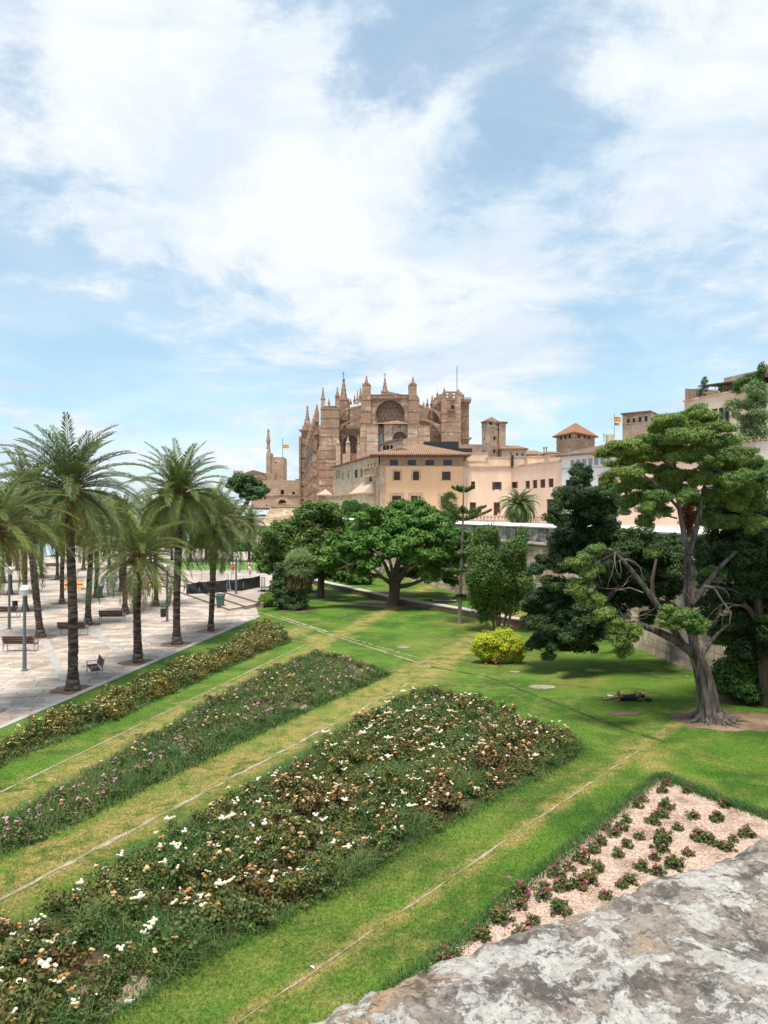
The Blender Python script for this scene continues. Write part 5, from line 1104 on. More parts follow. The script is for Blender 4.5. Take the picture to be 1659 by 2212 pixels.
mb = MB(); Wa.box(mb, .5, .62, 6.2, zt-2, .003, .14); mb.build('drainpipe', M_frame, T)
# roof-top blocks
for (x0, y0, x1, y1, Y, dp, m_, nm) in ((20, 545, 262, 632, 156, 6, M_cream, 'roof_room'), (260, 590, 508, 690, 154, 8, M_cream, 'roof_wall'), (524, 584, 668, 690, 150, 8, M_cream, 'roof_wall'), (664, 580, 870, 680, 147, 10, M_cream, 'roof_wall'), (0, 630, 260, 690, 153, 4, M_cream, 'roof_wall'), (870, 566, 1006, 640, 141, 3, M_wing, 'roof_wall')):
    a, b_ = c2(x0, y0), c2(x1, y1); A, B = P(a[0], a[1], Y), P(b_[0], b_[1], Y); mb = MB(); mb.box(A.x, B.x, Y, Y+dp, zt, A.z); mb.build(nm, m_, T)
    mb = MB(); mb.box(A.x-.1, B.x+.1, Y-.12, Y+dp+.1, A.z, A.z+.18); mb.build('roof_edge', M_ochre, T)
a, b_ = P(*c2(503, 562), 149), P(*c2(522, 690), 149); mb = MB(); mb.box(a.x, b_.x, 149, 150, zt, a.z); mb.build('dark_flue', M_dark, T)

# --- low houses behind
for i, (x0, y0, x1, y1, Y, rz_, m_, tm, lb) in enumerate(((0, 470, 200, 545, 200, 452, M_ochre, M_tile, 'low ochre house with a shallow roof left of the slim stone tower'), (400, 508, 650, 600, 190, 466, M_cream, M_tile, 'small house with two tiny windows right of the slim stone tower'),
        (640, 565, 830, 600, 200, 515, M_ochre, M_tile, 'low ochre roofed house between the slim tower and the red-roofed belvedere'), (860, 555, 1010, 600, 175, 525, M_ochre, M_tile, 'house with a low tiled roof at the foot of the red-roofed belvedere'))):
    a, b_ = P(*c2(x0, y0), Y), P(*c2(x1, y1), Y); T = thing('town_house', Vector((a.x, Y, 6.2)), lb, 'house', 'small houses on the skyline'); Wx = Wall((a.x, Y), (b_.x, Y))
    hs = rects(Wx, c2, [(480, 525, 510, 560), (548, 540, 568, 568), (606, 543, 624, 570)]) if i == 1 else []
    mb = MB(); Wx.panel(mb, 6, a.z, hs); mb.box(a.x, b_.x, Y+.5, Y+10, 6, a.z-.02); mb.build('wall', m_, T)
    for k, h in enumerate(hs): window(Wx, h, T, 'white' if k == 0 else 'dark')
    zz = P(0, c2(0, rz_)[1], Y+5).z; mb = MB(); hip(mb, a.x-.5, b_.x+.5, Y-.6, Y+10.6, a.z, zz, (b_.x-a.x)*.3); mb.build('roof', tm, T)
for i, x in enumerate((832, 857)):
    a = P(*c2(x, 478), 182); b_ = P(*c2(x, 565), 182); T = thing('chimney_flue', b_, ('left', 'right')[i]+' one of two thin grey flues left of the red-roofed belvedere', 'chimney', 'thin flues'); mb = MB(); mb.lathe(a.x, 182, [(.12, b_.z-2), (.12, a.z-.4), (.2, a.z-.4), (.2, a.z-.1), (.05, a.z)], 8); mb.build('flue_pipe', M_metal, T)
def tower(name, lb, corner, left, right, Y, dY, ytop, ybot, roof, faces, mat, tmat, apexpx, band=None, wmat='dark'):
    """square tower seen on its corner: px of left edge, near corner, right edge"""
    c = P(corner, 0, Y); l = P(left, 0, Y+dY[0]); r = P(right, 0, Y+dY[1]); zt_ = P(0, ytop, Y).z
    T = thing(name, Vector((c.x, Y, 6.2)), lb, 'tower'); k = Vector((l.x+r.x-c.x, l.y+r.y-c.y))
    W1, W2 = Wall(l.xy, c.xy), Wall(c.xy, r.xy); H1, H2 = rects(W1, faces[2], faces[0]), rects(W2, faces[2], faces[1]); mb = MB()
    zb_ = P(0, ybot, Y).z if ybot else 6
    W1.panel(mb, 6, zt_, H1); W2.panel(mb, 6, zt_, H2); mb.add([(r.x, r.y, 6), (k.x, k.y, 6), (k.x, k.y, zt_), (r.x, r.y, zt_)], [(0, 1, 2, 3)]); mb.add([(l.x, l.y, 6), (k.x, k.y, 6), (k.x, k.y, zt_), (l.x, l.y, zt_)], [(0, 1, 2, 3)]); mb.build('wall', mat, T)
    for W_, H in ((W1, H1), (W2, H2)):
        for h in H: window(W_, h, T, wmat)
    if band:
        for W_, q in ((W1, W1.L), (W2, 0)):
            zz = W_.z_of(band, q); mb = MB(); W_.box(mb, -.05, W_.L+.05, zz-.12, zz+.12, .003, .15); mb.build('string_course', M_frame, T)
    ov, za, kind = roof; cen = Vector(((c.x+k.x)/2, (c.y+k.y)/2)); pts = [cen+(Vector(q)-cen)*(1+ov) for q in ((l.x, l.y), (c.x, c.y), (r.x, r.y), (k.x, k.y))]
    mb = MB(); mb.prism([(q.x, q.y) for q in pts], zt_, zt_+.25)
    if kind == 'pyr': mb.pyramid([(q.x, q.y) for q in pts], zt_+.25, (cen.x, cen.y, P(0, za, cen.y).z))
    else:
        zz = P(0, za, Y).z; m1 = pts[0].lerp(pts[1], .5).lerp(cen, .45); m2 = pts[2].lerp(pts[3], .5).lerp(cen, .45)
        mb.add([(q.x, q.y, zt_+.25) for q in pts]+[(m1.x, m1.y, zz), (m2.x, m2.y, zz)], [(0, 1, 4), (1, 2, 5, 4), (2, 3, 5), (3, 0, 4, 5)])
    mb.build('roof', tmat, T); return T
tower('belvedere_tower', 'square ochre belvedere with a red pyramid roof, left of the flags', 1240.5, 1202, 1284.5, 172, (9, 9), 936.5, None, (.22, 913, 'pyr'),
      ([(992, 358, 1016, 403), (1036, 349, 1060, 398), (1082, 343, 1107, 392)], [(1180, 345, 1205, 390), (1238, 350, 1258, 392), (1282, 357, 1306, 397)], c2), M_ochre, M_tile2, 1243, band=948.7)
tower('slim_tower', 'slim stone tower with a small tiled cap and dark openings right of the cathedral', 1053.5, 1040.8, 1083, 188, (3, 6), 911, None, (.14, 900, 'pyr'),
      ([(204, 228, 216, 262), (230, 228, 243, 260), (220, 378, 230, 415), (220, 508, 230, 540)], [(268, 218, 306, 254), (348, 218, 388, 254), (315, 373, 341, 410), (313, 505, 338, 542)], c2), M_ochre, M_tile, 1062, band=919)
T = thing('tower_wing', P(1088, 990, 193), 'narrower stone block attached behind the slim stone tower', 'tower'); mb = MB(); a = P(1082, 914, 192); b_ = P(1092.5, 990, 192); mb.box(a.x-.4, b_.x, 192, 198, 6, a.z); mb.build('wall', M_ochre, T); mb = MB(); hip(mb, a.x-.4, b_.x+.5, 191.5, 198.5, a.z, a.z+.9, 1.2); mb.build('roof', M_tile, T)
tower('lookout_building', 'ochre flat-hipped building with five small square windows, right of the flags', 1525-0.0 if False else 1406, 1344.5, 1474, 150, (4, 26), 892.5-2, None, (.06, 879, 'ridge'),
      ([(362, 750, 388, 802), (415, 742, 440, 795), (469, 731, 496, 783), (525, 722, 552, 773)], [(630, 716, 668, 768)], c3), M_ochre, M_tile3, 0, band=911)

# --- white building
p0 = P(1213, 1100, 132.8); p1 = P(1352, 1100, 122)
T = thing('white_building', Vector((p0.x, p0.y, 6.2)), 'white plastered building with a dark brown roof and a ribbon of seven windows', 'building')
Wl = Wall(p0.xy, p1.xy); zt = 8+(CY-986.5)*132.8/F
hs = rects(Wl, c2, [(1100, 612, 1145, 688), (1160, 605, 1205, 682), (1220, 600, 1267, 676), (1282, 594, 1328, 670), (1342, 588, 1390, 663), (1406, 582, 1455, 656), (1470, 580, 1515, 652)])
hl = rects(Wl, c2, [(1060, 815, 1110, 905), (1250, 800, 1303, 890), (1390, 790, 1462, 910)])
mb = MB(); Wl.panel(mb, 6, zt, hs+hl); e1_ = Wl.pt(0, 6, -14); mb.add([Wl.pt(0, 6), Wl.pt(0, 6, -14), Wl.pt(0, zt, -14), Wl.pt(0, zt)], [(0, 1, 2, 3)]); mb.build('wall', M_white, T)
for h in hs: window(Wl, h, T, 'white')
for h in hl: window(Wl, h, T, 'green')
mb = MB(); zz = Wl.z_of(c2(0, 693)[1]+5, 5)+.45; Wl.box(mb, .01, Wl.L, hs[0][2]-.3, hs[0][2]-.12, .003, .1); mb.build('string_course', M_frame, T)
mb = MB(); zr = P(0, 947, 130).z; Wl.box(mb, -.8, Wl.L, zt, zt+.25, -16, .9)
mb.add([Wl.pt(-.8, zt+.25, .9), Wl.pt(Wl.L, zt+.25, .9), Wl.pt(Wl.L, zr, -7), Wl.pt(8.8, zr-.1, -7), Wl.pt(-.8, zt+.25, -16), Wl.pt(Wl.L, zt+.25, -16)], [(0, 1, 2, 3), (0, 3, 4), (4, 3, 2, 5)]); mb.build('roof', M_tile3, T)
cf = P(1317.5, 948, 128); mb = MB(); mb.box(cf.x-.55, cf.x+.55, 127.5, 128.6, cf.z-1, P(0, 939, 128).z); mb.build('chimney', M_cream, T)
aw = Wl.rect(*c2(1418, 740), *c2(1560, 778)); mb = MB(); Wl.box(mb, aw[0], aw[1], aw[2], aw[2]+.15, .003, 1.1); mb.add([Wl.pt(aw[0], aw[2]+.15, 1.1), Wl.pt(aw[1], aw[2]+.15, 1.1), Wl.pt(aw[1], aw[3], .02), Wl.pt(aw[0], aw[3], .02)], [(0, 1, 2, 3)]); mb.build('awning_roof', M_tile, T)
iv = thing('wall_climber', Wl.pt(aw[1]-2.5, 6.2, .5), 'green and reddish climber growing up the wall beside the white building', 'climber')
crown_obj('leaves', [(Wl.pt(Wl.s_of(c2(x, 0)[0]), Wl.z_of(c2(0, y)[1], 10), .7), (1.0, .5, 1.5)) for x, y in ((1500, 830), (1520, 900), (1490, 960), (1510, 1060), (1530, 1160), (1540, 800))], M_ficus2, iv, 95, clump=.5, per=50, leaf=(.26, .16))
# --- cream house and garden walls behind the conifers
p0 = P(1336, 1100, 112); p1 = P(1720, 1100, 96)
T = thing('cream_house', Vector((p0.x, p0.y, 6.2)), 'pale cream house wall glimpsed through the branches of the old cypress', 'house')
Wl = Wall(p0.xy, p1.xy); zt = 8+(CY-1001)*112/F; hs = rects(Wl, c3, [(345, 1395, 372, 1480)]); mb = MB(); Wl.panel(mb, 6, zt, hs); Wl.box(mb, 0, Wl.L, zt-.02, zt, -8, -.01); mb.add([Wl.pt(0, 6), Wl.pt(0, 6, -8), Wl.pt(0, zt, -8), Wl.pt(0, zt)], [(0, 1, 2, 3)]); mb.build('wall', M_pink, T)
for h in hs: window(Wl, h, T, 'open')
mb = MB(); Wl.box(mb, -.2, Wl.L, zt, zt+.3, -8.2, .35); mb.build('roof_edge', M_tile, T)
p0 = P(1600, 1100, 58); p1 = P(1760, 1100, 54); T = thing('garden_wall', Vector((p0.x, 58, 6.2)), 'whitewashed garden wall topped with rounded tiles at the right border', 'wall'); Wl = Wall(p0.xy, p1.xy); zt = 8+(CY-956)*58/F
mb = MB(); Wl.box(mb, 0, Wl.L, 6, zt, -.5, 0); mb.build('wall_face', mottled('whitewash_mat', (.74, .66, .60), (.66, .56, .48), .7, c3=(.5, .4, .33), s3=.8, bmp=.02), T)
mb = MB(); mb2 = MB()
for i in range(14):
    a = .2+i*.42; vs = []; n = 7
    for o in (.22, -.6):
        for k in range(n): th = math.pi*k/(n-1); vs.append(Wl.pt(a+.19*math.cos(th), zt+.02+.15*math.sin(th), o))
    mb.add(vs, [(k, k+1, n+k+1, n+k) for k in range(n-1)]+[tuple(range(n))])
mb.build('ridge_tiles', M_tile, T)
# --- upper right terrace house
p0 = P(1478.5, 1100, 112); p1 = P(1740, 1100, 92); T = thing('terrace_house', Vector((p0.x, p0.y, 6.2)), 'tall cream house with a roof terrace, awning and chimney at the upper right', 'house')
Wl = Wall(p0.xy, p1.xy); zt = 8+(CY-868)*112/F; hs = rects(Wl, c3, [(1215, 645, 1252, 800), (1262, 645, 1305, 800), (1150, 655, 1196, 720)])
mb = MB(); Wl.panel(mb, 6, zt, hs); Wl.box(mb, 0, Wl.L, zt-.3, zt-.28, -14, -.01); mb.add([Wl.pt(0, 6), Wl.pt(0, 6, -14), Wl.pt(0, zt, -14), Wl.pt(0, zt)], [(0, 1, 2, 3)]); mb.build('wall', M_cream, T)
for h in hs: window(Wl, h, T, 'green')
mb = MB(); Wl.box(mb, -.15, Wl.L, zt, zt+.22, -14, .2); mb.build('cornice', M_ochre, T)
a = Wl.s_of(1505); mb = MB(); Wl.box(mb, 0, .3, zt+.22, zt+1.9, -6, -.1); Wl.box(mb, 0, a+2, zt+.22, zt+1.6, -6.3, -6); mb.build('terrace_parapet', M_upband, T)
ph0 = Wl.s_of(c3(1135, 0)[0]); mb = MB(); hs = rects(Wl, c3, [(1165, 462, 1196, 502), (1280, 462, 1318, 512), (1326, 460, 1352, 500)])
Wl.panel(mb, zt+.22, zt+2.7, [(h[0], h[1], max(h[2], zt+.5), min(h[3], zt+2.4)) for h in hs], a0=ph0, off=-2.2); mb.add([Wl.pt(ph0, zt+.2, -2.2), Wl.pt(ph0, zt+.2, -9), Wl.pt(ph0, zt+2.7, -9), Wl.pt(ph0, zt+2.7, -2.2)], [(0, 1, 2, 3)]); mb.build('penthouse_wall', M_ochre, T)
for h in hs:
    mb = MB(); Wl.box(mb, h[0], h[1], max(h[2], zt+.5), h[3], -2.5, -2.4); mb.build('window', M_skyglass, T)
mb = MB(); s0 = Wl.s_of(c3(1010, 0)[0]); s9 = Wl.s_of(c3(1390, 0)[0]); hA = Wl.z_of(c3(0, 452)[1], s0); hB = Wl.z_of(c3(0, 405)[1], s9); mb.add([Wl.pt(s0, hA, .0), Wl.pt(s9, hB, .0), Wl.pt(s9, hB+.3, -7), Wl.pt(s0, hA+.3, -7), Wl.pt(s0, hA+.12, .0), Wl.pt(s9, hB+.2, .0), Wl.pt(s9, hB+.5, -7), Wl.pt(s0, hA+.42, -7)], [(0, 1, 2, 3), (4, 5, 6, 7), (0, 1, 5, 4), (1, 2, 6, 5), (2, 3, 7, 6), (3, 0, 4, 7)]); mb.build('awning', M_wood, T)
mb = MB(); Wl.box(mb, s9, Wl.L, hB-.1, hB+.45, -8, -.3); mb.build('roof', M_tile3, T)
mb = MB()
for a in (s0, s0+3.2, ph0+2): mb.tube([Wl.pt(a, zt+.2, -.3), Wl.pt(a, hA+(hB-hA)*(a-s0)/(s9-s0), -.3)], .045, 6)
r0 = .5; mb.tube([Wl.pt(r0, zt+.2, -.4), Wl.pt(r0+.15, hA-.3, -.4), Wl.pt(s0-.6, hA-.15, -.4), Wl.pt(s0-.7, zt+.2, -.4)], .05, 6)
for z_ in (.9, 1.5): mb.tube([Wl.pt(r0, zt+z_, -.4), Wl.pt(ph0, zt+z_+.1, -.4)], .03, 5)
mb.build('terrace_frame', M_metal, T)
ch = Wl.s_of(c3(1590, 0)[0]); mb = MB(); zc_ = Wl.z_of(c3(0, 262)[1], ch); Wl.box(mb, ch-.55, ch+.55, hB, zc_, -1.6, -.5); Wl.box(mb, ch-.75, ch+.75, zc_-.1, zc_+.15, -1.8, -.3); mb.build('chimney', M_ochre, T)
sa = Wl.s_of(c3(1545, 0)[0]); zz = Wl.z_of(c3(0, 327)[1], sa); mb = MB(); cc = Wl.pt(sa, zz, -.6)
mb.lathe(0, 0, [(.02, .12), (.25, .07), (.45, .0), (.47, .03), (.26, .10), (.03, .15)], 16); Mx = Matrix.Translation(cc) @ Matrix.Rotation(R(70), 4, 'X') @ Matrix.Rotation(R(15), 4, 'Y'); mb.v = [tuple(Mx @ Vector(v)) for v in mb.v]
mb.tube([cc, cc+Vector((0, .1, -1.6))], .04, 6); mb.build('satellite_dish', M_metal, T)
sa = Wl.s_of(c3(1648, 0)[0]); mb = MB(); mb.tube([Wl.pt(sa, hB, -1), Wl.pt(sa, Wl.z_of(c3(0, 90)[1], sa), -1)], .06, 6); mb.tube([Wl.pt(sa, hB+3, -1), Wl.pt(sa+.9, hB+3.1, -1)], .03, 5); mb.build('antenna_mast', M_metal, T)
sf = Wl.s_of(c3(1283, 0)[0]); mb = MB(); mb.tube([Wl.pt(sf, hA, -2), Wl.pt(sf, Wl.z_of(c3(0, 362)[1], sf), -2)], .16, 8); mb.build('flue_pipe', M_metal, T)
for i, (x, y) in enumerate(((985, 545), (1185, 500), (1030, 470))):
    q = Wl.pt(Wl.s_of(c3(x, 0)[0]), zt+.22, -.9); pl = thing('potted_plant', q, ('potted plant by the low parapet at the left end of the roof terrace', 'potted plant in front of the roof room windows', 'pale tall potted plant under the tip of the terrace awning')[i], 'plant', 'roof terrace plants'); mb = MB(); mb.lathe(q.x, q.y, [(.2, q.z), (.28, q.z+.5), (.25, q.z+.5)], 10); mb.build('pot', M_tile2, pl)
    crown_obj('leaves', [(q+Vector((0, 0, .9 if i < 2 else 1.8)), (.4, .4, .45 if i < 2 else 1.1))], M_soft, pl, 96+i, clump=.25, per=30, leaf=(.2, .08))
gr = thing('roof_greenery', Wl.pt(ph0+9, zt, -1), 'dark creeper spilling over the roof of the terrace house', 'climber')
crown_obj('leaves', [(Wl.pt(Wl.s_of(c3(x, 0)[0]), Wl.z_of(c3(0, y)[1], 12), -1), (1.6, 1, .9)) for x, y in ((1400, 420), (1440, 400), (1480, 390), (1530, 400), (1400, 470))]+[(Wl.pt(Wl.s_of(c3(1592, 0)[0]), Wl.z_of(c3(0, 350)[1], 12), -.2), (.4, .4, 1.4))], M_bush, gr, 99, clump=.4, per=45, leaf=(.22, .13))

# --- ornamental parapet on the rampart in front of the pink building
T = thing('stone_balustrade', P(1060, 1130, 118), 'row of small carved stone blocks forming a balustrade before the pink building', 'balustrade')
mb = MB(); Yb_ = 118; x0, x1 = P(985, 0, Yb_).x, P(1185, 0, Yb_).x; mb.box(x0, x1, Yb_, Yb_+.4, 6.1, 6.75)
n = 26
for i in range(n+1):
    x = x0+(x1-x0)*i/n; mb.box(x-.16, x+.16, Yb_+.05, Yb_+.35, 6.75, 7.25)
    if i % 4 == 0: mb.cone(x, Yb_+.2, 7.45, 7.9, .28, .05, 6)
mb.box(x0, x1, Yb_, Yb_+.4, 7.25, 7.45); mb.build('balusters', M_quoin, T)
# ------------------------------------------------------------------ cathedral
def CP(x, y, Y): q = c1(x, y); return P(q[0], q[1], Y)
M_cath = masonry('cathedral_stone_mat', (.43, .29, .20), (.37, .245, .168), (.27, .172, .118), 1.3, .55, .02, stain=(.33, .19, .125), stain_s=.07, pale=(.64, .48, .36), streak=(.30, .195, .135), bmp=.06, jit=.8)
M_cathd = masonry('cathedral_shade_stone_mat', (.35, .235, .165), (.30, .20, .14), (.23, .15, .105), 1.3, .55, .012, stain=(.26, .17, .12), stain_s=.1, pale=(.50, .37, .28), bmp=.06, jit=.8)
M_trac = plain('tracery_mat', (.36, .24, .18), .9)
M_apse = masonry('apse_stone_mat', (.58, .43, .33), (.52, .375, .28), (.42, .29, .21), 1.3, .55, .012, stain=(.42, .28, .20), stain_s=.12, pale=(.70, .57, .46), streak=(.44, .31, .23), bmp=.06, jit=.6); M_rose, t, b, out = base_mat('rose_glass_mat', .35, .4)
o_ = t.new('ShaderNodeTexCoord').outputs['Object']; t.l.new(t.mix(t.noise(o_, 1.5, 4), (.075, .045, .045), (.13, .08, .07)), b.inputs['Base Color'])
YC = 281.0; BZ = 9.0
CA = thing('cathedral', Vector((CP(850, 0, YC).x, YC, BZ)), 'huge honey-pink Gothic cathedral with flying buttresses, pinnacles and a great rose window', 'cathedral')
def cbox(x0, x1, y0, y1, Y, d, name=None, mat=None, parent=CA, mb=None):
    a, b_ = CP(x0, y0, Y), CP(x1, y1, Y); m_ = mb or MB(); m_.box(a.x, b_.x, Y, Y+d, b_.z, a.z)
    return m_.build(name, mat or M_cath, parent) if name else m_
def courses(mb, x0, x1, ys, Y, d, ov=.14, h=.22):
    for y in ys: a, b_ = CP(x0, y, Y), CP(x1, y, Y); mb.box(a.x-ov, b_.x+ov, Y-ov, Y+d+ov*.5, a.z-h/2, a.z+h/2)
def pinnacle(mb, x, ytop, ybase, Y, w, crock=True, shaft=.35):
    """square shaft with a crocketed spire; x,y survey, w half width in metres"""
    t_, b_ = CP(x, ytop, Y), CP(x, ybase, Y); H = t_.z-b_.z; zs = b_.z+H*shaft
    mb.box(b_.x-w, b_.x+w, Y-w, Y+w, b_.z, zs); mb.box(b_.x-w*1.25, b_.x+w*1.25, Y-w*1.25, Y+w*1.25, zs-.15*w, zs+.25*w)
    mb.cone(b_.x, Y, zs+.25*w, t_.z-.25*w, w*.95, w*.12, 8, R(22.5))
    mb.sphere((b_.x, Y, t_.z-.35*w), w*.33, 6, 4)
    if crock:
        n = max(3, int((t_.z-zs)/(w*.9)))
        for k in range(n):
            f = (k+.5)/n; r = w*(.98*(1-f)+.14*f); z = zs+(t_.z-zs)*f*.94
            for a in range(4): aa = a*math.pi/2+math.pi/4; mb.box(b_.x+r*math.cos(aa)-w*.13, b_.x+r*math.cos(aa)+w*.13, Y+r*math.sin(aa)-w*.13, Y+r*math.sin(aa)+w*.13, z, z+w*.28)
def cpin(x, yt, yb, Y, w, name='pinnacle', parent=CA, **k): w *= .31; mb = MB(); pinnacle(mb, x, yt, yb, Y, w, **k); return mb.build(name, M_cath, parent)
def round_panel(mb, x0, x1, z0, z1, hole, Y, d=1.2):
    """rectangular wall face with a star-shaped hole; hole = list of (x,z) going round its centre"""
    cx = sum(p[0] for p in hole)/len(hole); cz = sum(p[1] for p in hole)/len(hole)
    angs = [math.atan2(p[1]-cz, p[0]-cx) for p in hole]; pts = list(zip(angs, hole))
    for (X, Z) in ((x0, z0), (x1, z0), (x1, z1), (x0, z1)):
        a = math.atan2(Z-cz, X-cx); s_ = sorted(pts, key=lambda q: q[0]); lo = [q for q in s_ if q[0] <= a] or [s_[-1]]; hi = [q for q in s_ if q[0] > a] or [s_[0]]
        (xa, za), (xb, zb) = lo[-1][1], hi[0][1]; dx, dz = math.cos(a), math.sin(a); ex, ez = xb-xa, zb-za
        den = dx*ez-dz*ex; tt = ((xa-cx)*ez-(za-cz)*ex)/den if abs(den) > 1e-9 else 1; pts.append((a, (cx+dx*tt, cz+dz*tt)))
    pts.sort(key=lambda q: q[0]); V = []; n = len(pts)
    for a, p in pts:
        dx, dz = math.cos(a), math.sin(a); t1 = min([((x1 if dx > 0 else x0)-cx)/dx if abs(dx) > 1e-9 else 1e9, ((z1 if dz > 0 else z0)-cz)/dz if abs(dz) > 1e-9 else 1e9])
        V.append((cx+dx*t1, Y, cz+dz*t1))
    V += [(p[0], Y, p[1]) for a, p in pts]+[(p[0], Y+d, p[1]) for a, p in pts]
    mb.add(V, [(i, (i+1) % n, n+(i+1) % n, n+i) for i in range(n)]+[(n+i, n+(i+1) % n, 2*n+(i+1) % n, 2*n+i) for i in range(n)])
def tracery(mb, cx, cz, Rr, Y, w, step, kind='hex'):
    if kind == 'hex':
        for a in (0, 60, 120):
            c_, s_ = math.cos(R(a)), math.sin(R(a)); k = -int(Rr/step)
            while k*step < Rr:
                o = k*step
                if abs(o) < Rr: h = math.sqrt(Rr*Rr-o*o); A = (cx-s_*o-c_*h, cz+c_*o-s_*h); B = (cx-s_*o+c_*h, cz+c_*o+s_*h); bar(mb, A, B, Y, w if k % 2 == 0 else w*.5)
                k += 1
    else:
        for k in range(kind): a = 2*math.pi*k/kind; bar(mb, (cx+math.cos(a)*Rr*.18, cz+math.sin(a)*Rr*.18), (cx+math.cos(a)*Rr, cz+math.sin(a)*Rr), Y, w)
        ring(mb, cx, cz, Rr*.2, w, Y); ring(mb, cx, cz, Rr*.62, w*.8, Y)
def bar(mb, A, B, Y, w):
    d = Vector((B[0]-A[0], B[1]-A[1])); d.normalize(); n = Vector((-d.y, d.x))*w/2
    mb.slabY([(A[0]-n.x, A[1]-n.y), (B[0]-n.x, B[1]-n.y), (B[0]+n.x, B[1]+n.y), (A[0]+n.x, A[1]+n.y)], Y, Y+.3)
def ring(mb, cx, cz, r, w, Y, n=32, d=.3):
    vs = []
    for i in range(n):
        a = 2*math.pi*i/n
        for rr, yy in ((r-w/2, Y), (r+w/2, Y), (r+w/2, Y+d), (r-w/2, Y+d)): vs.append((cx+rr*math.cos(a), yy, cz+rr*math.sin(a)))
    mb.add(vs, [(i*4+k, ((i+1) % n)*4+k, ((i+1) % n)*4+(k+1) % 4, i*4+(k+1) % 4) for i in range(n) for k in range(4)])
def circ(cx, cz, r, n=48): return [(cx+r*math.cos(2*math.pi*i/n+.01), cz+r*math.sin(2*math.pi*i/n+.01)) for i in range(n)]

# nave east wall with the great rose
a, b_ = CP(686, 296, YC+3), CP(1008, 640, YC+3); cz = CP(852, 430, YC+3); r_ = (CP(970, 0, YC+3).x-CP(734, 0, YC+3).x)/2
mb = MB(); round_panel(mb, a.x, b_.x, b_.z, a.z, circ(cz.x, cz.z, r_), YC+3, 1.6); mb.box(a.x, b_.x, YC+8, YC+100, BZ, a.z); mb.build('nave_wall', M_cath, CA)
rw = MB(); rw.slabY(circ(cz.x, cz.z, r_*1.01), YC+4.2, YC+4.6); ro = rw.build('rose_window', M_rose, CA)
mb = MB(); tracery(mb, cz.x, cz.z, r_, YC+3.8, .15, r_/3.46/2)
for k in range(6):
    for rr in (.30, .58, .86):
        for j in range(2): a_ = R(60*k+30*j+(15 if rr == .58 else 0)); ring(mb, cz.x+rr*r_*math.cos(a_)*.93, cz.z+rr*r_*math.sin(a_)*.93, r_*.085, .07, YC+3.85, 10)
mb.build('tracery', M_trac, ro); mb = MB(); ring(mb, cz.x, cz.z, r_+.15, .32, YC+2.8, 48, .4); mb.build('rose_surround', M_cathd, ro)
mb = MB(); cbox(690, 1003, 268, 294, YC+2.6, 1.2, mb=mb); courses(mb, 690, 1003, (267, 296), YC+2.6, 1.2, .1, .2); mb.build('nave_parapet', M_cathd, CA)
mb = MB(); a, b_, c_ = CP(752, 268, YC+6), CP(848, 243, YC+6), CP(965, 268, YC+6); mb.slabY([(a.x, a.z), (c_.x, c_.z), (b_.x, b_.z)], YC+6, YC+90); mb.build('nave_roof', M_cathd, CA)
# central buttress towers
for (xa, xb, xc, xd, pk, nm) in ((610, 690, 620, 688, 655, 'l'), (1003, 1095, 1007, 1072, 1040, 'r')):
    mb = MB(); cbox(xa, xb, 310, 780, YC, 9, mb=mb); cbox(xc, xd, 184, 312, YC+1, 7, mb=mb); courses(mb, xa, xb, (308, 405, 500), YC, 9); courses(mb, xc, xd, (186,), YC+1, 7, .12, .2)
    e_ = (xa, xc) if nm == 'l' else (xb, xd)
    A, B, C_ = CP(e_[0], 312, YC), CP(e_[0], 290, YC), CP(e_[1], 258, YC)
    mb.slabY([(A.x, A.z), (C_.x, A.z), (C_.x, C_.z), (B.x, B.z)][::(1 if nm == 'l' else -1)], YC+1.5, YC+7)
    mb.build('buttress_tower', M_cath, CA)
    cpin(pk, 108 if nm == 'l' else 115, 186, YC+4, 2.4, shaft=.12)
    for dx in (xc+6, xd-6): cpin(dx, 165, 190, YC+1.8, .55, shaft=.4, crock=False)
    mb = MB(); A = CP(xa+8, 330, YC); 
# spire behind
cpin(808, 128, 250, YC+60, 4.6, 'spire', shaft=.02); mb = MB(); c0 = CP(808, 128, YC+60); c9 = CP(808, 85, YC+60); mb.tube([c0, c9], .15, 5); mb.box(c0.x-.6, c0.x+.6, YC+59.9, YC+60.1, c9.z-1.0, c9.z-.8); mb.build('spire_cross', M_metal, CA)
# left outer tower (stepped) and its string courses
mb = MB(); cbox(275, 428, 378, 700, YC-1, 14, mb=mb); cbox(262, 396, 700, 1235, YC-2, 14, mb=mb); A = CP(275, 700, YC-2)
courses(mb, 275, 428, (385, 458, 540, 612), YC-1, 14); courses(mb, 262, 396, (722, 792, 826, 884, 946, 1015, 1082), YC-2, 14, .16, .25); mb.build('corner_tower', M_cath, CA)
mb = MB(); cbox(308, 395, 362, 382, YC+1, 3, mb=mb); courses(mb, 305, 400, (362,), YC+1, 3, .1, .15); mb.build('tower_parapet', M_cathd, CA)
cpin(294, 205, 375, YC+3, 2.3, shaft=.42); cpin(414, 203, 375, YC+5, 2.5, shaft=.55); cpin(344, 298, 362, YC+3, 1.3, shaft=.4)
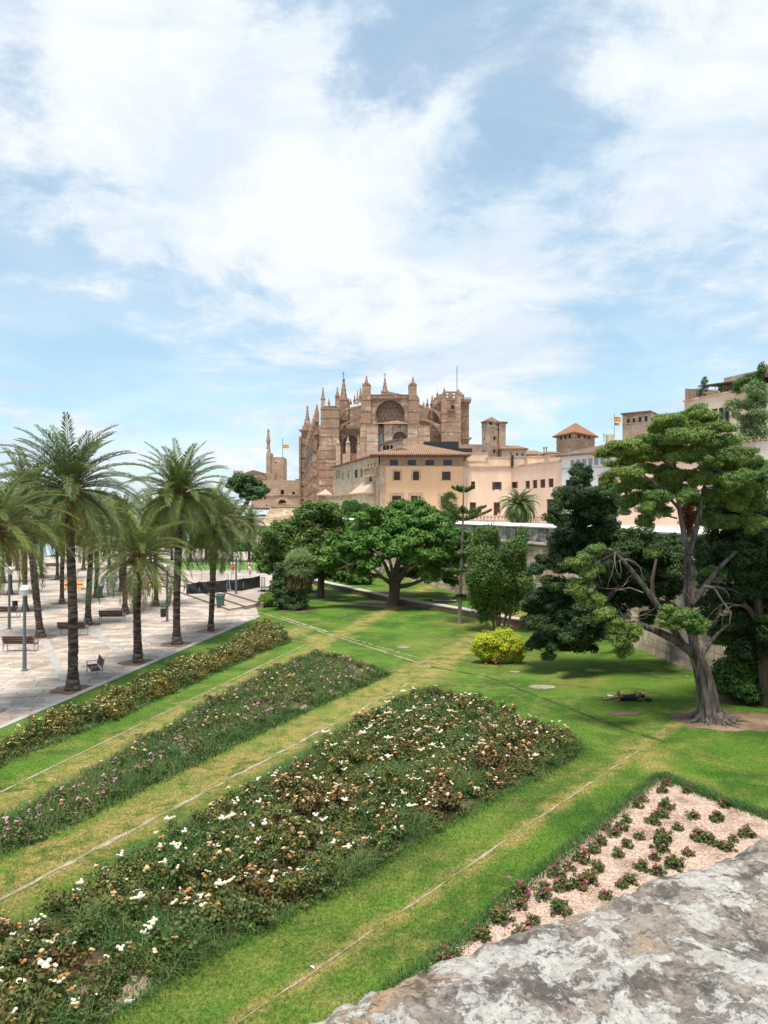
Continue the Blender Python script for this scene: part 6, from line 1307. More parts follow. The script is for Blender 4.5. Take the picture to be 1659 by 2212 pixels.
# big openwork spire behind on the left with its cross
cpin(466, 128, 338, YC+14, 5.2, 'spire', shaft=.12); mb = MB(); c0 = CP(464, 128, YC+14); c9 = CP(464, 75, YC+14); mb.tube([c0, c9], .15, 5); mb.box(c0.x-.55, c0.x+.55, YC+13.9, YC+14.1, c9.z-.85, c9.z-.68); mb.build('spire_cross', M_metal, CA)
mb = MB(); cbox(432, 506, 318, 480, YC+11, 12, mb=mb); mb.build('spire_base', M_cathd, CA)
mb = MB()
for k in range(5):
    for j in range(3): q = CP(450+j*14, 215+k*24, YC+7.2-(4-k)*-.9); 
mb = None
for x, yt, yb, w, dy in ((525, 292, 350, 1.1, 20), (510, 300, 345, .9, 30), (556, 258, 345, 1.3, 30), (580, 228, 345, 1.5, 40), (603, 205, 330, 1.6, 50), (612, 222, 320, 1.3, 20), (1130, 320, 360, .9, 30), (1160, 294, 380, 1.4, 20), (1200, 272, 390, 2.2, 14), (1243, 240, 330, 1.9, 16), (1230, 290, 380, 3.2, 22)):
    cpin(x, yt, yb, YC+dy, w*(1+dy/280))
# flying buttresses: pairs of raking arches repeated along the nave
def flyer(xa, ya, xb, yb, arc, Y, w=1.7, thick=16):
    """xa,ya upper inner end (nave side) to xb,yb lower outer end; arch underneath"""
    n = 16; pts_t = []; pts_b = []
    for i in range(n+1):
        f = i/n; x = xa+(xb-xa)*f; yt = ya+(yb-ya)*f
        # quarter ellipse springing vertically at the outer end
        ye = arc[0]+(arc[1]-arc[0])*(1-math.sqrt(max(0, 1-f*f)))
        A = CP(x, yt, Y); B = CP(x, max(ye, yt+thick), Y); pts_t.append((A.x, A.z)); pts_b.append((B.x, B.z))
    mb = MB(); V = []
    for (t1, b1) in zip(pts_t, pts_b): V += [(t1[0], Y, t1[1]), (b1[0], Y, b1[1]), (b1[0], Y+w, b1[1]), (t1[0], Y+w, t1[1])]
    mb.add(V, [(i*4+k, (i+1)*4+k, (i+1)*4+(k+1) % 4, i*4+(k+1) % 4) for i in range(n) for k in range(4)])
    # moulding under the arch
    V = []
    for i, b1 in enumerate(pts_b): V += [(b1[0], Y-.2, b1[1]+.35), (b1[0], Y-.2, b1[1]-.05), (b1[0], Y, b1[1]-.05), (b1[0], Y, b1[1]+.35)]
    mb.add(V, [(i*4+k, (i+1)*4+k, (i+1)*4+(k+1) % 4, i*4+(k+1) % 4) for i in range(n) for k in range(4)])
    return mb
for k in range(7):
    dY = 2+k*13.5; s = 1-.004*k
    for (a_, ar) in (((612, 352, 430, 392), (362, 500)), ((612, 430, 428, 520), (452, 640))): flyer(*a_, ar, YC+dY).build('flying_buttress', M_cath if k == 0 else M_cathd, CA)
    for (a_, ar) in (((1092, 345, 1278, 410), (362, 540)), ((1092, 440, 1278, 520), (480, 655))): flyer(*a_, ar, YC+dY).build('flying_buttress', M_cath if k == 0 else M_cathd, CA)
# aisle end wall on the left, with its traceried window and screen of pinnacled piers
a, b_ = CP(428, 545, YC+4), CP(640, 900, YC+4); wc = CP(523, 680, YC+4)
hole = []; rx = CP(583, 0, YC+4).x-wc.x; zt_ = CP(0, 605, YC+4).z; zb_ = CP(0, 752, YC+4).z; zs_ = CP(0, 660, YC+4).z
for k in range(13): th = math.pi*k/12; hole.append((wc.x+rx*math.cos(th), zs_+(zt_-zs_)*math.sin(th)))
hole += [(wc.x-rx, zb_), (wc.x, zb_), (wc.x+rx, zb_)]
mb = MB(); round_panel(mb, a.x, b_.x, b_.z, a.z, hole, YC+4, 1.4); mb.box(a.x, b_.x, YC+8, YC+95, BZ, a.z); mb.build('aisle_wall', M_cath, CA)
gw = MB(); gw.slabY(hole, YC+5, YC+5.3); g_ = gw.build('aisle_window', M_rose, CA); mb = MB()
for (dx, dz, rr) in ((0, 1.9, .95), (-1.4, .6, .85), (1.4, .6, .85), (0, -.5, .95), (-1.5, -1.7, .85), (1.5, -1.7, .85), (0, -2.6, .9)): ring(mb, wc.x+dx, zs_-.2+dz, rr, .13, YC+4.7, 16); ring(mb, wc.x+dx, zs_-.2+dz, rr*.5, .1, YC+4.7, 10)
for dx in (-2, -.7, .7, 2): bar(mb, (wc.x+dx, zb_), (wc.x+dx, zs_), YC+4.7, .12)
mb.build('tracery', M_trac, g_)
for x0, x1, yt, ys in ((399, 439, 625, 690), (482, 520, 612, 690), (575, 604, 605, 690)):
    mb = MB(); cbox(x0, x1, ys, 880, YC-4, 3, mb=mb); cbox(x0-24 if x0 > 450 and x0 < 560 else x0, x1, 760, 880, YC-4.6, 4, mb=mb); courses(mb, x0, x1, (768,), YC-4, 3, .1, .15); pinnacle(mb, (x0+x1)/2, yt, ys, YC-2.6, (CP(x1, 0, YC).x-CP(x0, 0, YC).x)*.42, shaft=.3); mb.build('pier', M_apse, CA)
cbox(440, 640, 770, 900, YC-2, 5, 'chapel_wall', M_cath)
# apse (lower projecting block with the smaller rose)
YA = YC-14
ap = [(655, YA+4), (700, YA), (865, YA-3), (1080, YA-1), (1080, YA+14), (655, YA+14)]
a = CP(662, 515, YA); b_ = CP(1078, 760, YA)
mb = MB(); zT = CP(0, 515, YA).z; zB = BZ
for x0, x1, Yp, dd in ((658, 750, YA, 14), (862-60, 866, YA+1, 12), (998, 1078, YA, 13)): A, B = CP(x0, 515, Yp), CP(x1, 515, Yp); mb.box(A.x, B.x, Yp, Yp+dd, zB, zT)
A, B = CP(866, 515, YA+2), CP(1000, 515, YA+2); w2 = CP(931, 630, YA+2); r2 = (CP(988, 0, YA+2).x-CP(874, 0, YA+2).x)/2
round_panel(mb, A.x, B.x, CP(0, 760, YA+2).z, zT, circ(w2.x, w2.z, r2, 32), YA+2, 1.4); mb.box(A.x, B.x, YA+5, YA+16, zB, zT-.02)
A, B = CP(750, 515, YA+3), CP(802, 515, YA+3); mb.box(A.x, B.x, YA+3, YA+14, zB, zT-.02)
courses(mb, 655, 750, (517, 580, 650), YA, 4, .12, .2); courses(mb, 802, 866, (517, 580), YA+1, 4, .12, .2); courses(mb, 866, 1000, (517,), YA+2, 4, .12, .2); courses(mb, 998, 1078, (517, 585), YA, 4, .12, .2); mb.build('apse_wall', M_apse, CA)
rw = MB(); rw.slabY(circ(w2.x, w2.z, r2, 32), YA+3.1, YA+3.4); ro = rw.build('rose_window', M_rose, CA); mb = MB(); tracery(mb, w2.x, w2.z, r2, YA+2.8, .1, 0, 12); mb.build('tracery', M_trac, ro)
mb = MB(); A = CP(766, 600, YA+2.9); B = CP(790, 740, YA+2.9); hole = [(A.x, B.z), (B.x, B.z), (B.x, A.z), ((A.x+B.x)/2, A.z+.7), (A.x, A.z)]; mb.slabY(hole, YA+2.7, YA+2.95); mb.build('lancet_window', M_skyglass, CA)
for x in (783, 933): mb = MB(); A = CP(x, 528, YA); mb.box(A.x-.25, A.x+.25, YA+(2.9 if x < 800 else 1.9), YA+4, A.z-.3, A.z+.3); mb.build('vent_opening', M_dark, CA)
mb = MB(); A, B, T1, T2 = CP(730, 513, YA), CP(1010, 513, YA), CP(890, 482, YA+6), CP(920, 482, YA+6)
mb.add([(A.x, YA-.5, zT+.2), (B.x, YA-.5, zT+.2), (B.x, YA+16, zT+.2), (A.x, YA+16, zT+.2), (T1.x, YA+6, T1.z), (T2.x, YA+6, T2.z)], [(0, 1, 5, 4), (1, 2, 5), (2, 3, 4, 5), (3, 0, 4)]); mb.build('apse_roof', M_tile, CA)
mb = MB(); A = CP(655, 513, YA); B = CP(745, 513, YA); mb.box(A.x-.1, B.x, YA-.3, YA+14, zT, zT+.3); A = CP(995, 513, YA); B = CP(1085, 513, YA); mb.box(A.x, B.x, YA-.5, YA+14, zT, zT+.7); mb.build('apse_eave', M_tile, CA)
mb = MB(); cbox(1075, 1180, 528, 760, YA+4, 10, mb=mb); courses(mb, 1075, 1180, (528, 602), YA+4, 10, .14, .2); mb.build('side_chapel', M_apse, CA)
mb = MB(); cbox(603, 660, 540, 800, YA+6, 10, mb=mb); courses(mb, 603, 660, (560, 620), YA+6, 10, .12, .2)
for x in (640, 655): A = CP(x, 560, YA+5); B = CP(x, 700, YA+5); mb.tube([A, B], .13, 6)
mb.build('side_chapel', M_apse, CA)
# right outer tower, wing and crown of the bell tower
mb = MB(); cbox(1276, 1438, 300, 700, YC, 13, mb=mb); courses(mb, 1276, 1438, (420, 487, 572), YC, 13); mb.build('corner_tower', M_cath, CA)
mb = MB(); cbox(1436, 1506, 318, 720, YC+8, 22, mb=mb); courses(mb, 1436, 1506, (440, 545), YC+8, 22, .12, .2); cbox(1430, 1524, 304, 326, YC+7, 24, mb=mb); cbox(1424, 1528, 620, 634, YC+7, 24, mb=mb); mb.build('wing_tower', M_cathd, CA)
mb = MB(); cbox(1432, 1524, 290, 295, YC+7, .5, mb=mb)
for i in range(10): cbox(1436+i*9.5, 1439+i*9.5, 294, 305, YC+7, .5, mb=mb)
mb.build('gallery_railing', M_trac, CA)
mb = MB(); cbox(1326, 1396, 300, 314, YC-.5, 2, mb=mb); cbox(1328, 1398, 390, 402, YC-.8, 2, mb=mb); cbox(1330, 1396, 386, 391, YC-.9, 1, mb=mb); mb.build('balcony', M_cathd, CA)
mb = MB(); A, B = CP(1355, 388, YC-.1), CP(1385, 362, YC-.1); mb.slabY([(A.x, A.z), (B.x, A.z), (B.x, B.z), ((A.x+B.x)/2, B.z+.5), (A.x, B.z)], YC-.25, YC-.05); mb.build('arched_opening', M_dark, CA)
# ruined-looking crown with see-through openings
mb = MB(); z0c, z1c = CP(0, 300, YC+5).z, CP(0, 238, YC+5).z
def seg(x0, x1, y0, y1): cbox(x0, x1, y0, y1, YC+4, 1.5, mb=mb)
for q in ((1286, 1318, 246, 300), (1336, 1343, 240, 300), (1343, 1372, 240, 300), (1393, 1428, 238, 300), (1318, 1336, 238, 247), (1372, 1393, 240, 249), (1318, 1336, 264, 273), (1372, 1393, 264, 275), (1428, 1448, 248, 300), (1448, 1466, 264, 300), (1262, 1286, 262, 330), (1240, 1262, 275, 340), (1215, 1240, 290, 370), (1200, 1215, 310, 390), (1318, 1336, 290, 300), (1372, 1393, 292, 300)): seg(*q)
for x, d in ((1262, 14), (1460, 14)): cbox(x-3, x+3, 262, 300, YC+5, 14, mb=mb)
mb.build('tower_crown', M_cathd, CA)
for x, yt, yb, w in ((1301, 203, 246, 1.1), (1420, 218, 240, 1.0), (1243, 238, 280, 1.2)): cpin(x, yt, yb, YC+4.8, w, crock=False)
mb = MB(); mb.tube([CP(1406, 240, YC+6), CP(1406, 30, YC+6)], .14, 5); mb.build('lightning_rod', M_metal, CA)
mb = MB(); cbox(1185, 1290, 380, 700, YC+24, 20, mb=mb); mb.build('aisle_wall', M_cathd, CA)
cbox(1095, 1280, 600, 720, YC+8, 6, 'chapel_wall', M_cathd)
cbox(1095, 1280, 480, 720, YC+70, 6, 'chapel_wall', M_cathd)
# walls closing the aisles at the far end, seen through the arches
for pts_ in (((300, 700), (300, 420), (430, 400), (612, 362), (700, 362), (700, 700)), ((1000, 700), (1000, 355), (1092, 355), (1278, 422), (1330, 430), (1330, 700))):
    mb = MB(); Yk = YC+98; q = [CP((x-852)*1.0+852, y, Yk) for x, y in pts_]; mb.slabY([(v.x, v.z) for v in q][::-1], Yk, Yk+2); mb.build('west_wall', M_cathd, CA)
for z_, (x0_, x1_) in ((0, (440, 612)), (0, (1092, 1270))):
    for k in range(4):
        mb = MB(); cbox(x0_, x1_, 560+k*8, 566+k*8, YC+12+k*16, 2, mb=mb); mb.build('aisle_cornice', M_cath, CA)
# --- long south flank running away to the left with closely set buttresses
x_near, x_far = CP(262, 0, YC).x, -41.5; Yn, Yf = YC+2, 421.0; ztop = CP(0, 392, YC).z; zmid = CP(0, 640, YC).z
fl = Vector((x_far-x_near, Yf-Yn)); Lf = fl.length; fu = fl/Lf; fn = Vector((-fu.y, fu.x))
if fn.x > 0: fn = -fn
def fpt(s, o, z): return (x_near+fu.x*s+fn.x*o, Yn+fu.y*s+fn.y*o, z)
def fbox(mb, s0, s1, o0, o1, z0, z1, z1b=None):
    vs = [fpt(s0, o0, z0), fpt(s1, o0, z0), fpt(s1, o1, z0), fpt(s0, o1, z0), fpt(s0, o0, z1), fpt(s1, o0, z1), fpt(s1, o1, z1b or z1), fpt(s0, o1, z1b or z1)]
    mb.add(vs, [(0, 1, 2, 3), (7, 6, 5, 4), (0, 4, 5, 1), (1, 5, 6, 2), (2, 6, 7, 3), (3, 7, 4, 0)])
mb = MB(); fbox(mb, 2, Lf, -10, 0, BZ, ztop-5); fbox(mb, 2, Lf, -2, .9, BZ, BZ+22)
for z in (BZ+7, BZ+12.5, BZ+18, BZ+22, BZ+28): fbox(mb, 2, Lf, 0, 1.1, z-.16, z+.16)
mb.build('flank_wall', M_cath, CA)
nb = 15
for i in range(nb):
    s = 3+(Lf-12)*(i+.3)/nb; big = i % 2 == 0; mb = MB(); pr = 2.4 if big else 1.7; zt2 = ztop-(1.5 if big else 8)
    fbox(mb, s, s+(3.4 if big else 2.2), 0, pr, BZ, BZ+22); fbox(mb, s+.2, s+(3.2 if big else 2.0), 0, pr-.5, BZ+22, zt2-6, zt2-7); fbox(mb, s+.4, s+(3.0 if big else 1.8), 0, pr-1.0, zt2-8, zt2, zt2-1)
    for z in (BZ+7, BZ+12.5, BZ+18, BZ+22, BZ+28, BZ+33): fbox(mb, s-.2, s+(3.6 if big else 2.4), 0, pr+.12-(.5 if z > BZ+22 else 0), z-.16, z+.16)
    mb.build('buttress', M_cath if i % 3 else M_cathd, CA)
    if big: q = fpt(s+1.6, .7, 0); m2 = MB(); m2.box(q[0]-.8, q[0]+.8, q[1]-.8, q[1]+.8, zt2-2, zt2+1.6); m2.cone(q[0], q[1], zt2+1.6, zt2+5, .8, .1, 6); m2.build('pinnacle', M_cath, CA)
for i in range(nb-1):
    s = 3+(Lf-12)*(i+1.02)/nb; mb = MB(); fbox(mb, s, s+2.2, .02, .1, BZ+24, BZ+34); fbox(mb, s+.3, s+1.9, .91, .98, BZ+3, BZ+6); mb.build('lancet_window', M_dark, CA)
# scaffold-like dark railing on the flank terrace
mb = MB()
for k in range(40): s = 4+(Lf-20)*k/39; fbox(mb, s, s+.25, 2.5, 2.65, BZ+22, BZ+24)
for z in (BZ+22.2, BZ+23.1, BZ+24): fbox(mb, 4, Lf-16, 2.45, 2.7, z-.09, z+.09)
mb.build('terrace_railing', M_metal, CA)
# west end turret
wt = MB(); A = CP(152, 365, 424); z1 = A.z; Bx = CP(165, 560, 424)
wt.box(A.x-3.2, A.x+2.4, 420, 432, BZ, CP(0, 640, 424).z); wt.box(A.x-1.9, A.x+2.0, 421, 430, CP(0, 640, 424).z, CP(0, 545, 424).z)
for z in range(6): wt.box(A.x-3.4, A.x+2.6, 419.6, 432.4, BZ+6+z*7.5, BZ+6.6+z*7.5)
for dx in (-2.7, 1.8): wt.box(A.x+dx-.5, A.x+dx+.5, 418.5, 421, BZ, CP(0, 620, 424).z)
wt.build('west_turret', M_cathd, CA)
m2 = MB(); pinnacle(m2, 165, 358, 560, 425, 1.7, shaft=.1); m2.build('spire', M_cath, CA)
for x, yt, yb in ((128, 520, 640), (142, 470, 600), (182, 460, 560)): cpin(x, yt, yb, 424, 2.6)

# small gallery block in front of the apse and the dark modern roofs
T = thing('gallery_block', Vector((CP(840, 0, 205).x, 205, 6.2)), 'small pale block with three round arches just above the orange house roof, below the apse', 'building')
Yg = 205; a, b_, c_, d_ = CP(778, 682, Yg), CP(1078, 610, Yg), CP(905, 650, Yg), CP(1134, 665, Yg)
mb = MB(); mb.slabY([(a.x, 6.2), (c_.x, 6.2), (c_.x, c_.z), (a.x, a.z)], Yg, Yg+8); mb.build('wall', M_cream, T)
mb = MB(); mb.slabY([(c_.x, 6.2), (b_.x, 6.2), (b_.x, b_.z), (c_.x, c_.z)], Yg-.5, Yg+8); mb.build('gable_wall', M_ochre, T)
mb = MB(); mb.slabY([(a.x-.5, a.z), (c_.x, c_.z), (c_.x, c_.z+.5), (a.x-.5, a.z+.5)], Yg-.8, Yg+8); A, B, D = CP(900, 645, Yg), CP(960, 640, Yg), CP(945, 625, Yg); mb.slabY([(A.x, A.z), (B.x, B.z), (D.x, D.z)], Yg-1, Yg+6); mb.build('roof', M_tile, T)
for x in (803, 830, 863): A = CP(x, 700, Yg); mb = MB(); w = .34; mb.slabY([(A.x-w, A.z-.8)]+[(A.x+w*math.cos(math.pi*k/8), A.z+.5*math.sin(math.pi*k/8)) for k in range(9)][::-1][::-1]+[], Yg-.12, Yg-.02) if False else mb.slabY([(A.x+w, A.z-.8)]+[(A.x+w*math.cos(math.pi*k/8), A.z+.5*math.sin(math.pi*k/8)) for k in range(9)]+[(A.x-w, A.z-.8)], Yg-.12, Yg-.02); mb.build('arch', M_dark, T)
T = thing('roof_shed', Vector((CP(1280, 0, 185).x, 185, 6.2)), 'black modern roof structure behind the right slope of the orange house', 'building')
M_blk = plain('black_panel_mat', (.03, .032, .036), .6)
mb = MB()
for x0, x1, y0, y1, Y in ((1134, 1420, 655, 760, 190), (1418, 1532, 712, 760, 188)): A, B = CP(x0, y0, Y), CP(x1, y1, Y); mb.box(A.x, B.x, Y, Y+7, 6.2, A.z)
mb.build('roof_panel', M_blk, T); mb = MB(); A, B = CP(1418, 680, 196), CP(1610, 760, 196); mb.box(A.x, B.x, 196, 206, 6.2, A.z); mb.build('wall', M_ochre, T)
A, B = CP(1452, 760, 158), CP(1665, 870, 158); mb = MB(); mb.box(A.x, B.x, 158, 166, 6.2, A.z); mb.build('lower_wall', M_cream, T)

# ------------------------------------------------------------------ palace beyond the cathedral
def c4(x, y): return (459+x*.179, 918+y*.179)
def K(x, y, Y=432): return P(*c4(x, y), Y)
YP = 432; PB = K(0, 985).z-1
T = thing('royal_palace', Vector((K(750, 0).x, YP, PB)), 'distant sandstone palace with a square tower and arched gate, left of the cathedral', 'palace')
M_pal = masonry('palace_stone_mat', (.48, .34, .25), (.42, .295, .21), (.34, .235, .17), 2.0, .9, .02, stain=(.36, .24, .17), stain_s=.05, pale=(.54, .41, .31))
a, b_ = K(465, 668), K(1130, 668); Wp = Wall((a.x, YP), (b_.x, YP)); H = rects(Wp, c4, [(800, 905, 885, 980), (824, 783, 863, 858), (962, 806, 994, 838), (622, 870, 643, 895)])
mb = MB(); Wp.panel(mb, PB, a.z, H, depth=1.2); mb.box(a.x, b_.x, YP+3, YP+30, PB, a.z-.1); mb.build('wall', M_pal, T)
for i, h in enumerate(H): mb = MB(); Wp.box(mb, h[0]-.05, h[1]+.05, h[2], h[3], -1.4, -1.1); mb.build('gate_opening' if i == 0 else 'window', M_dark, T)
mb = MB(); h = H[0]; g0 = (h[0]+h[1])/2; ww = (h[1]-h[0])/2
for k in range(12):
    a0_, a1_ = math.pi*k/12, math.pi*(k+1)/12; q = [Wp.pt(g0+math.cos(t_)*r__, h[3]-1.2+math.sin(t_)*r__*.75, o) for t_, r__ in ((a0_, ww), (a1_, ww), (a1_, ww+2), (a0_, ww+2)) for o in (.05,)]; mb.add(q, [(0, 1, 2, 3)])
mb.build('gate_arch', M_tw, T)
mb = MB(); Wp.box(mb, 0, Wp.L, K(0, 842).z-.4, K(0, 842).z+.2, .01, .6)
q0, q1 = K(712, 680), K(945, 680); mb.box(q0.x, q1.x, YP-1.6, YP-.02, K(0, 770).z, q0.z) if False else None
mb.build('string_course', M_tw, T)
def kb(x0, x1, y0, y1, Y, d, nm, m_=None): A, B = K(x0, y0, Y), K(x1, y1, Y); mb = MB(); mb.box(A.x, B.x, Y, Y+d, B.z, A.z); return mb.build(nm, m_ or M_pal, T)
kb(672, 856, 388, 700, YP+20, 16, 'tower'); kb(648, 698, 332, 700, YP+18, 12, 'turret'); kb(660, 684, 290, 333, YP+20, 6, 'turret_lantern'); kb(758, 772, 447, 462, YP+19.9, .3, 'window', M_dark); kb(640, 745, 580, 700, YP+12, 8, 'stair_tower')
mb = MB(); A = K(674, 290, YP+22); mb.lathe(A.x, YP+22, [(1.2, A.z), (.9, A.z+2.5), (1.3, A.z+5), (.8, A.z+8), (.5, A.z+9.5), (.75, A.z+10.6), (.55, A.z+11.6), (.15, A.z+12.2)], 8); mb.build('statue', M_trac, T)
kb(250, 362, 575, 700, YP+14, 8, 'battlement_wall')
for i in range(5): kb(250+i*25, 262+i*25, 550, 576, YP+14, 2, 'merlon')
A, B, C_, D = K(362, 585, YP+10), K(642, 585, YP+10), K(495, 542, YP+10), K(0, 700, YP+10); mb = MB(); mb.slabY([(A.x, A.z), (B.x, B.z), (C_.x, C_.z)], YP+10, YP+30); mb.build('gable_roof', M_tile, T); mb = MB(); mb.box(A.x, B.x, YP+10.5, YP+29, D.z, A.z); mb.build('hall_wall', M_pal, T)
mb = MB(); A, B, C_ = K(500, 640, YP+5), K(642, 655, YP+5), K(570, 622, YP+5); mb.slabY([(A.x, A.z-4), (B.x, B.z-4), (B.x, B.z), (C_.x, C_.z), (A.x, A.z)], YP+5, YP+12); mb.build('low_roof', M_tile, T)
kb(945, 1130, 668, 985, YP-2, 4, 'bay_wall') if False else None
kb(1000, 1040, 652, 672, YP+2, 3, 'parapet_block')
def flag(px, ytop, ybase, Y, fx0, fy0, fx1, fy1, label, second=None, gr='flags on masts'):
    b_ = P(px, ybase, Y); t_ = P(px, ytop, Y); T = thing('flag_mast', b_, label, 'flag', gr); mb = MB(); r = .00035*Y; mb.tube([b_, t_], r, 6); mb.sphere(t_, r*1.6, 6, 5); mb.build('mast', M_metal, T)
    def cloth(x0, y0, x1, y1, cols, parent, vertical=False):
        for k, (f0, f1, m_) in enumerate(cols):
            A = P(x0, y0, Y); B = P(x1, y1, Y); mb = MB(); n = 10; vs = []
            for i in range(n+1):
                u = i/n; x = A.x+(B.x-A.x)*u; w = math.sin(u*7)*.06*abs(B.x-A.x); dz = -abs(B.z-A.z)*.10*u+math.sin(u*6)*.03*abs(B.z-A.z)
                for f in (f0, f1): vs.append((x, Y+w, A.z+(B.z-A.z)*f+dz))
            if vertical:
                vs = []
                for i in range(n+1):
                    u = f0+(f1-f0)*i/n; x = A.x+(B.x-A.x)*u; w = math.sin(u*7)*.06*abs(B.x-A.x)
                    for f in (0, 1): vs.append((x, Y+w, A.z+(B.z-A.z)*f-abs(B.z-A.z)*.1*u))
            mb.add(vs, [(2*i, 2*i+1, 2*i+3, 2*i+2) for i in range(n)]); mb.build('flag_stripe', m_, parent)
    cloth(fx0, fy0, fx1, fy1, [(0, .25, MF[0]), (.25, .75, MF[1]), (.75, 1, MF[0])], T)
    A = P(fx0+(fx1-fx0)*.36, (fy0+fy1)/2, Y-.25); s_ = abs(P(0, fy0, Y).z-P(0, fy1, Y).z)*.13; mb = MB(); mb.slabY([(A.x-s_, A.z-s_), (A.x, A.z-s_*1.5), (A.x+s_, A.z-s_), (A.x+s_, A.z+s_), (A.x-s_, A.z+s_)], A.y-.02, A.y); mb.build('flag_crest', MF[0], T)
    if second: cloth(*second, [(0, .3, MF[2]), (.3, 1, MF[3])], T, True)
MF = [plain('flag_red_mat', (.60, .06, .035), .7), plain('flag_yellow_mat', (.85, .50, .03), .7), plain('flag_violet_mat', (.10, .05, .12), .7), plain('flag_orange_mat', (.65, .28, .10), .7)]
flag(610.6, 948, 988, 452, 611.2, 961, 624, 967.5, 'tall thin mast with a red and yellow striped flag on the distant palace tower')
flag(1327.0, 895, 946, 128, 1327.3, 900.5, 1341.5, 910, 'mast flying a striped flag above a smaller dark one beside the lookout building', second=(1328.5, 912.5, 1338.5, 919))
T = thing('tv_aerial', P(1304.5, 955, 128), 'thin television aerial on the brown roof left of the chimney', 'aerial'); mb = MB(); mb.tube([P(1304.5, 955, 128), P(1304.5, 937, 128)], .05, 5)
for y in (938, 941, 944): mb.tube([P(1302, y, 128), P(1311, y, 128)], .03, 4)
mb.build('aerial_rods', M_metal, T)
# ------------------------------------------------------------------ flower beds
def sample_poly(poly, n, rng, dmin):
    xs = [p[0] for p in poly]; ys = [p[1] for p in poly]; out = []; tries = 0
    while len(out) < n and tries < n*120:
        tries += 1; x = rng.uniform(min(xs), max(xs)); y = rng.uniform(min(ys), max(ys))
        if not inpoly(x, y, poly): continue
        px = CX+x/max(y, .1)*F
        if y < 9 or px < -70: continue
        if all((x-a)**2+(y-b)**2 > dmin*dmin for a, b in out): out.append((x, y))
    return out
def inner(poly, d):
    out = []; n = len(poly); A = sum(poly[i][0]*poly[(i+1) % n][1]-poly[(i+1) % n][0]*poly[i][1] for i in range(n)); sg = 1 if A > 0 else -1
    for i in range(n):
        p0, p1, p2 = [Vector((q[0], q[1])) for q in (poly[i-1], poly[i], poly[(i+1) % n])]
        a = (p1-p0).normalized(); b = (p2-p1).normalized(); nn = (Vector((-a.y, a.x))+Vector((-b.y, b.x)))*sg; nn.normalize(); out.append(p1+nn*d)
    return out
M_rg = foliage('rose_leaf_mat', (.034, .078, .018), (.125, .18, .040), (.20, .17, .045), trans=.2, nscale=1.2)
M_rr = foliage('rusty_rose_leaf_mat', (.085, .055, .016), (.24, .14, .045), (.05, .085, .022), trans=.15, nscale=1.6)
M_yb = foliage('golden_rose_leaf_mat', (.11, .095, .018), (.29, .20, .042), (.09, .13, .028), trans=.2, nscale=1.2)
M_fg = foliage('fresh_rose_leaf_mat', (.05, .10, .025), (.14, .20, .055), (.17, .15, .05), trans=.2, nscale=1.4)
M_cane = plain('rose_cane_mat', (.12, .08, .04), .8)
M_petc = plain('cream_petal_mat', (.88, .78, .52), .6); M_petw = plain('white_petal_mat', (.80, .77, .66), .6); M_pety = plain('yellow_petal_mat', (.82, .72, .32), .6); M_petp = plain('pink_petal_mat', (.78, .36, .52), .6); M_petr = plain('crimson_petal_mat', (.55, .04, .14), .6)
M_peto = plain('withered_bloom_mat', (.50, .26, .09), .7); M_peta = plain('pale_withered_bloom_mat', (.72, .50, .28), .7); M_petm = plain('magenta_petal_mat', (.62, .10, .34), .6)
def bloom_mesh(name, mat, r, seed, n=3):
    rg = random.Random(seed); mb = MB()
    for j in range(n):
        c = Vector((rg.uniform(-1, 1), rg.uniform(-1, 1), rg.uniform(-.4, .5)))*r*1.05*(0 if n == 1 else 1); q = r*rg.uniform(.6, 1)
        mb.sphere(c+Vector((0, 0, q*.12)), q*.62, 7, 5, .8)
        for ringi, (m, tilt) in enumerate(((7, .2), (7, .75))):
            for k in range(m):
                a = 2*math.pi*(k+.5*ringi)/m; d = Vector((math.cos(a), math.sin(a), 0)); s = Vector((-d.y, d.x, 0)); up = Vector((0, 0, 1))
                t1 = c+d*q*math.cos(tilt)*.92+up*q*math.sin(tilt)*.75; mb.add([c+d*q*.1, c+d*q*.45-s*q*.42+up*q*.12, t1, c+d*q*.45+s*q*.42+up*q*.12], [(0, 1, 2, 3)])
    return mk(name, mb.v, mb.f, mat, origin=(0, 0, 0))
def bush_leaves(seed, r, h, n, mix, leaf=(.075, .05)):
    rng = np.random.default_rng(seed); k = 26; u = unit(rng, k); u[:, 2] = np.abs(u[:, 2])*1.0; C = []; N = []
    cc = u*np.array([r, r, h])*rng.uniform(.45, 1.0, (k, 1)); cc[:, 2] = np.maximum(cc[:, 2], .05)
    for c in cc:
        m = n//k; d = unit(rng, m)*rng.uniform(.3, 1, (m, 1)); d[:, 2] *= .7; C.append(c+d*r*.30); nn = d+np.array([0, 0, .6])+rng.normal(size=(m, 3))*.5; N.append(nn/np.linalg.norm(nn, axis=1, keepdims=True))
    C = np.concatenate(C); N = np.concatenate(N); ok = C[:, 2] > .01; V, Fq = leafquads(C[ok], N[ok], leaf[0], leaf[1], rng)
    return V, Fq, cc
